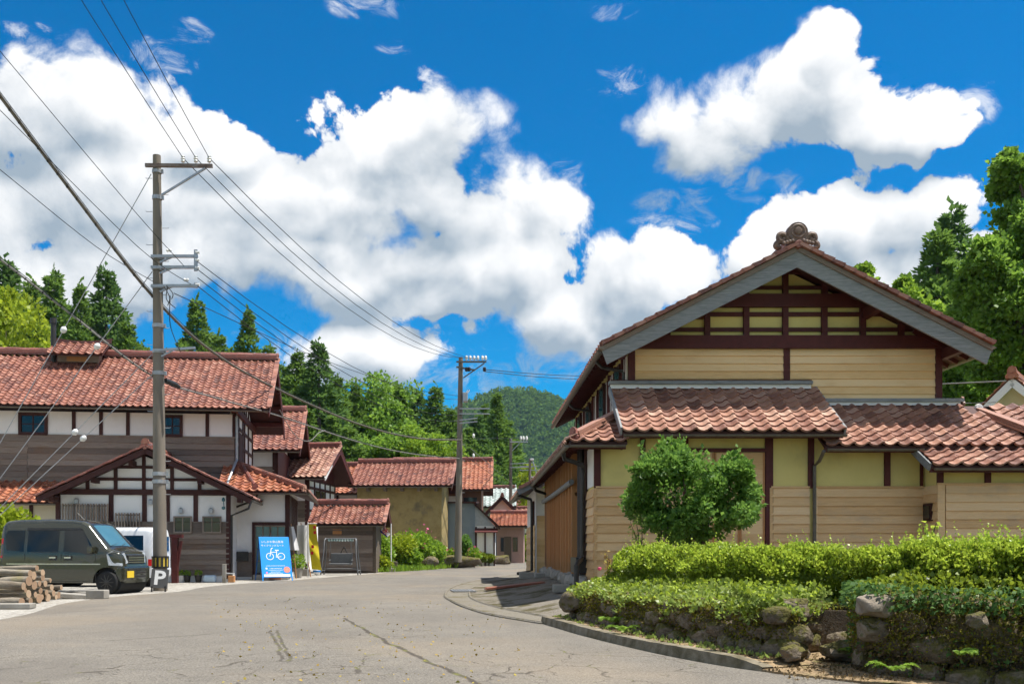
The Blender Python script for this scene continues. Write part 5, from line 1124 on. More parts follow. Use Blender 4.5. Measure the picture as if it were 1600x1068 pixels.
wire('service_wire', 'pale upper wire in front of the dark trees right of the gable', [(1440, 601, 31), (1572, 595, 27)], .02, 'wire_grey'); wire('service_wire', 'pale lower wire in front of the dark trees right of the gable', [(1440, 632, 31), (1556, 628, 27)], .012, 'wire_grey')
# stays running down to an anchor out of frame on the left
anc = P(-131, 925, 25.2)
for i, ((px, py), (bx_, by_), lb) in enumerate((((236, 272), (97, 520), 'steepest stay wire'), ((238, 424), (150, 544), 'second stay wire'), ((238, 553), (115, 678), 'third stay wire'), ((238, 585), (128, 688), 'lowest stay wire'))):
    a = P(px, py, 25.9); T = thing('stay_wire', f'{lb} from the tall pole down left with a white insulator', 'stay wire', anc, 0, 'pole stays')
    m = MB(); m.tube([Vector(), a - anc], .012, 6); m.build('cable', M_['galv'], T, True)
    t = (px - bx_) / (px + 131); c = a.lerp(anc, t) - anc; d = (a - anc).normalized()
    m = MB(); m.tube([c - d * .09, c - d * .05, c, c + d * .05, c + d * .09], [.03, .075, .085, .075, .03], 10); m.build('stay_insulator', M_['porcelain'], T, True)

# ------------------------------------------------------------------ vans
def van(label, loc, rz, paint, roofline, group=None, name='van'):
    """x forward; roofline: (x, z) from tail to nose along the top silhouette"""
    T = thing(name, label, 'van', loc, rz, group)
    def top(x):
        for (a, za), (b, zb) in zip(roofline, roofline[1:]):
            if a <= x <= b: t = (x - a) / (b - a); return za + (zb - za) * t
        return roofline[-1][1]
    wx = (1.28, -1.12); WR = .29
    def half(x):
        w = .735
        if x > 1.25: w -= .42 * (x - 1.25) ** 2 * 2.2
        if x < -1.55: w -= 1.6 * (-1.55 - x) ** 2
        return w
    def wid(x, z):
        w = half(x)
        if z > 1.02: w -= (z - 1.02) * .145
        if z < .45: w -= (.45 - z) * .08
        return w
    def bot(x):
        b = .27
        for c in wx:
            q = (WR + .075) ** 2 - (x - c) ** 2
            if q > 0: b = max(b, .30 + math.sqrt(q))
        return b
    xs = sorted(set([round(v, 3) for v in np.arange(-1.70, 1.70, .04)] + [a for a, _ in roofline] + [1.69]))
    rows = []
    for x in xs:
        zt, zb = top(x), bot(x); r = min(.13, (zt - zb) * .3); row = []
        for t in (0, .12, .25, .4, .55, .7, .85, 1.0): z = zb + (zt - r - zb) * t; row.append((wid(x, z), z))
        w0 = wid(x, zt - r)
        for q in (25, 50, 75, 90): row.append((w0 - r * 1.2 * (1 - math.cos(R(q))), zt - r + r * math.sin(R(q))))
        row.append((w0 * .45, zt + .008)); row.append((0, zt + .012)); rows.append([(x, -a, z) for a, z in row] + [(x, a, z) for a, z in row[-2::-1]])
    m = MB(); n = len(rows[0])
    vs = [p for rw in rows for p in rw]
    fs = [(i * n + j, (i + 1) * n + j, (i + 1) * n + j + 1, i * n + j + 1) for i in range(len(rows) - 1) for j in range(n - 1)]
    fs += [tuple(range(n - 1, -1, -1))[::-1][::-1], tuple((len(rows) - 1) * n + j for j in range(n))]
    m.add(vs, fs); body = m.build('body', paint, T, True)
    m = MB(); m.box(-1.55, 1.5, -.6, .6, .26, .5); m.build('underbody', M_['rubber'], T)
    for c in wx:
        m = MB(); m.lathe([(.36, -.62), (.36, .62)], 20, (c, 0, .32), 'Y'); m.build('wheel_well', M_['rubber'], T)
        for s in (-1, 1):
            wl = MB().lathe([(.15, -.085), (.26, -.085), (.285, -.06), (.29, 0), (.285, .06), (.26, .085), (.15, .085)], 28, (c, s * .64, .29), 'Y').build('wheel', M_['rubber'], T, True)
            q = MB(); q.lathe([(.001, 0), (.2, 0), (.2, s * .02), (.19, s * .02)], 24, (c, s * .655, .29), 'Y'); q.build('rim', M_['black_metal'], wl, True)
            sp = MB()
            for k in range(10): a = k * math.pi / 5; sp.beam((c + math.cos(a) * .03, s * .725, .29 + math.sin(a) * .03), (c + math.cos(a) * .19, s * .715, .29 + math.sin(a) * .19), .025, .02, (0, 1, 0))
            sp.lathe([(.19, s * .70 - .01), (.205, s * .70 - .01), (.205, s * .70 + .02), (.19, s * .70 + .02)], 28, (c, 0, .29), 'Y'); sp.lathe([(.001, s * .74), (.04, s * .735), (.045, s * .70), (.001, s * .70)], 10, (c, 0, .29), 'Y')
            sp.build('spokes', mk('gunmetal', [(.05, .047, .042), (.08, .075, .07)], 5, .35, metal=.7), wl)
    def onside(name, poly, mat, s, off=.006, parent=None):
        m = MB(); pts = [(x, s * (wid(x, z) + off), z) for x, z in poly]; m.prism(pts, (0, -s * .02, 0)); return m.build(name, mat, parent or T)
    return T, body, top, wid, onside
green = mk('dark_green_metallic', [(.040, .042, .028), (.047, .048, .031)], 3, .2, 0, 10, 0, spec=.6, coat=.7, metal=.35)
trim = M_['black_metal']; chrome = mk('chrome', [(.55, .55, .55), (.62, .62, .62)], 4, .15, metal=1.0)
lamp = mk('headlamp_lens', [(.16, .19, .22), (.55, .58, .6)], 22, .08, spec=.8)
VG = mk('tinted_van_glass', [(.004, .006, .005), (.006, .008, .007)], 2, .02, 0, 10, 0, spec=.7)
WG = mk('windscreen_glass', [(.05, .13, .17), (.07, .17, .22)], 2, .04, 0, 10, 0, spec=.8)
rl = [(-1.70, 1.62), (-1.66, 1.78), (-1.58, 1.845), (-1.3, 1.875), (-.4, 1.885), (.25, 1.87), (.55, 1.83), (.72, 1.76), (1.27, 1.17), (1.36, 1.12), (1.55, 1.06), (1.64, .98), (1.67, .85), (1.70, .45)]
T, body, top, wid, onside = van('dark olive-green kei van parked beside the log pile', (-10.42, 25.0, 0), R(-10), green, rl)
for s in (-1, 1):
    gl = [((-1.50, 1.10), (-1.02, 1.06), (-1.02, 1.60), (-1.50, 1.60), (-1.56, 1.50)), ((-.92, 1.06), (-.05, 1.06), (-.05, 1.60), (-.92, 1.60)), ((.10, 1.06), (.55, 1.03), (.84, .97), (.93, 1.0), (.93, 1.12), (.60, 1.60), (.10, 1.60))]
    for i, g in enumerate(gl):
        w = onside('side_window', g, VG, s, .004)
        fr = onside('window_trim', [(x + (.03 if x > sum(p[0] for p in g) / len(g) else -.03), z + (.03 if z > 1.3 else -.03)) for x, z in g], trim, s, -.004, w)
    onside('side_moulding', [(-1.5, .735), (1.12, .735), (1.12, .76), (-1.5, .76)], chrome, s, .004)
    onside('rain_visor', [(-.95, 1.60), (.62, 1.60), (.55, 1.66), (-.95, 1.66)], trim, s, .02)
    for x in (-.985, .03, .985): onside('door_seam', [(x, .32), (x + .014, .32), (x + .014, 1.0), (x, 1.0)], trim, s, .003)
    onside('door_seam', [(-.99, .30), (.86, .30), (.86, .315), (-.99, .315)], trim, s, .003)
    for a, b in ((-.30, -.08), (.12, .34)):
        h = onside('door_handle', [(a, .84), (b, .84), (b, .96), (a, .96)], trim, s, .012); onside('handle_grip', [(a + .02, .89), (b - .02, .89), (b - .02, .93), (a + .02, .93)], chrome, s, .03, h)
    m = MB(); m.cbox(.82, .98, s * .76 - .1, s * .76 + .1, 1.02, 1.2, .03); m.build('door_mirror', green, T)
    onside('fuel_flap', [(.04, .36), (.2, .36), (.2, .56), (.16, .62), (.04, .62)], green, s, .003)
    m = MB(); pts = [(1.30, s * .745, 1.0), (1.45, s * .71, 1.07), (1.64, s * .50, 1.03), (1.70, s * .42, .78), (1.64, s * .62, .70), (1.36, s * .745, .72)]; m.prism(pts, (-.08, -s * .05, 0)); m.build('headlight', lamp, T)
    onside('tail_light', [(-1.69, .9), (-1.62, .9), (-1.62, 1.4), (-1.69, 1.4)], M_['red'], s, .006)
m = MB(); m.grid(lambda u, v: Vector((.76 + .49 * v, (u - .5) * (1.14 + .06 * v), top(.76 + .49 * v) + .022 - .05 * (2 * u - 1) ** 4)), 8, 8); m.build('windscreen', WG, T, True)
m = MB(); m.tube([(1.26, -.5, 1.2), (1.2, -.1, 1.26), (1.1, .3, 1.36)], .008, 5); m.tube([(1.26, 0, 1.2), (1.2, .3, 1.27)], .008, 5); m.build('wiper', trim, T)
gr = bx('grille', trim, T, 1.60, 1.69, -.40, .40, .74, .98, .02)
for z in (.78, .84, .90): bx('grille_bar', chrome, gr, 1.685, 1.70, -.38, .38, z, z + .014)
bm_ = bx('bumper', green, T, 1.45, 1.705, -.66, .66, .30, .70, .06)
for z in (.40, .50, .58): bx('bumper_slot', trim, bm_, 1.69, 1.712, -.42, .42, z, z + .05)
pl = bx('number_plate', mk('yellow_plate', [(.72, .50, .03), (.75, .53, .04)], 3, .5), T, 1.71, 1.722, -.50, -.18, .40, .57)
m = MB(); m.tube([(.35, -.2, 1.87), (.15, -.2, 2.06)], .006, 5); m.build('aerial', trim, T)
white = mk('white_car_paint', [(.70, .72, .74), (.74, .76, .78)], 3, .25, 0, 10, 0, spec=.5, coat=.5)
rl2 = [(-1.70, 1.55), (-1.66, 1.72), (-1.5, 1.76), (.5, 1.76), (.7, 1.70), (1.05, 1.12), (1.6, 1.02), (1.66, .9), (1.70, .45)]
T, body, top, wid, onside = van('white boxy car half hidden behind the green van and the tall pole', (-11.25, 29.2, 0), R(176), white, rl2, name='parked_car'); T['category'] = 'car'
for s in (-1, 1):
    for g in (((-1.45, 1.08), (-.75, 1.08), (-.75, 1.52), (-1.42, 1.52)), ((-.65, 1.08), (.0, 1.08), (.0, 1.52), (-.65, 1.52)), ((.1, 1.08), (.85, 1.08), (.6, 1.52), (.1, 1.52))):
        w = onside('side_window', g, VG, s, .004); onside('window_trim', [(x + (.03 if x > sum(p[0] for p in g) / 4 else -.03), z + (.03 if z > 1.3 else -.03)) for x, z in g], white, s, .002, w)
    onside('tail_light', [(-1.69, .62), (-1.60, .62), (-1.60, .82), (-1.69, .82)], M_['red'], s, .012)
    onside('door_seam', [(-.7, .35), (-.688, .35), (-.688, 1.05), (-.7, 1.05)], trim, s, .003)
bx('rear_window', VG, T, -1.715, -1.69, -.55, .55, 1.05, 1.5); bx('bumper', white, T, -1.74, -1.6, -.68, .68, .3, .55, .04)

# ------------------------------------------------------------------ firewood pile
bark2 = mk('pale_lichened_bark', [(.06, .048, .032), (.15, .12, .088), (.26, .225, .175), (.36, .33, .28)], 5, .95, .7, 25, .3, stretch=(.5, 1, 1), dirt=((.22, .19, .05), 3.0, .5), bdist=.02)
def cutwood():
    T = new_mat('sawn_log_end'); x, y, z = T.sep(T.obj)
    rr = T.v('LENGTH', T.comb(0.0, y, z)); rings = T.m('SINE', T.m('MULTIPLY', T.m('ADD', rr, T.m('MULTIPLY', T.noise(T.obj, 9, 2, .5), .02)), 260.0))
    col = ramp(T, T.m('ADD', T.m('MULTIPLY', rings, .12), T.m('ADD', T.m('MULTIPLY', T.rand, .45), .25)), [(.19, .11, .06), (.33, .21, .13), (.44, .31, .20), (.50, .38, .27)])
    T.put(T.b.inputs['Base Color'], col); T.b.inputs['Roughness'].default_value = .9; return T.mat
M_['cut'] = cutwood()
LG = [(58, 887, 4.6), (47, 895, 5), (53, 898.5, 6.2), (67, 894, 5), (45.5, 907, 8), (37, 915, 6.4), (54, 913.5, 7.2), (71, 911, 4.8), (81, 917, 4.4), (96, 917, 4), (45, 927, 6.5), (55.5, 928, 5.2), (63.5, 922, 5), (73, 925, 4.6), (84, 926, 4.6), (75, 935, 6), (61.5, 938, 7.6), (48, 941, 6.2), (34, 940, 7.2), (92, 929, 5.2), (67, 902, 5), (62, 911, 4.4), (66, 932, 4.4), (88, 936, 4), (40, 921, 4), (79, 906, 3.6)]
ORD = ['first', 'second', 'third', 'fourth', 'fifth', 'sixth', 'seventh', 'eighth', 'ninth', 'tenth', 'eleventh', 'twelfth', 'thirteenth', 'fourteenth', 'fifteenth', 'sixteenth', 'seventeenth', 'eighteenth', 'nineteenth', 'twentieth']
ORD += ['twenty-' + w for w in ORD[:9]] + ['thirtieth'] + ['thirty-' + w for w in ORD[:9]]
lrow = [min(5, int((948 - py) / 10)) for px, py, r in LG]; rown = ['bottom', 'second', 'third', 'fourth', 'fifth', 'top']
lpos = [sorted(LG[j][0] for j in range(len(LG)) if lrow[j] == lrow[i]).index(LG[i][0]) for i in range(len(LG))]
for i, (px, py, r) in enumerate(LG):
    Yl = 18.7 + (px - 34) * .052; c = P(px, py, Yl); rr = r * Yl / F; c.z = max(c.z, rr * .95)
    m = MB(); n = 14; L = rnd.uniform(1.05, 1.5); prof = []
    pts = [Vector((-L * k / 5, .03 * math.sin(k * 1.3 + i) * k / 5, .025 * math.sin(k + i * 2) * k / 5)) for k in range(6)]
    m.tube(pts, [rr * (1 + .06 * math.sin(k * 2.1 + i)) for k in range(6)], n, False); ncap = len(m.v)
    m.cm = 1; m.add([m.v[k] for k in range(n)], [tuple(range(n - 1, -1, -1))]); m.add([m.v[5 * n + k] for k in range(n)], [tuple(range(n))])
    o = m.build('log', [bark2, M_['cut']], None, True); o.location = c; o.rotation_euler = (rnd.uniform(0, 6), rnd.uniform(-.04, .04), R(-9 + rnd.uniform(-7, 7)))
    tag(o, f'pale cut log, {ORD[lpos[i]]} from the left in the {rown[lrow[i]]} row of the firewood pile', 'log', 'firewood logs in the pile')
for i, (px, py, sx, sy, sz, lb) in enumerate(((152.5, 934.5, .22, .13, .2, 'square pale concrete block on the road edge by the van wheel'), (112, 934, .32, .22, .11, 'broken slab of concrete kerb beside the log pile'), (127, 930, .24, .16, .08, 'low broken kerb piece between the log pile and the square block'), (14, 950, .45, .16, .1, 'flat mossy board-like slab lying under the logs'))):
    c = G(px, py); o = bx('concrete_block', M_['concrete'], None, -sx, sx, -sy, sy, 0, sz, .02); o.location = c; o.rotation_euler = (0, R((0, 5, -3, 0)[i]), R((-6, 14, 8, 4)[i])); tag(o, lb, 'block')

# ------------------------------------------------------------------ signs and street clutter on the left
def face(o, nrm, up):      # matrix: local x right, y up, z out of the face
    z = Vector(nrm).normalized(); y = Vector(up); y = (y - z * y.dot(z)).normalized(); x = y.cross(z); return basis(x, y, z, Vector(o))
# parking board leaning on the pole
c = G(248, 919.5); T = thing('parking_sign', 'dark board with white letter P leaning at the foot of the tall pole', 'sign', (X_(247, 25.3), 25.3, 0), R(4))
slate = mk('slate_board', [(.07, .07, .07), (.10, .10, .10)], 4, .8)
m = MB(); m.M = Matrix.Rotation(R(-9), 4, 'X') @ Matrix.Rotation(R(4), 4, 'Y'); m.cbox(-.225, .225, -.012, .012, .10, .60, .006); m.build('board', slate, T)
for x in (-.16, .19): m = MB(); m.tube([(x, -.02, 0), (x, .0, .14)], .025, 6); m.build('leg', trim, T)
Mp = Matrix.Rotation(R(-9), 4, 'X') @ Matrix.Rotation(R(4), 4, 'Y') @ Matrix.Translation((.0, -.016, .35)) @ Matrix.Rotation(R(90), 4, 'X')
t = text_part('P', .52, M_['white_paint'], T, Mp, 'letter', .002, sx=1.15, offset=.014)
# blue cycling-route A-board
c = Vector((X_(430, 34.0), 34.0, 0)); nrm = Vector((.42, -.9, 0)).normalized(); w = Vector((-nrm.y, nrm.x, 0)); w = Vector((.9, .42, 0)).normalized()
T = thing('a_board', 'tall bright blue cycling-route sandwich board with white bicycle at the shop corner', 'sign', c)
blue = mk('bright_blue_print', [(.004, .25, .72), (.005, .27, .76)], 2, .45); bluef = mk('blue_steel_frame', [(.005, .10, .38), (.006, .12, .42)], 3, .5)
HB_, WB_ = 1.42, 1.02
lean_ = nrm * .62; foot = -w * (WB_ / 2) + lean_ * .55 + Vector((0, 0, .12)); upv = (Vector((0, 0, HB_)) - lean_ * .95)
Fm = face(Vector((0, 0, .12)) + lean_ * .55, (upv.cross(w)) * -1 if (upv.cross(w)).dot(nrm) < 0 else upv.cross(w), upv)
Lb = upv.length
m = MB(); m.M = Fm; m.cbox(-WB_ / 2, WB_ / 2, 0, Lb, -.015, .015, .006); m.build('panel', blue, T)
for s in (-1, 1):
    m = MB(); m.M = Fm; m.beam((s * (WB_ / 2 + .01), -.13, 0), (s * (WB_ / 2 + .01), Lb, 0), .03, .035); m.build('leg', blue, T)
    m = MB(); a = Fm @ Vector((s * WB_ / 2, Lb * .98, -.03)); m.beam(a, Vector((a.x, a.y, 0)) - nrm * .62, .03, .03); m.build('leg', bluef, T)
wm_ = mk('white_print', [(.78, .78, .78), (.82, .82, .82)], 3, .5)
on = lambda x, y: Fm @ Matrix.Translation((x, y, .017))
text_part('いしかわ里山里海', .098, wm_, T, on(-.07, Lb - .20)); text_part('サイクリングルート', .092, wm_, T, on(-.07, Lb - .34))
bk = MB(); bk.M = Fm @ Matrix.Translation((.0, Lb * .55, .022))
def ring(mb, cx, cy, r, t=.022):
    n = 24; vs = []; 
    for k in range(n): a = 2 * math.pi * k / n; vs += [(cx + math.cos(a) * (r - t), cy + math.sin(a) * (r - t), 0), (cx + math.cos(a) * r, cy + math.sin(a) * r, 0)]
    mb.add(vs, [(2 * k, 2 * k + 1, (2 * k + 3) % (2 * n), (2 * k + 2) % (2 * n)) for k in range(n)])
def stroke(mb, pts, t=.022):
    for a, b in zip(pts, pts[1:]): mb.beam((a[0], a[1], 0), (b[0], b[1], 0), t, .003, (0, 0, 1))
ring(bk, -.20, -.06, .135); ring(bk, .20, -.06, .135)
stroke(bk, [(-.20, -.06), (-.17, .06), (-.13, .24), (-.07, .26)]); stroke(bk, [(-.16, .1), (.05, .1)]); stroke(bk, [(.06, .16), (.02, -.10)]); stroke(bk, [(.02, -.09), (.2, -.07)]); stroke(bk, [(.0, .17), (.13, .17)], .035)
bk.build('bicycle_emblem', wm_, T)
for k, (y, wd) in enumerate(((.43, .62), (.33, .40), (.27, .48), (.20, .34), (.15, .5))):
    m = MB(); m.M = on(0, y)
    x = -wd / 2 - .05
    while x < wd / 2 - .05: l = rnd.uniform(.018, .04); m.box(x, x + l, -.009, .009, 0, .002); x += l + .014
    m.build('small_print', wm_, T, kind='stuff')
m = MB(); m.M = on(-.36, .33); m.box(-.03, .03, -.03, .03, 0, .002); m.build('icon', wm_, T); m = MB(); m.M = on(-.36, .17); m.cbox(-.03, .03, -.035, .035, -.002, .002, .0015); m.build('icon', mk('pink_icon', [(.72, .2, .33), (.75, .25, .36)], 3), T)
m = MB(); m.M = on(.36, .28); m.lathe([(.001, 0), (.115, 0), (.115, .003), (.001, .003)], 24); m.build('round_sticker', mk('coral_print', [(.80, .25, .18), (.82, .28, .2)], 3), T)
text_part('～～', .06, wm_, T, on(.36, .28) @ Matrix.Translation((0, 0, .004)))
m = MB(); m.M = on(.0, .065); m.box(-.46, .46, -.045, .045, 0, .003); m.build('white_strip', wm_, T)
# QR panel left blank

# banners
T = thing('banner_flag', 'yellow vertical banner on a white pole beside the plank shed', 'banner', (X_(481, 37.5), 37.5, 0))
m = MB(); m.tube([(0, 0, 0), (0, 0, 2.15)], .02, 8); m.build('pole', M_['white_paint'], T, True); m = MB(); m.tube([(0, 0, 2.1), (.36, 0, 2.1)], .012, 6); m.build('crossbar', M_['white_paint'], T, True)
m = MB(); m.grid(lambda u, v: Vector((.03 + u * (.30 + .10 * (1 - v)) + (1 - v) ** 2 * .12, .06 * math.sin(v * 9 + u * 3) * (1.2 - v), .32 + v * 1.76 - .05 * u * (1 - v))), 8, 24)
fl = m.build('cloth', mk('yellow_cloth', [(.62, .50, .02), (.68, .56, .03)], 3, .8), T, True)
for k, (x, z) in enumerate(((.27, 1.95), (.28, 1.75), (.2, 1.2), (.18, .95))): m = MB(); m.box(x - .05, x + .05, -.075, -.07, z - .06, z + .06); m.build('print_mark', M_['red'], fl)
for i, (px, y0, y1, Yb, wd, lb) in enumerate(((459, 822, 859, 36.2, .42, 'white cloth banner hanging by the shop corner post'), (474, 820, 880, 38.2, .5, 'white banner behind the potted plants near the yellow flag'))):
    zb, zt_ = Z_(y1, Yb), Z_(y0, Yb); T = thing('white_banner', lb, 'banner', (X_(px, Yb), Yb, 0)); m = MB(); m.tube([(.1 + .2 * i, 0, 0), (-.1, 0, zt_ + .1)], .02, 6); m.build('pole', M_['lattice_wood'], T, True)
    m = MB(); m.grid(lambda u, v: Vector((-wd / 2 + u * wd * (1 - .5 * v if i == 0 else 1), .05 * math.sin(u * 8) - .04, zb + v * (zt_ - zb))), 8, 8); m.build('cloth', M_['white_paint'], T, True)
# ice flag
Yf_ = 46.0; T = thing('ice_flag', 'small white flag with red ice character on a thin white pole before the bushes', 'flag', (X_(611, Yf_), Yf_, .05))
m = MB(); m.tube([(0, 0, 0), (0, 0, Z_(819, Yf_))], .028, 8); m.build('pole', M_['white_paint'], T, True)
A, B, Cc, Dd = [P(px, py, Yf_) - Vector((X_(611, Yf_), Yf_, .05)) for px, py in ((610, 834), (600, 820), (594, 830), (605, 839))]
def fg(u, v): p = A.lerp(Dd, v).lerp(B.lerp(Cc, v), u); return p + Vector((0, -.05 + .04 * math.sin(u * 7), 0))
m = MB(); m.grid(fg, 8, 6); fl = m.build('cloth', M_['white_paint'], T, True)
m = MB(); m.grid(lambda u, v: fg(u, .78 + .22 * v) + Vector((0, -.012, 0)), 8, 2); m.build('wave_print', mk('navy_print', [(.015, .02, .16), (.02, .03, .2)], 3), fl)
ex = (B - A).normalized(); ey = (A - Dd).normalized(); Mi = basis(-ex * 1, ey, Vector((0, -1, 0)), fg(.52, .42) + Vector((0, -.05, 0)))
text_part('氷', .30, M_['red'], fl, Mi, 'ice_character', .004, offset=.006)
bx('foot_block', M_['concrete'], T, -.2, .2, -.15, .15, -.05, .12, .02)
# swing seat
SWM = mk('grey_tube', [(.11, .115, .12), (.17, .175, .18)], 6, .5, metal=.3)
Ys = 41.2; s0 = Vector((X_(534, Ys), Ys, 0)); T = thing('swing_seat', 'grey metal garden swing seat with scalloped canopy bar before the plank shed', 'swing seat', s0)
q = lambda px, py, dy=0: P(px, py, Ys + dy) - s0
ht = q(534, 841).z; xl, xr_ = q(508, 841).x, q(557, 841).x
for s, x in ((-1, xl), (1, xr_)):
    for dy in (-.45, .45): m = MB(); m.tube(spline([(x + s * .12, dy, .0), (x + s * .02, dy * .75, ht * .6), (x, dy * .35, ht * .95), (x - s * .06, dy * .1, ht)], 4), .028, 8); m.build('leg', SWM, T, True)
    m = MB(); m.tube([(x + s * .1, -.42, .18), (x + s * .1, .42, .18)], .022, 6); m.build('cross_tube', SWM, T, True)
    for dy in (-.2, .25): m = MB(); m.tube([(x - s * .25, 0, ht), (x - s * .2, dy, .68)], .008, 5); m.build('hanger', SWM, T, True)
m = MB(); m.tube([(xl, 0, ht), (xr_, 0, ht)], .032, 8); m.build('top_bar', SWM, T, True); m = MB(); m.tube([(xl, .4, .25), (xr_, .4, .25)], .02, 6); m.build('back_tube', SWM, T, True)
m = MB(); m.grid(lambda u, v: Vector((xl + .12 + u * (xr_ - xl - .24), -.04 - .02 * math.sin(u * 60), ht - .02 - v * (.07 + .03 * abs(math.sin(u * 25))))), 48, 1); m.build('canopy_fringe', mk('teal_stripe', [(.10, .25, .24), (.5, .52, .5)], 9, .8), T)
bx('seat', SWM, T, xl + .2, xr_ - .2, -.3, .25, .42, .5, .03); bx('backrest', SWM, T, xl + .2, xr_ - .2, .2, .28, .5, .92, .03)
for s in (xl + .18, xr_ - .22): bx('armrest', SWM, T, s, s + .04, -.3, .25, .6, .65, .01)
for sgn in (-1, 1): m = MB(); m.tube([((xl + xr_) / 2 + .1, .3, 1.2), ((xl + xr_) / 2 + .1 + sgn * .18, .3, .85)], .02, 6); m.build('back_hook', M_['wire'], T, True)
m = MB(); m.lathe([(.001, 0), (.10, 0), (.13, .17), (.12, .17), (.095, .015), (.001, .015)], 14); o = m.build('bucket', mk('lime_plastic', [(.42, .58, .02), (.46, .62, .03)], 3, .4), None, True); o.location = G(542, 893) * 1; tag(o, 'small lime-green bucket under the swing seat', 'bucket')
m = MB(); m.lathe([(.001, -.16), (.09, -.13), (.15, -.05), (.16, .02), (.13, .1), (.06, .15), (.001, .16)], 16); m.cm = 1; m.lathe([(.162, -.03), (.168, 0), (.16, .05)], 16); o = m.build('ball', [M_['white_paint'], mk('blue_plastic', [(.02, .14, .42), (.03, .2, .5)], 3)], None, True); o.location = G(495, 898) + Vector((0, 0, .16)); tag(o, 'blue and white ball-like bundle at the foot of the yellow banner', 'ball')
def pot(px, py, r, h, mat, label, plant=None, z=0.0):
    T = thing('plant_pot', label, 'plant pot', G(px, py) + Vector((0, 0, z))); m = MB(); m.lathe([(.001, 0), (r * .75, 0), (r, h), (r * 1.06, h), (r * 1.06, h + .03), (r * .9, h + .03), (r * .86, h * .85), (.001, h * .85)], 14); m.build('pot', mat, T, True); return T
terra = mk('terracotta', [(.30, .12, .07), (.38, .16, .10)], 5, .85); POTS = []
POTS.append((pot(466, 902, .17, .34, M_['concrete'], 'tall pale grey pot next to the blue sandwich board'), .34, .5))
o = thing('planter_box', 'rusty-brown trough planter under the blue sandwich board', 'planter', G(424, 905)); bx('trough', terra, o, -.38, .38, -.12, .12, 0, .26, .02)
o = thing('planter_box', 'long grey trough planter at the foot of the potted climber', 'planter', G(473, 899) + Vector((0, 0, 0))); bx('trough', M_['concrete'], o, -.3, .3, -.14, .14, 0, .28, .02); POTS.append((o, .28, 1.1))
for px, lb in ((283, 'white pot on the gravel by the plank wall'), (292.5, 'small dark pot beside the white pot on the gravel'), (310, 'dark pot on a little stand below the plank wall')):
    POTS.append((pot(px, 909, .12, .2, M_['porcelain'] if px == 283 else M_['black_metal'], lb), .2, .16))
m = MB(); m.cbox(-.2, .2, -.12, .12, 0, .24, .06); m.cbox(-.08, .08, -.13, -.1, .12, .17, .01); o = m.build('plastic_box', mk('pale_blue_plastic', [(.42, .55, .66), (.48, .6, .7)], 3, .4)); o.location = G(328, 909); tag(o, 'pale blue rounded plastic box on the gravel by the wall', 'box')
T = thing('wooden_stand', 'dark red T-shaped timber post standing right of the pole', 'post', G(273.5, 910)); bx('post', M_['bengara'], T, -.1, .1, -.08, .08, 0, 1.48); bx('top_rail', M_['bengara'], T, -.62, .26, -.1, .1, 1.48, 1.6)
m = MB(); m.M = Matrix.Rotation(R(9), 4, 'Y'); m.box(-.06, .02, -.05, .05, 0, 1.4); m.build('brace', M_['bengara'], T)
T = thing('garden_tap', 'short pale tap post with bracket at the plank wall end', 'tap', G(350.5, 910)); bx('post', M_['concrete'], T, -.06, .06, -.05, .05, 0, .62, .01); m = MB(); m.tube([(.05, 0, .32), (.35, 0, .3)], .02, 6); m.build('spout', M_['galv'], T)
bx('block', M_['lattice_wood'], None, -.1, .1, -.1, .1, 0, .22, .01).location = G(362, 909); tag(bpy.context.scene.objects['block'], 'small pale timber offcut standing by the downpipe', 'block')
for i, (px, py, hh, ww, lb) in enumerate(((616.5, 892, .48, .13, 'stubby dark timber post beside the flag pole'), (683, 881, .42, .15, 'stubby timber post at the corner of the storehouse garden'), (706, 879, .34, .1, 'thin broken timber post near the mossy stones'))):
    o = bx('timber_post', M_['plank_dark'], None, -ww, ww, -ww, ww, 0, hh, .02); o.location = G(px, py); tag(o, lb, 'post')
o = bx('timber_rail', M_['plank_dark'], None, -.5, .5, -.08, .08, .1, .26, .02); o.location = G(628, 889); tag(o, 'low weathered timber rail in the grass by the flag pole', 'rail')
# small chime hanging from the wing eave
T = thing('hanging_charm', 'turquoise glass charm hanging under the wing eave', 'charm', P(349, 782, 32.3)); m = MB(); m.lathe([(.01, .12), (.05, .08), (.06, .0), (.03, -.02)], 8); m.build('bell', M_['glass_teal'], T, True); m = MB(); m.tube([(0, 0, 0), (.02, 0, -.2)], .015, 5); m.lathe([(.001, -.3), (.06, -.27), (.06, -.2), (.001, -.18)], 8); m.build('tail', M_['glass_teal'], T)

# ------------------------------------------------------------------ foliage tools
g = np.random.default_rng(21)
def unit(a): return a / np.maximum(np.linalg.norm(a, axis=-1, keepdims=True), 1e-6)
def leaf_arrays(Pt, Dr, size, asp=.45, fold=.12, gen=None):
    """one bent diamond leaf per point: Pt base, Dr direction"""
    q = gen or g; n = len(Pt); Dr = unit(Dr); rv = q.normal(size=(n, 3)); sd = unit(np.cross(Dr, rv)); up = np.cross(sd, Dr)
    s = (size if np.ndim(size) else np.full(n, size))[:, None]
    a = Pt; c = Pt + Dr * s; mid = Pt + Dr * s * .45 + up * s * fold
    V = np.stack([a, mid + sd * s * asp, c, mid - sd * s * asp], 1).reshape(-1, 3)
    return V, np.arange(4 * n).reshape(-1, 4)
def leaf_obj(name, Pt, Dr, size, mat, parent=None, asp=.45, kind=None, fold=.12):
    V, Q = leaf_arrays(np.asarray(Pt), np.asarray(Dr), size, asp, fold)
    return link(bpy.data.objects.new(name, mesh_np(name, V, Q, mat)), parent, kind)
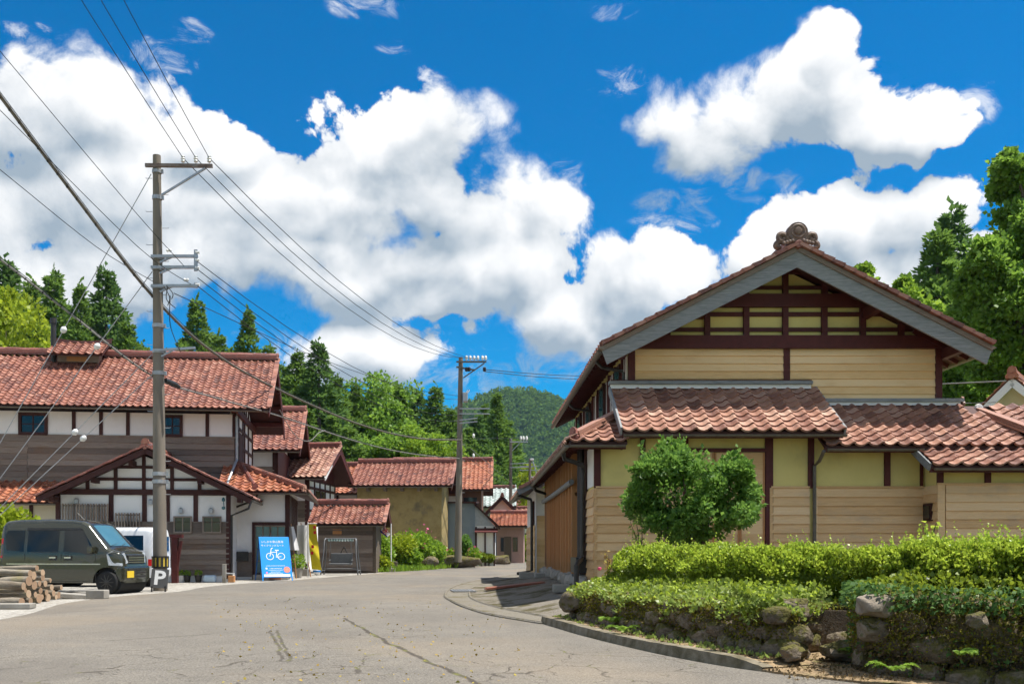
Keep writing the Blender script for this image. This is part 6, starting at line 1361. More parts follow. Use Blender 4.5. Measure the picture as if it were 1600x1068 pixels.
def ball(n, c, r, shell=.55, flat_bottom=False):
    """points in an ellipsoid, crowded to its skin; returns points and outward directions"""
    d = unit(g.normal(size=(n, 3)))
    if flat_bottom: d[:, 2] = np.where(d[:, 2] < -.35, -d[:, 2], d[:, 2])
    rad = 1 - shell * g.random(n) ** 2.2
    bump = 1 + .13 * np.sin(d[:, 0] * 7 + c[0] * 9) * np.sin(d[:, 2] * 8 + c[2] * 5) + .1 * np.sin(d[:, 1] * 11 + c[1])
    return np.asarray(c) + d * (rad * bump)[:, None] * np.asarray(r), d

LM = {}
LM['cedar'] = leaf_mat('cedar_foliage', [(.050, .11, .020), (.11, .20, .036), (.19, .30, .055)], .36, .6, .2)
LM['cedar_blue'] = leaf_mat('cedar_foliage_dark', [(.038, .09, .026), (.08, .16, .04), (.145, .245, .058)], .36, .6, .2)
LM['broad'] = leaf_mat('broadleaf_foliage', [(.075, .16, .02), (.14, .26, .032), (.24, .38, .055)], .46, .5, .3)
LM['bright'] = leaf_mat('bright_leaf', [(.14, .21, .012), (.25, .33, .02), (.36, .42, .035)], .45, .5, .3)
LM['hedge'] = leaf_mat('hedge_leaf', [(.075, .115, .012), (.15, .21, .018), (.26, .32, .03)], .42, .4, .4)
LM['shoot'] = leaf_mat('hedge_new_growth', [(.25, .36, .025), (.37, .49, .045), (.48, .57, .08)], .42, .4, .4)
LM['camellia'] = leaf_mat('glossy_leaf', [(.055, .13, .024), (.11, .225, .036), (.21, .35, .065)], .42, .45, .3)
LM['cover'] = leaf_mat('ground_cover_leaf', [(.12, .19, .03), (.22, .30, .055), (.34, .40, .12)], .4, .5, .3)
LM['ivy'] = leaf_mat('ivy_leaf', [(.035, .085, .022), (.075, .155, .04), (.14, .24, .06)], .35, .55, .2)
LM['moss'] = leaf_mat('moss_tuft', [(.075, .08, .010), (.16, .155, .018), (.26, .23, .028)], .25, .9, .1)
LM['root'] = leaf_mat('dry_rootlets', [(.07, .05, .027), (.14, .10, .05), (.23, .17, .09)], .2, .9, .1)
LM['fern'] = leaf_mat('fern_leaf', [(.10, .20, .02), (.19, .32, .035), (.3, .42, .07)], .45, .5, .3)
LM['garden'] = leaf_mat('garden_leaf', [(.09, .19, .015), (.18, .31, .025), (.30, .42, .05)], .42, .5, .3)
LM['pink'] = leaf_mat('pink_petal', [(.5, .05, .14), (.65, .10, .22), (.75, .2, .32)], .3, .6, .2)
LM['far'] = leaf_mat('hill_foliage', [(.045, .10, .020), (.08, .16, .030), (.16, .25, .045)], .25, .8, .1)
LM['red_shoot'] = leaf_mat('reddish_shoot', [(.38, .15, .05), (.46, .26, .08), (.30, .34, .08)], .4, .5, .3)

# ------------------------------------------------------------------ cedars and broad-leaved trees
def cedar_proto(seed, H=20.0, Rm=3.0, ratio_top=1.0, fol='cedar', dense=1.0):
    q = np.random.default_rng(seed); Pt = []; Dr = []; Sz = []
    nb = int(330 * dense); 
    lump = q.uniform(0, 6.28, 6)
    for i in range(nb):
        t = (i / nb) ** .86; z = H * (.06 + .93 * t); a = q.uniform(0, 6.283)
        prof = (1 - t) ** .95 * (1 - .22 * (1 - t) ** 6)
        rr = Rm * (prof + .03) * (1 + .28 * math.sin(3 * a + lump[0] + z * .5) * math.sin(z * 1.1 + lump[1])) * q.uniform(.55, 1.18)
        dirv = np.array([math.cos(a), math.sin(a), 0]); reach = max(rr, .22)
        for f in ((1.0, .68) if reach > 1.1 else (1.0,)):
            c = dirv * reach * f + np.array([0, 0, z - .18 * reach * f + q.uniform(-.2, .2)]); cr = .10 + .42 * min(reach, 1.5) / 1.5 + .10 * q.random()
            n = int(24 if f == 1.0 else 14); d = unit(q.normal(size=(n, 3)) + dirv * .5 + np.array([0, 0, .55]))
            p = c + d * cr * (.35 + .65 * q.random((n, 1))) * np.array([1, 1, .85])
            Pt.append(p); Dr.append(d + np.array([0, 0, .45]) + dirv * .35 + q.normal(size=(n, 3)) * .25); Sz.append(q.uniform(.30, .60, n) * (.55 + .45 * min(1, reach / 1.4)))
    z = np.linspace(H * .90, H * 1.02, 14)      # leader
    Pt.append(np.stack([q.normal(0, .06, 14), q.normal(0, .06, 14), z], 1)); Dr.append(np.stack([q.normal(0, .35, 14), q.normal(0, .35, 14), np.ones(14)], 1)); Sz.append(np.full(14, .45))
    V, Q = leaf_arrays(np.concatenate(Pt), np.concatenate(Dr), np.concatenate(Sz), .26, .1, q)
    crown = mesh_np('crown', V, Q, LM[fol])
    m = MB(); m.tube([(0, 0, -1.5), (.05, 0, H * .3), (0, .05, H * .65), (0, 0, H * .97)], [.34, .26, .14, .02], 7)
    return m.mesh('trunk', M_['bark'], True), crown, H
def broad_proto(seed, H=12.0, Rr=4.5, nl=10, fol='broad', leaf=.28, per=900, trunk_h=.35, asp=.42):
    q = np.random.default_rng(seed); global g; g0 = g; g = q; Pt = []; Dr = []; limbs = MB()
    base = np.array([0, 0, H * trunk_h]); limbs.tube([(0, 0, -1), (.1, 0, H * .2), tuple(base)], [.035 * H, .026 * H, .02 * H], 8)
    for i in range(nl):
        a = i * 2.4 + q.uniform(-.4, .4); t = (i + .5) / nl; z = H * (.42 + .5 * t) ; rad = Rr * .72 * math.sqrt(max(.05, 1 - (t * 1.02 - .25) ** 2)) * q.uniform(.55, 1.0) * (1 - .55 * t)
        c = np.array([math.cos(a) * rad, math.sin(a) * rad, z]); r = Rr * q.uniform(.36, .5)
        limbs.tube(spline([tuple(base), tuple(base * .4 + c * .6 + np.array([0, 0, -.1 * H * .3])), tuple(c)], 3), [.012 * H * (1 - k / 7.5) for k in range(7)], 5)
        # each limb carries several sub-clumps, leaving gaps
        for k in range(7):
            d = unit(q.normal(size=3)); cc = c + d * r * .72; p, dd = ball(per // 7, cc, np.array([1, 1, .7]) * r * q.uniform(.34, .55), .7)
            Pt.append(p); Dr.append(dd * .7 + np.array([0, 0, .25]) + q.normal(size=p.shape) * .5)
    Pt = np.concatenate(Pt); Dr = np.concatenate(Dr); V, Q = leaf_arrays(Pt, Dr, leaf * q.uniform(.6, 1.25, len(Pt)), asp, .12, q); g = g0
    return limbs.mesh('trunk', M_['bark'], True), mesh_np('crown', V, Q, LM[fol]), H
def plant(proto, name, label, cat, loc, sxy, sz, rz=0.0, group=None, tilt=0.0):
    T = thing(name, label, cat, loc, rz, group); T.scale = (sxy, sxy, sz); T.rotation_euler = (tilt, 0, rz)
    link(bpy.data.objects.new('trunk', proto[0]), T); link(bpy.data.objects.new('crown', proto[1]), T); return T
CE = [cedar_proto(1, 20, 3.0), cedar_proto(2, 20, 3.3, fol='cedar_blue'), cedar_proto(3, 20, 2.6), cedar_proto(4, 20, 3.6, dense=1.15)]
BR = [broad_proto(5, 12, 4.6, 11, 'broad', .30, 1000), broad_proto(6, 12, 4.4, 11, 'garden', .28, 1000), broad_proto(7, 12, 4.2, 12, 'bright', .26, 1100)]
def hill_z(x, y):          # wooded rise behind the village
    t = max(0.0, y - (64 if x < -16 else 64 + (x + 16) * 1.5)); return min(26.0, t * .16) * min(1.0, max(0.0, (-2.0 - x) / 6.0))
TREES = [(8, 408, 82, 1, 1.15), (48, 440, 88, 0, 1.1), (84, 426, 84, 2, 1.0), (126, 446, 80, 0, .75), (166, 422, 82, 1, .95), (200, 506, 80, 3, 1.0), (308, 470, 84, 0, .95), (342, 524, 82, 3, 1.0), (387, 487, 86, 2, .85), (421, 540, 84, 0, 1.0), (464, 551, 84, 3, 1.05), (498, 536, 82, 1, 1.05), (528, 590, 86, 3, 1.1), (556, 600, 92, 0, 1.0), (626, 606, 94, 2, 1.0), (652, 610, 98, 1, 1.1), (681, 604, 96, 0, 1.15), (757, 632, 122, 3, .72), (776, 614, 118, 0, .85), (706, 640, 92, 3, 1.1)]
for i, (px, py, Y, k, w) in enumerate(TREES):
    top = P(px, py, Y); zb = hill_z(top.x, Y) - .5; hgt = top.z - zb; pr = CE[k]
    plant(pr, 'cedar_tree', f'dark cedar behind the village, {ORD[i]} pointed treetop from the left', 'cedar', (top.x, Y, zb), 1.35 * w * hgt / 20, hgt / 20, i * 1.7, 'cedars behind the village')
BT = [(6, 462, 58, 2, .8, 'bright yellow-green tree above the roof at the left edge'), (598, 588, 94, 0, 1.0, 'tallest feathery tree behind the earth storehouse roof'),       (655, 668, 78, 1, 1.15, 'pale green broad-leaved tree above the storehouse ridge'), (690, 685, 76, 1, .9, 'light green tree crown left of the second pole'), (600, 680, 80, 0, 1.2, 'green bushy tree behind the orange-roofed house'), (832, 728, 104, 2, .8, 'yellow-green tree at the end of the street'), (806, 752, 120, 1, .8, 'small green tree above the pale grey roof')]
for i, (px, py, Y, k, w, lb) in enumerate(BT):
    top = P(px, py, Y); zb = hill_z(top.x, Y) - .3; hgt = max(3, top.z - zb); s = hgt / 12
    plant(BR[k], 'broadleaf_tree', lb, 'tree', (top.x, Y, zb), s * w, s, i * 1.3, 'broad-leaved trees behind the village')
# second and third ranks that close the wood behind
back = [(px + dx, py, Y) for px, py, Y, dx in [(30, 470, 100, 0), (70, 475, 104, 0), (108, 480, 98, 0), (148, 490, 102, 0), (186, 500, 106, 0), (222, 540, 96, 0), (262, 552, 104, 0), (290, 528, 96, 0), (325, 520, 100, 0), (366, 545, 98, 0), (404, 560, 104, 0), (444, 572, 98, 0), (480, 575, 106, 0), (515, 600, 100, 0), (548, 622, 108, 0), (585, 626, 104, 0), (618, 634, 110, 0), (640, 640, 106, 0), (668, 640, 112, 0), (700, 655, 108, 0), (730, 668, 104, 0), (745, 650, 112, 0), (792, 655, 126, 0), (-20, 450, 96, 0), (560, 655, 92, 0), (480, 640, 76, 0), (520, 650, 78, 0), (445, 620, 80, 0), (735, 700, 90, 0), (760, 690, 114, 0), (545, 668, 76, 0)]]
for i, (px, py, Y) in enumerate(sorted(back)):
    top = P(px, py, Y); zb = hill_z(top.x, Y) - .5; hgt = max(5, top.z - zb); pr = CE[(i * 7 + 1) % 4]
    plant(pr, 'cedar_tree', f'cedar in the rear ranks of the village wood, {ORD[i]} from the left', 'cedar', (top.x, Y, zb), hgt / 20 * (1.6 if hgt > 12 else 1.9), hgt / 20, i * 2.1, 'rear cedars of the village wood')
m = MB(); m.grid(lambda u, v: Vector((-120 + 128 * u, 62 + 120 * v, hill_z(-120 + 128 * u, 62 + 120 * v) - .7 + .3 * math.sin(u * 40) * math.sin(v * 30))), 40, 24); m.build('hillside', M_['meadow'], None, True, 'structure')
n = 36000; xx = g.uniform(-75, 2, n); yy = g.uniform(66, 128, n); zz_ = np.array([hill_z(a, b) for a, b in zip(xx, yy)]); kk = zz_ > .3; xx, yy, zz_ = xx[kk], yy[kk], zz_[kk]; n = len(xx); zz_ = zz_ + g.random(n) ** 2 * 3.2
leaf_obj('undergrowth', np.stack([xx, yy, zz_], 1), g.normal(size=(n, 3)) + [0, -.4, .8], g.uniform(.4, .9, n), LM['broad'], None, .4, 'stuff')
# right-hand trees
for i, (px, py, Y, k, w, lb) in enumerate(((1465, 362, 56, 0, 1.5, 'shorter of two slender cedars right of the big gable'), (1487, 328, 60, 1, 1.3, 'taller of two slender cedars right of the big gable'), (1443, 440, 58, 3, 1.2, 'low cedar just showing over the gable roof slope'))):
    top = P(px, py, Y); plant(CE[k], 'cedar_tree', lb, 'cedar', (top.x, Y, 0), w * top.z / 20, top.z / 20, i * 2.0, 'cedars on the right')
def big_tree(label, lobes, Y, tx, fol, leaf, per):
    T = thing('broadleaf_tree', label, 'tree', (tx, Y, 0)); Pt = []; Dr = []; lim = MB(); o = Vector((tx, Y, 0))
    lim.tube([(0, 0, -.3), (-.1, 0, 3.0), (.1, .1, 6)], [.5, .4, .3], 10)
    for (px, py, rp, dy) in lobes:
        c = P(px, py, Y + dy) - o; r = rp * Y / F
        lim.tube(spline([(0, 0, 4.5), (c.x * .5, c.y * .5, max(5, c.z * .8)), tuple(c)], 3), [.17 - .022 * k for k in range(7)], 6)
        for k in range(9):
            d = unit(g.normal(size=3)); cc = np.array(c) + d * r * np.array([.75, .75, .7]); rr = r * g.uniform(.28, .5)
            if k % 3 == 0: lim.tube([tuple(c), tuple(cc)], [.05, .015], 4)
            p, dd = ball(per, cc, (rr, rr, rr * .62), .8); p = p + g.normal(size=p.shape) * np.array([.30, .30, .20]) * rr * (g.random((len(p), 1)) < .6) + dd * (g.random((len(p), 1)) < .08) * rr * .5; Pt.append(p); Dr.append(dd * .6 + [0, 0, .15] + g.normal(size=p.shape) * .55)
    lim.build('trunk', M_['bark'], T, True); Pt = np.concatenate(Pt); leaf_obj('crown', Pt, np.concatenate(Dr), leaf * g.uniform(.6, 1.2, len(Pt)), LM[fol], T, .42)
big_tree('huge broad-leaved tree filling the right edge above the cream house', [(1585, 262, 30, 0), (1570, 292, 22, 1), (1590, 365, 50, 0), (1550, 410, 34, -1), (1625, 330, 60, 1), (1625, 430, 80, 0), (1575, 470, 50, -1), (1540, 500, 44, 0), (1525, 480, 34, 2), (1560, 440, 46, 2), (1530, 540, 40, 2), (1580, 400, 50, 3), (1610, 480, 70, 4), (1600, 540, 60, 0), (1545, 570, 42, 1), (1650, 560, 70, 0), (1520, 455, 26, 0)], 38, X_(1650, 38), 'broad', .21, 620)
big_tree('shady round tree between the gable and the cream house', [(1500, 560, 45, 0), (1525, 610, 45, 0), (1560, 630, 40, 0), (1490, 620, 40, 1), (1540, 530, 35, 1), (1505, 510, 40, 4), (1470, 560, 40, 4), (1550, 480, 45, 5)], 46, X_(1520, 46), 'broad', .28, 300)
big_tree('tree crown with wispy tips behind the right roof slope', [(1345, 470, 40, 0), (1420, 480, 40, 0), (1350, 424, 9, 0), (1415, 447, 11, 0)], 52, X_(1390, 52), 'garden', .3, 160)

# ------------------------------------------------------------------ distant wooded hill
def far_z(x, y):
    b = [(34, 960, 136, 112, 120), (250, 1050, 170, 130, 170), (-190, 900, 85, 150, 140), (110, 700, 40, 110, 90), (70, 560, 18, 120, 70)]
    return sum(h * np.exp(-((x - cx) / rx) ** 2 - ((y - cy) / ry) ** 2) for cx, cy, h, rx, ry in b) + 3 * np.sin(x * .06) * np.sin(y * .05)
m = MB(); m.grid(lambda u, v: Vector((-450 + 950 * u, 420 + 800 * v, max(-.4, float(far_z(-450 + 950 * u, 420 + 800 * v)) - 6))), 70, 60); m.build('hill', M_['meadow'], None, True, 'structure')
n = 9500; xx = g.uniform(-75, 190, n * 3); yy = g.uniform(470, 985, n * 3); kk = (np.abs(xx / yy - .045) < .13); xx, yy = xx[kk][:n], yy[kk][:n]; zz_ = far_z(xx, yy) - 3; n = len(xx)
con = g.random(n) < .65; hh = np.where(con, g.uniform(9, 15, n), g.uniform(6, 9, n)); per = 26
tt = g.random((n, per)); aa = g.uniform(0, 6.283, (n, per)); rr = np.where(con[:, None], 3.0 * (1 - tt) + .3, 3.6 * np.sqrt(np.maximum(.05, 1 - (2 * tt - 1) ** 2)))
Pt = np.stack([xx[:, None] + np.cos(aa) * rr, yy[:, None] + np.sin(aa) * rr, zz_[:, None] + hh[:, None] * (.15 + .8 * tt)], -1).reshape(-1, 3)
Dr = np.stack([np.cos(aa), np.sin(aa), np.full_like(aa, .6)], -1).reshape(-1, 3) + g.normal(size=(n * per, 3)) * .35
leaf_obj('hill_forest', Pt, Dr, g.uniform(1.7, 3.2, n * per), LM['far'], None, .42, 'stuff')
for i, px in enumerate(sorted(g.uniform(780, 900, 26))):
    Y = g.uniform(170, 330); x = X_(px, Y); top = g.uniform(9, 17) + (Y - 170) * .05
    plant(CE[i % 4], 'cedar_tree', f'small distant cedar at the foot of the green hill, {ORD[i]} from the left', 'cedar', (x, Y, -1), top / 20 * 1.15, top / 20, i, 'cedars at the foot of the hill')

# ------------------------------------------------------------------ stone walls, hedges and planting on the right
def stone_wall(label, path, ztop, z0, rows, seed, w=.34):
    q = random.Random(seed); pts = spline([(x, y, 0) for x, y in path], 12); L = [0]
    for a, b in zip(pts, pts[1:]): L.append(L[-1] + (b - a).length)
    def at(s):
        for i in range(len(L) - 1):
            if L[i + 1] >= s: t = (s - L[i]) / max(1e-6, L[i + 1] - L[i]); return pts[i].lerp(pts[i + 1], t), (pts[i + 1] - pts[i]).normalized()
        return pts[-1], (pts[-1] - pts[-2]).normalized()
    T = thing('stone_wall', label, 'stone wall', pts[len(pts) // 2].copy()); o = T.location
    # packed earth core that the stones are bedded in
    m = MB(); inn = off(pts, -.14); inn2 = off(pts, -.36); n = len(pts) - 1
    rowp = lambda i, k: [inn[i] + Vector((0, 0, z0 - .1)), inn[i] + Vector((0, 0, ztop - .09)), inn2[i] + Vector((0, 0, ztop - .06)), inn2[i] + Vector((0, 0, z0 - .1))][k] - o
    m.grid(lambda u, v: rowp(round(v * n), round(u * 3)), 3, n); m.build('earth_core', M_['soil'], T)
    protos = [rock(seed * 50 + k, (1, 1, 1), 2, .2).mesh('stone', M_['stone'], True) for k in range(9)]
    hz = (ztop - z0) / rows
    for r in range(rows):
        s = q.uniform(0, .15)
        while s < L[-1]:
            wd = w * q.uniform(.65, 1.35); p, d = at(min(s + wd / 2, L[-1])); nrm = Vector((-d.y, d.x, 0))
            st = link(bpy.data.objects.new('stone', q.choice(protos)), T)
            hh = hz * q.uniform(.95, 1.25)
            st.location = p - nrm * (.10 + .05 * r) + Vector((0, 0, z0 + hz * (r + .5) + q.uniform(-.02, .03))) - o + nrm * q.uniform(-.03, .05)
            st.scale = (wd * .56, .17, hh * .56); st.rotation_euler = (q.uniform(-.25, .25), q.uniform(-.2, .2), math.atan2(d.y, d.x) + q.uniform(-.2, .2)); s += wd * .98
    return T, pts, at, L[-1]
# path runs so that its left-hand normal looks to the road
SW1, sp1, at_1, L1_ = stone_wall('low mossy dry-stone wall along the kerb below the long hedge', [(4.5, 10.55), (3.75, 10.55), (3.35, 10.2), (3.28, 9.7), (3.05, 9.35), (2.8, 9.9), (2.48, 10.9), (2.12, 12.0), (1.8, 13.1), (1.5, 14.2), (1.52, 14.9), (1.85, 15.5)], .55, .06, 3, 3)
SW2, sp2, at_2, L2_ = stone_wall('taller mossy stone wall in the right foreground under the near hedge', [(8.5, 6.3), (7.0, 6.75), (6.0, 7.2), (4.9, 7.7), (4.1, 8.2), (3.62, 8.75), (3.75, 9.4), (4.2, 10.0)], .74, -.02, 4, 4, .36)
for (px, py, Y, s, lb) in ((1236, 950, 9.6, .11, 'big brown rounded boulder capping the low wall'), (1366, 946, 8.6, .115, 'pale boulder on the corner of the near wall'), (1364, 984, 8.66, .105, 'rusty round boulder below the pale corner boulder'), (1524, 968, 7.66, .065, 'pale square stone set high in the near wall'), (1240, 1020, 9.25, .085, 'pale lichened stone at the foot of the low wall'), (902, 940, 14.2, .17, 'mossy end boulder of the low wall beside the driveway'), (1335, 1018, 9.6, .2, 'flat mossy step stone in the gap between the walls')):
    o = rock(hash(lb) % 97 if False else int(px), (s * 1.25, s, s * (.9 if 'flat' not in lb else .45)), 3, .34).build('boulder', M_['stone'] if 'corner of' not in lb else mk('pale_stone', [(.11, .09, .065), (.22, .185, .145), (.32, .28, .225)], 9, .95, .8, 25, bdist=.02), None, True); o.location = P(px, py, Y); tag(o, lb, 'boulder')
def wall_fur(T, at, L, z0, z1, n, mat, size, name, lo=0.0, hi=1.0, outw=.06, zpow=1.0, droop=-.6):
    s = g.uniform(lo, hi, n) * L; Pt = np.zeros((n, 3)); Dr = np.zeros((n, 3))
    for i in range(n):
        p, d = at(s[i]); nr = Vector((-d.y, d.x, 0)); z = z0 + (z1 - z0) * g.random() ** zpow
        Pt[i] = (p + nr * (outw * g.uniform(-.4, 1)) - Vector(T.location)) + Vector((0, 0, z)); Dr[i] = nr * 1.0 + Vector((g.normal(0, .5), g.normal(0, .5), droop + g.normal(0, .5)))
    leaf_obj(name, Pt, Dr, size * g.uniform(.5, 1.2, n), mat, T, .4, 'stuff')
wall_fur(SW1, at_1, L1_, .08, .56, 9000, LM['moss'], .032, 'moss', outw=.03); wall_fur(SW1, at_1, L1_, .05, .5, 2500, LM['root'], .04, 'rootlets', outw=.05)
wall_fur(SW2, at_2, L2_, .0, .72, 12000, LM['moss'], .026, 'moss', outw=.04); wall_fur(SW2, at_2, L2_, .0, .7, 12000, LM['root'], .032, 'rootlets', outw=.06)
wall_fur(SW2, at_2, L2_, .62, .84, 3000, LM['ivy'], .055, 'ivy', .25, .98, .14, 1, -.5); wall_fur(SW2, at_2, L2_, .25, .74, 5000, LM['moss'], .03, 'moss', .1, 1, .11); wall_fur(SW2, at_2, L2_, .05, .7, 900, LM['ivy'], .045, 'ivy', .2, .95, .1, 1, -.2)
def wall_top(T, at, L, z, n, mat, size, name, lo, hi, back, rise):
    Pt = []; Dr = []
    while len(Pt) < n:
        s = g.uniform(lo, hi) * L; p, d = at(s); nr = Vector((-d.y, d.x, 0)); w = .5 + .5 * math.sin(s * 3.1) * math.sin(s * 7.3 + 1); b = g.uniform(-back, .16 * w)
        hang = max(0, b) * g.uniform(0, 1.6) * (.2 + w); Pt.append(np.array(p + nr * b + Vector((0, 0, z - hang + rise * max(0, -b) + g.uniform(-.03, .06) * (.3 + w))) - Vector(T.location))); Dr.append(np.array(nr) * .6 + g.normal(size=3) * .6 + [0, 0, .45])
    leaf_obj(name, np.array(Pt), np.array(Dr), size * g.uniform(.4, 1.35, n), mat, T, .42, 'stuff')
wall_top(SW1, at_1, L1_, .51, 10000, LM['cover'], .05, 'creeper', .0, .97, .70, .26); wall_top(SW1, at_1, L1_, .52, 1500, LM['hedge'], .06, 'bramble', .05, .95, .7, .34); wall_top(SW1, at_1, L1_, .53, 1800, LM['shoot'], .04, 'fresh_cover', .1, .97, .7, .32); wall_top(SW2, at_2, L2_, .76, 3500, LM['hedge'], .045, 'creeper', .2, .95, .5, .3)
def hedge(label, path, thick, z0, z1, n, nsh, seed, leaf=.042):
    pts = spline([(x, y, 0) for x, y in path], 10); T = thing('hedge', label, 'hedge', pts[0].copy()); o = pts[0]
    nrm = [Vector(((pts[max(i - 1, 0)] - pts[min(i + 1, len(pts) - 1)]).y * -1, (pts[max(i - 1, 0)] - pts[min(i + 1, len(pts) - 1)]).x, 0)).normalized() for i in range(len(pts))]
    K = len(pts) - 1; ph = np.random.default_rng(seed).uniform(0, 6, 8)
    def surf(t, a, k=1.0):
        f = t * K; i = min(int(f), K - 1); c = pts[i].lerp(pts[i + 1], f - i) - o; nv = nrm[min(i, K)]
        e = 1 - max(0, (abs(2 * t - 1) - .93) / .07) ** 2 * .6
        ca, sa = math.cos(a), math.sin(a); sx = math.copysign(abs(ca) ** .72, ca); sz = math.copysign(abs(sa) ** .78, sa)
        b = 1 + .13 * math.sin(t * 27 + ph[0]) * math.sin(a * 3 + ph[1]) + .10 * math.sin(t * 61 + ph[2] + a * 3) * math.sin(a * 5 + ph[4]) + .06 * math.sin(t * 130 + ph[3] + a * 4)
        return c + nv * (sx * thick / 2 * b * k * e) + Vector((0, 0, z0 + (z1 - z0) * .5 + sz * (z1 - z0) * .5 * (1 + (b - 1) * .8) * k * e)), nv * sx * .8 + Vector((0, 0, sz))
    m = MB(); m.grid(lambda u, v: surf(v, u * 2 * math.pi, .84)[0], 16, 48); m.build('light_block_core', LM['hedge'], T, True)  # solid inset shell, added to block light and view through the leaves
    def scatter(cnt, lo, kmin, kmax):
        Pt = np.zeros((cnt, 3)); Dr = np.zeros((cnt, 3)); t = g.random(cnt); a = g.uniform(*lo, cnt); k = g.uniform(kmin, kmax, cnt)
        for i in range(cnt):
            p, d = surf(t[i], a[i], k[i]); Pt[i] = p; Dr[i] = d
        return Pt, Dr
    Pt, Dr = scatter(n, (-1.0, math.pi + 1.0), .82, 1.10); leaf_obj('foliage', Pt, Dr + g.normal(size=Dr.shape) * .65 + [0, 0, .35], leaf * g.uniform(.6, 1.2, n), LM['hedge'], T, .42)
    Pt, Dr = scatter(nsh, (.05, math.pi - .05), .96, 1.12); leaf_obj('new_shoots', Pt, Dr + g.normal(size=Dr.shape) * .6 + [0, 0, .8], leaf * g.uniform(.6, 1.15, nsh), LM['shoot'], T, .42)
    # upright sprigs
    ns = int(nsh / 38); Pt, Dr = scatter(ns, (.7, math.pi - .7), .98, 1.03); A = []; B = []
    for p in Pt:
        h = g.uniform(.04, .13) * (2.0 if g.random() < .12 else 1); ld = np.array([g.normal(0, .25), g.normal(0, .25), 1.0])
        for k in range(9): A.append(p + ld * h * k / 8); B.append(g.normal(size=3) * .8 + [0, 0, .7])
    leaf_obj('sprigs', np.array(A), np.array(B), leaf * .8 * g.uniform(.6, 1.1, len(A)), LM['shoot'], T, .4)
    return T
hedge('long clipped hedge with yellow-green tips below the house front', [(2.45, 14.55), (2.85, 13.3), (3.45, 12.0), (4.2, 11.2), (5.4, 10.7), (6.6, 10.5)], .95, .5, 1.12, 60000, 20000, 1)
hedge('nearer hedge with fresh shoots in the right foreground', [(4.35, 9.55), (4.75, 8.95), (5.5, 8.45), (6.6, 8.05), (7.8, 7.8)], .95, .66, 1.17, 64000, 18000, 2)
# camellia
Yc_ = 16.2; T = thing('camellia_shrub', 'dense rounded glossy green shrub standing before the timber shutters', 'shrub', (X_(1088, Yc_), Yc_, .45)); o = np.array(T.location)
Pt = []; Dr = []
CL = [(1052, 772, 56, 58, 3200, 0), (1050, 728, 38, 32, 1500, 0), (1140, 768, 30, 40, 1700, -.1), (1008, 792, 26, 24, 900, .1), (1095, 812, 56, 28, 1500, -.1), (1146, 728, 20, 18, 500, .1), (1075, 834, 34, 20, 700, 0), (1050, 702, 14, 14, 330, 0), (1160, 800, 16, 22, 420, -.1)]
for k in range(26):
    a = k * 2.399; c3 = (1050, 770, 60, 58) if k % 3 else (1142, 770, 32, 42); CL.append((c3[0] + c3[2] * math.cos(a) * g.uniform(.75, 1.1), c3[1] - c3[3] * math.sin(a) * g.uniform(.7, 1.1), g.uniform(10, 20), g.uniform(9, 17), 260, g.uniform(-.75, .3)))
for px, py, rx, rz, cnt, dy in CL:
    c = np.array(P(px, py, Yc_ + dy)) - o; k = Yc_ / F; p, d = ball(cnt, c, (rx * k, rx * k * .9, rz * k), .45); Pt.append(p); Dr.append(d + g.normal(size=p.shape) * .6 + [0, 0, .15])
for k in range(60):      # loose twigs breaking the outline
    d = unit(g.normal(size=3) * [1, .8, 1]); b = np.array(P((1050 if k % 3 else 1142) + (66 if k % 3 else 36) * d[0], 770 - (62 if k % 3 else 44) * d[2], Yc_ + .5 * d[1])) - o
    for j in range(12): Pt.append((b + d * [.02 * j, .02 * j, .02 * j] + [0, 0, .008 * j])[None]); Dr.append((g.normal(size=3) * .8 + d)[None])
Pt = np.concatenate(Pt); Dr = np.concatenate(Dr); leaf_obj('crown', Pt, Dr, g.uniform(.045, .11, len(Pt)), LM['camellia'], T, .36)
m = MB(); c0 = np.array(P(1068, 772, Yc_)) - o
for k in range(7): a = k * .9; e = c0 + np.array([math.cos(a) * .45, math.sin(a) * .4, .1 * k - .2]); m.tube(spline([(.05 * math.cos(a), .05 * math.sin(a), -.05), (.12 * math.cos(a), .1 * math.sin(a), .35), tuple(e)], 4), [.045 - .004 * q for q in range(9)], 6)
m.build('trunk', M_['bark'], T, True)
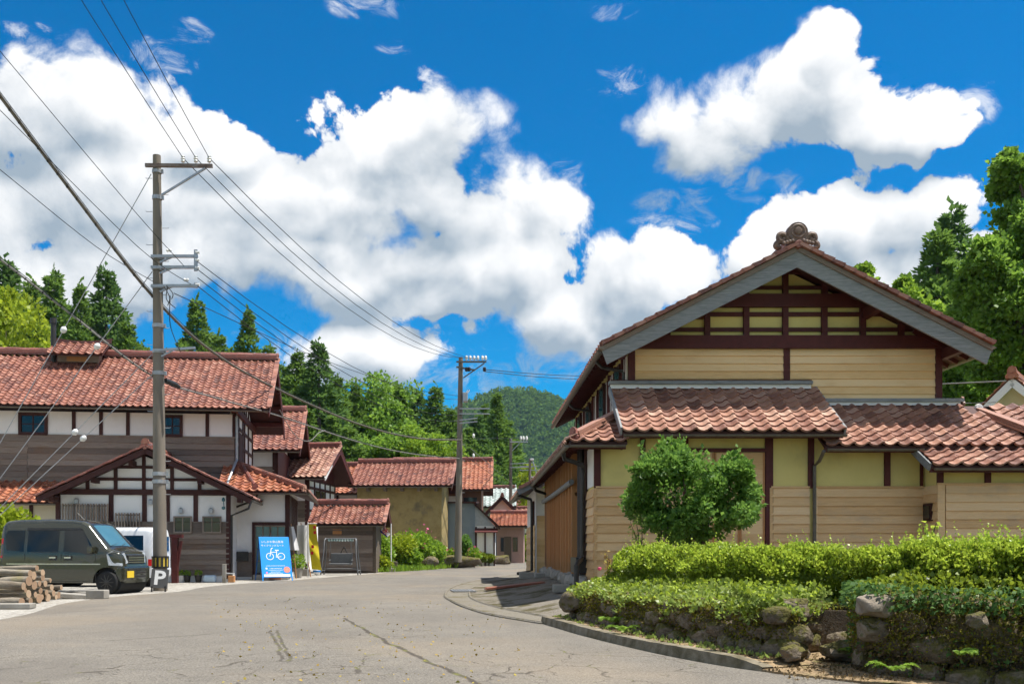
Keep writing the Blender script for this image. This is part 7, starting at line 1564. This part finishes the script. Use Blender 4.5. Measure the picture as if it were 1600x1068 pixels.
# ferns
def fern(label, loc, n, L, seed, lean=(0, -1, 0)):
    q = np.random.default_rng(seed); T = thing('fern', label, 'fern', loc)
    for i in range(n):
        a = q.uniform(-1.9, 1.9) + math.atan2(lean[1], lean[0]); l = L * q.uniform(.5, .85); d = np.array([math.cos(a), math.sin(a), 0]); sd = np.array([-d[1], d[0], 0]); A = []; B = []; S = []; st = []
        for k in range(16):
            t = (k + 1) / 16; p = d * l * t + np.array([0, 0, l * (1.1 * t - .95 * t * t)]); st.append(p)
            for s in (-1, 1): A.append(p); B.append(sd * s + d * .45 + [0, 0, .05]); S.append(l * .32 * math.sin(math.pi * (.12 + .83 * t)) + .012)
        leaf_obj('frond', np.array(A), np.array(B), np.array(S), LM['fern'], T, .17, None, .02)
for i, (px, py, z, lb, nn, L) in enumerate(((908, 952, .2, 'light green fern on the mossy end of the low wall', 6, .36), (935, 955, .2, 'fern drooping from the low wall, second from its left end', 7, .38), (957, 972, .16, 'low fern at the wall foot, third from its left end', 7, .36), (972, 985, .12, 'bright fern arching over the verge beside the kerb', 6, .34), (1305, 1018, .12, 'small fern in the gap between the two walls', 5, .24), (1392, 1046, .12, 'fern at the base of the near wall corner', 6, .26), (1495, 1022, .3, 'fern halfway up the near wall face', 5, .22), (1545, 965, .55, 'fern hanging below the near hedge at the right', 6, .28), (1570, 925, .7, 'fern tips poking from the near hedge at the right edge', 5, .3))):
    Y = F * (EYE - z) / (py - CY); fern(lb, (X_(px, Y), Y - .05, z), nn, L, i)
def twiggy(label, px, py_b, py_t, Y, fol, n, seed, name='sapling'):
    q = np.random.default_rng(seed); b = P(px, py_b, Y); T = thing(name, label, 'plant', b); h = (py_b - py_t) * Y / F; A = []; B = []
    for k in range(3):
        e = np.array([q.normal(0, .16) * h, q.normal(0, .1) * h, h * q.uniform(.75, 1)]); m = MB(); m.tube([(0, 0, -.2), tuple(e * .5 + [.02, 0, 0]), tuple(e)], [.012, .008, .003], 5); m.build('stem', M_['bark'], T, True)
        for j in range(n): t = q.uniform(.15, 1); A.append(e * t + q.normal(0, .03, 3)); B.append(q.normal(size=3) + [0, 0, .3])
    leaf_obj('foliage', np.array(A), np.array(B), q.uniform(.03, .07, len(A)), LM[fol], T, .4)
twiggy('thin rose stem with reddish young leaves beside the wall corner', 949, 905, 862, 15.2, 'red_shoot', 22, 1); twiggy('sparse pale sapling in front of the clapboards left of the shrub', 1000, 870, 802, 15.6, 'cover', 40, 2); twiggy('lone whippy shoot rising from the hedge beneath the little window', 1447, 850, 814, 10.2, 'shoot', 12, 3); twiggy('thin sapling between the pale sapling and the shrub', 1035, 862, 812, 15.8, 'camellia', 16, 4)
m = MB(); c = P(937, 888, 15.4); m.lathe([(.001, -.03), (.035, -.01), (.03, .02), (.001, .03)], 8); o = m.build('rose_bloom', LM['pink'], None, True); o.location = c; tag(o, 'single small pink rose in front of the clapboard corner', 'flower')
# low plants on the verge and in the bed
n = 2600; s = g.random(n); A = np.zeros((n, 3))
for i in range(n): j = int(s[i] * (len(kp) - 2)); p = k2[j].lerp(k3[j], g.random()); A[i] = (p.x, p.y, .1)
leaf_obj('weeds', A[:700], g.normal(size=(700, 3)) * .7 + [0, 0, .9], g.uniform(.02, .07, 700), LM['cover'], None, .4, 'stuff')
leaf_obj('leaf_litter', np.concatenate([A[700:], np.stack([g.uniform(2.7, 4.0, 900), g.uniform(8.2, 10.2, 900), np.full(900, .035)], 1)]), g.normal(size=(n + 200, 3)) * [1, 1, .15], g.uniform(.015, .04, n + 200), LM['root'], None, .45, 'stuff')
n = 500; yl = g.uniform(8, 22, n); xl_ = g.uniform(-.28, .05, n) * yl; leaf_obj('fallen_leaves', np.stack([xl_, yl, np.full(n, .006)], 1), g.normal(size=(n, 3)) * [1, 1, .12], g.uniform(.015, .04, n), leaf_mat('yellow_litter', [(.25, .15, .03), (.38, .26, .06), (.3, .3, .05)], .1, .8, .2), None, .45, 'stuff')
# ------------------------------------------------------------------ gardens on the left
def bush(label, px, py, Y, rx, rz, fol, leaf, n, flowers=0, name='garden_shrub', cat='shrub', stem=True):
    b = Vector((X_(px, Y), Y, 0)); T = thing(name, label, cat, b); k = Y / F; c = np.array([0, 0, Z_(py, Y)])
    Pt = []; Dr = []
    for j in range(5):
        d = unit(g.normal(size=3)) * [.5, .4, .4]; p, dd = ball(n // 5, c + d * np.array([rx, rx, rz]) * k, np.array([rx, rx * .9, rz]) * k * (.72 if j else .9), .5); Pt.append(p); Dr.append(dd + g.normal(size=p.shape) * .5 + [0, 0, .25])
    Pt = np.concatenate(Pt); ok = Pt[:, 2] > .02; leaf_obj('crown', Pt[ok], np.concatenate(Dr)[ok], leaf * g.uniform(.6, 1.2, ok.sum()), LM[fol], T, .42)
    if flowers:
        p, d = ball(flowers, c + np.array([0, -.1, rz * k * .3]), np.array([rx, rx, rz]) * k, .1); leaf_obj('flowers', p, d + g.normal(size=p.shape) * .4, .13, LM['pink'], T, .5)
    m = MB(); m.tube([(0, 0, -.05), (0, 0, max(.15, c[2]))], [.05, .02], 6); m.build('stem', M_['bark'], T, True)
bush('big leafy shrub beside the plank shed', 600, 858, 47.5, 20, 24, 'garden', .16, 2600); bush('yellowish shrub right behind the ice flag', 620, 852, 49, 22, 20, 'bright', .15, 2400)
bush('tall shrub with pink flowers before the storehouse wall', 655, 850, 52, 24, 26, 'garden', .17, 2800, 40); bush('rounded shrub spilling to the storehouse corner', 677, 866, 53, 18, 18, 'garden', .15, 2200); bush('low shrub in the middle of the roadside garden', 640, 872, 49.5, 22, 16, 'garden', .15, 2400); bush('low shrub in front of the plank shed corner', 596, 880, 46, 12, 11, 'bright', .13, 1300)
bush('small dark conical shrub left of the clipped mound', 728, 852, 57, 8.5, 15, 'camellia', .14, 1100); bush('flowery clump under the second pole', 741, 866, 56.5, 9, 10, 'garden', .13, 900, 24); bush('clipped green mound by the grey metal house', 752, 871, 60, 8, 7.5, 'hedge', .1, 1500); bush('second clipped mound touching the first', 764, 870.5, 61, 8, 7, 'hedge', .1, 1500); bush('flowers at the foot of the blue-grey wall', 706, 866, 57.5, 9, 8, 'garden', .13, 700, 24)
bush('bright bush at the end of the street behind the thin pole', 822, 860, 81, 15, 20, 'bright', .22, 2400); bush('leafy bush by the pink cottage corner', 815, 846, 82, 9, 12, 'garden', .22, 1400)
bush('drooping feathery shrub behind the green van at the left edge', 22, 835, 28.5, 42, 32, 'bright', .16, 2600)
for (T, h, ph) in POTS:
    n = 220 if ph > .3 else 70; p, d = ball(n, np.array([0, 0, h + ph * .55]), np.array([.22 if ph > .3 else .1, .2 if ph > .3 else .1, ph * .6]), .8); leaf_obj('foliage', p, d + g.normal(size=p.shape) * .5 + [0, 0, .3], .1 if ph > .3 else .07, LM['garden'], T, .42)
n = 5200; t = g.random(n); ex_ = np.stack([np.interp(t, [0, .35, .7, 1], [X_(590, 46.2), X_(640, 48), X_(690, 54), X_(730, 58)]), np.interp(t, [0, .35, .7, 1], [45.2, 47.6, 53.4, 58])], 1) + g.normal(0, .35, (n, 2)) + [-.25, .35]
leaf_obj('grass', np.concatenate([ex_, np.zeros((n, 1))], 1), g.normal(size=(n, 3)) * .35 + [0, 0, 1], g.uniform(.12, .38, n), LM['garden'], None, .1, 'stuff')
for i, (px, py, Y, s, lb) in enumerate(((716, 877, 54.5, (1.25, .5, .32), 'long dark mossy retaining stone at the foot of the second pole'), (778, 874, 63, (.7, .5, .34), 'brown boulder beside the clipped mounds'), (672, 877, 51, (.4, .3, .25), 'pale rounded stone in the roadside garden'))):
    o = rock(60 + i, s, 3, .2).build('boulder', M_['stone'], None, True); o.location = P(px, py, Y); tag(o, lb, 'boulder')

# ------------------------------------------------------------------ summer haze
hz_ = MB().box(-1000, 1000, -80, 1400, -4, 165).build('haze', M_['soil'], None, False, 'stuff')
hm = bpy.data.materials.new('haze_air'); hm.use_nodes = True; ht_ = hm.node_tree; ht_.nodes.clear()
pv = ht_.nodes.new('ShaderNodeVolumePrincipled'); pv.inputs['Color'].default_value = (.42, .68, 1.0, 1); pv.inputs['Density'].default_value = .00008; pv.inputs['Anisotropy'].default_value = .1
ho = ht_.nodes.new('ShaderNodeOutputMaterial'); ht_.links.new(pv.outputs[0], ho.inputs['Volume']); hz_.data.materials.clear(); hz_.data.materials.append(hm)
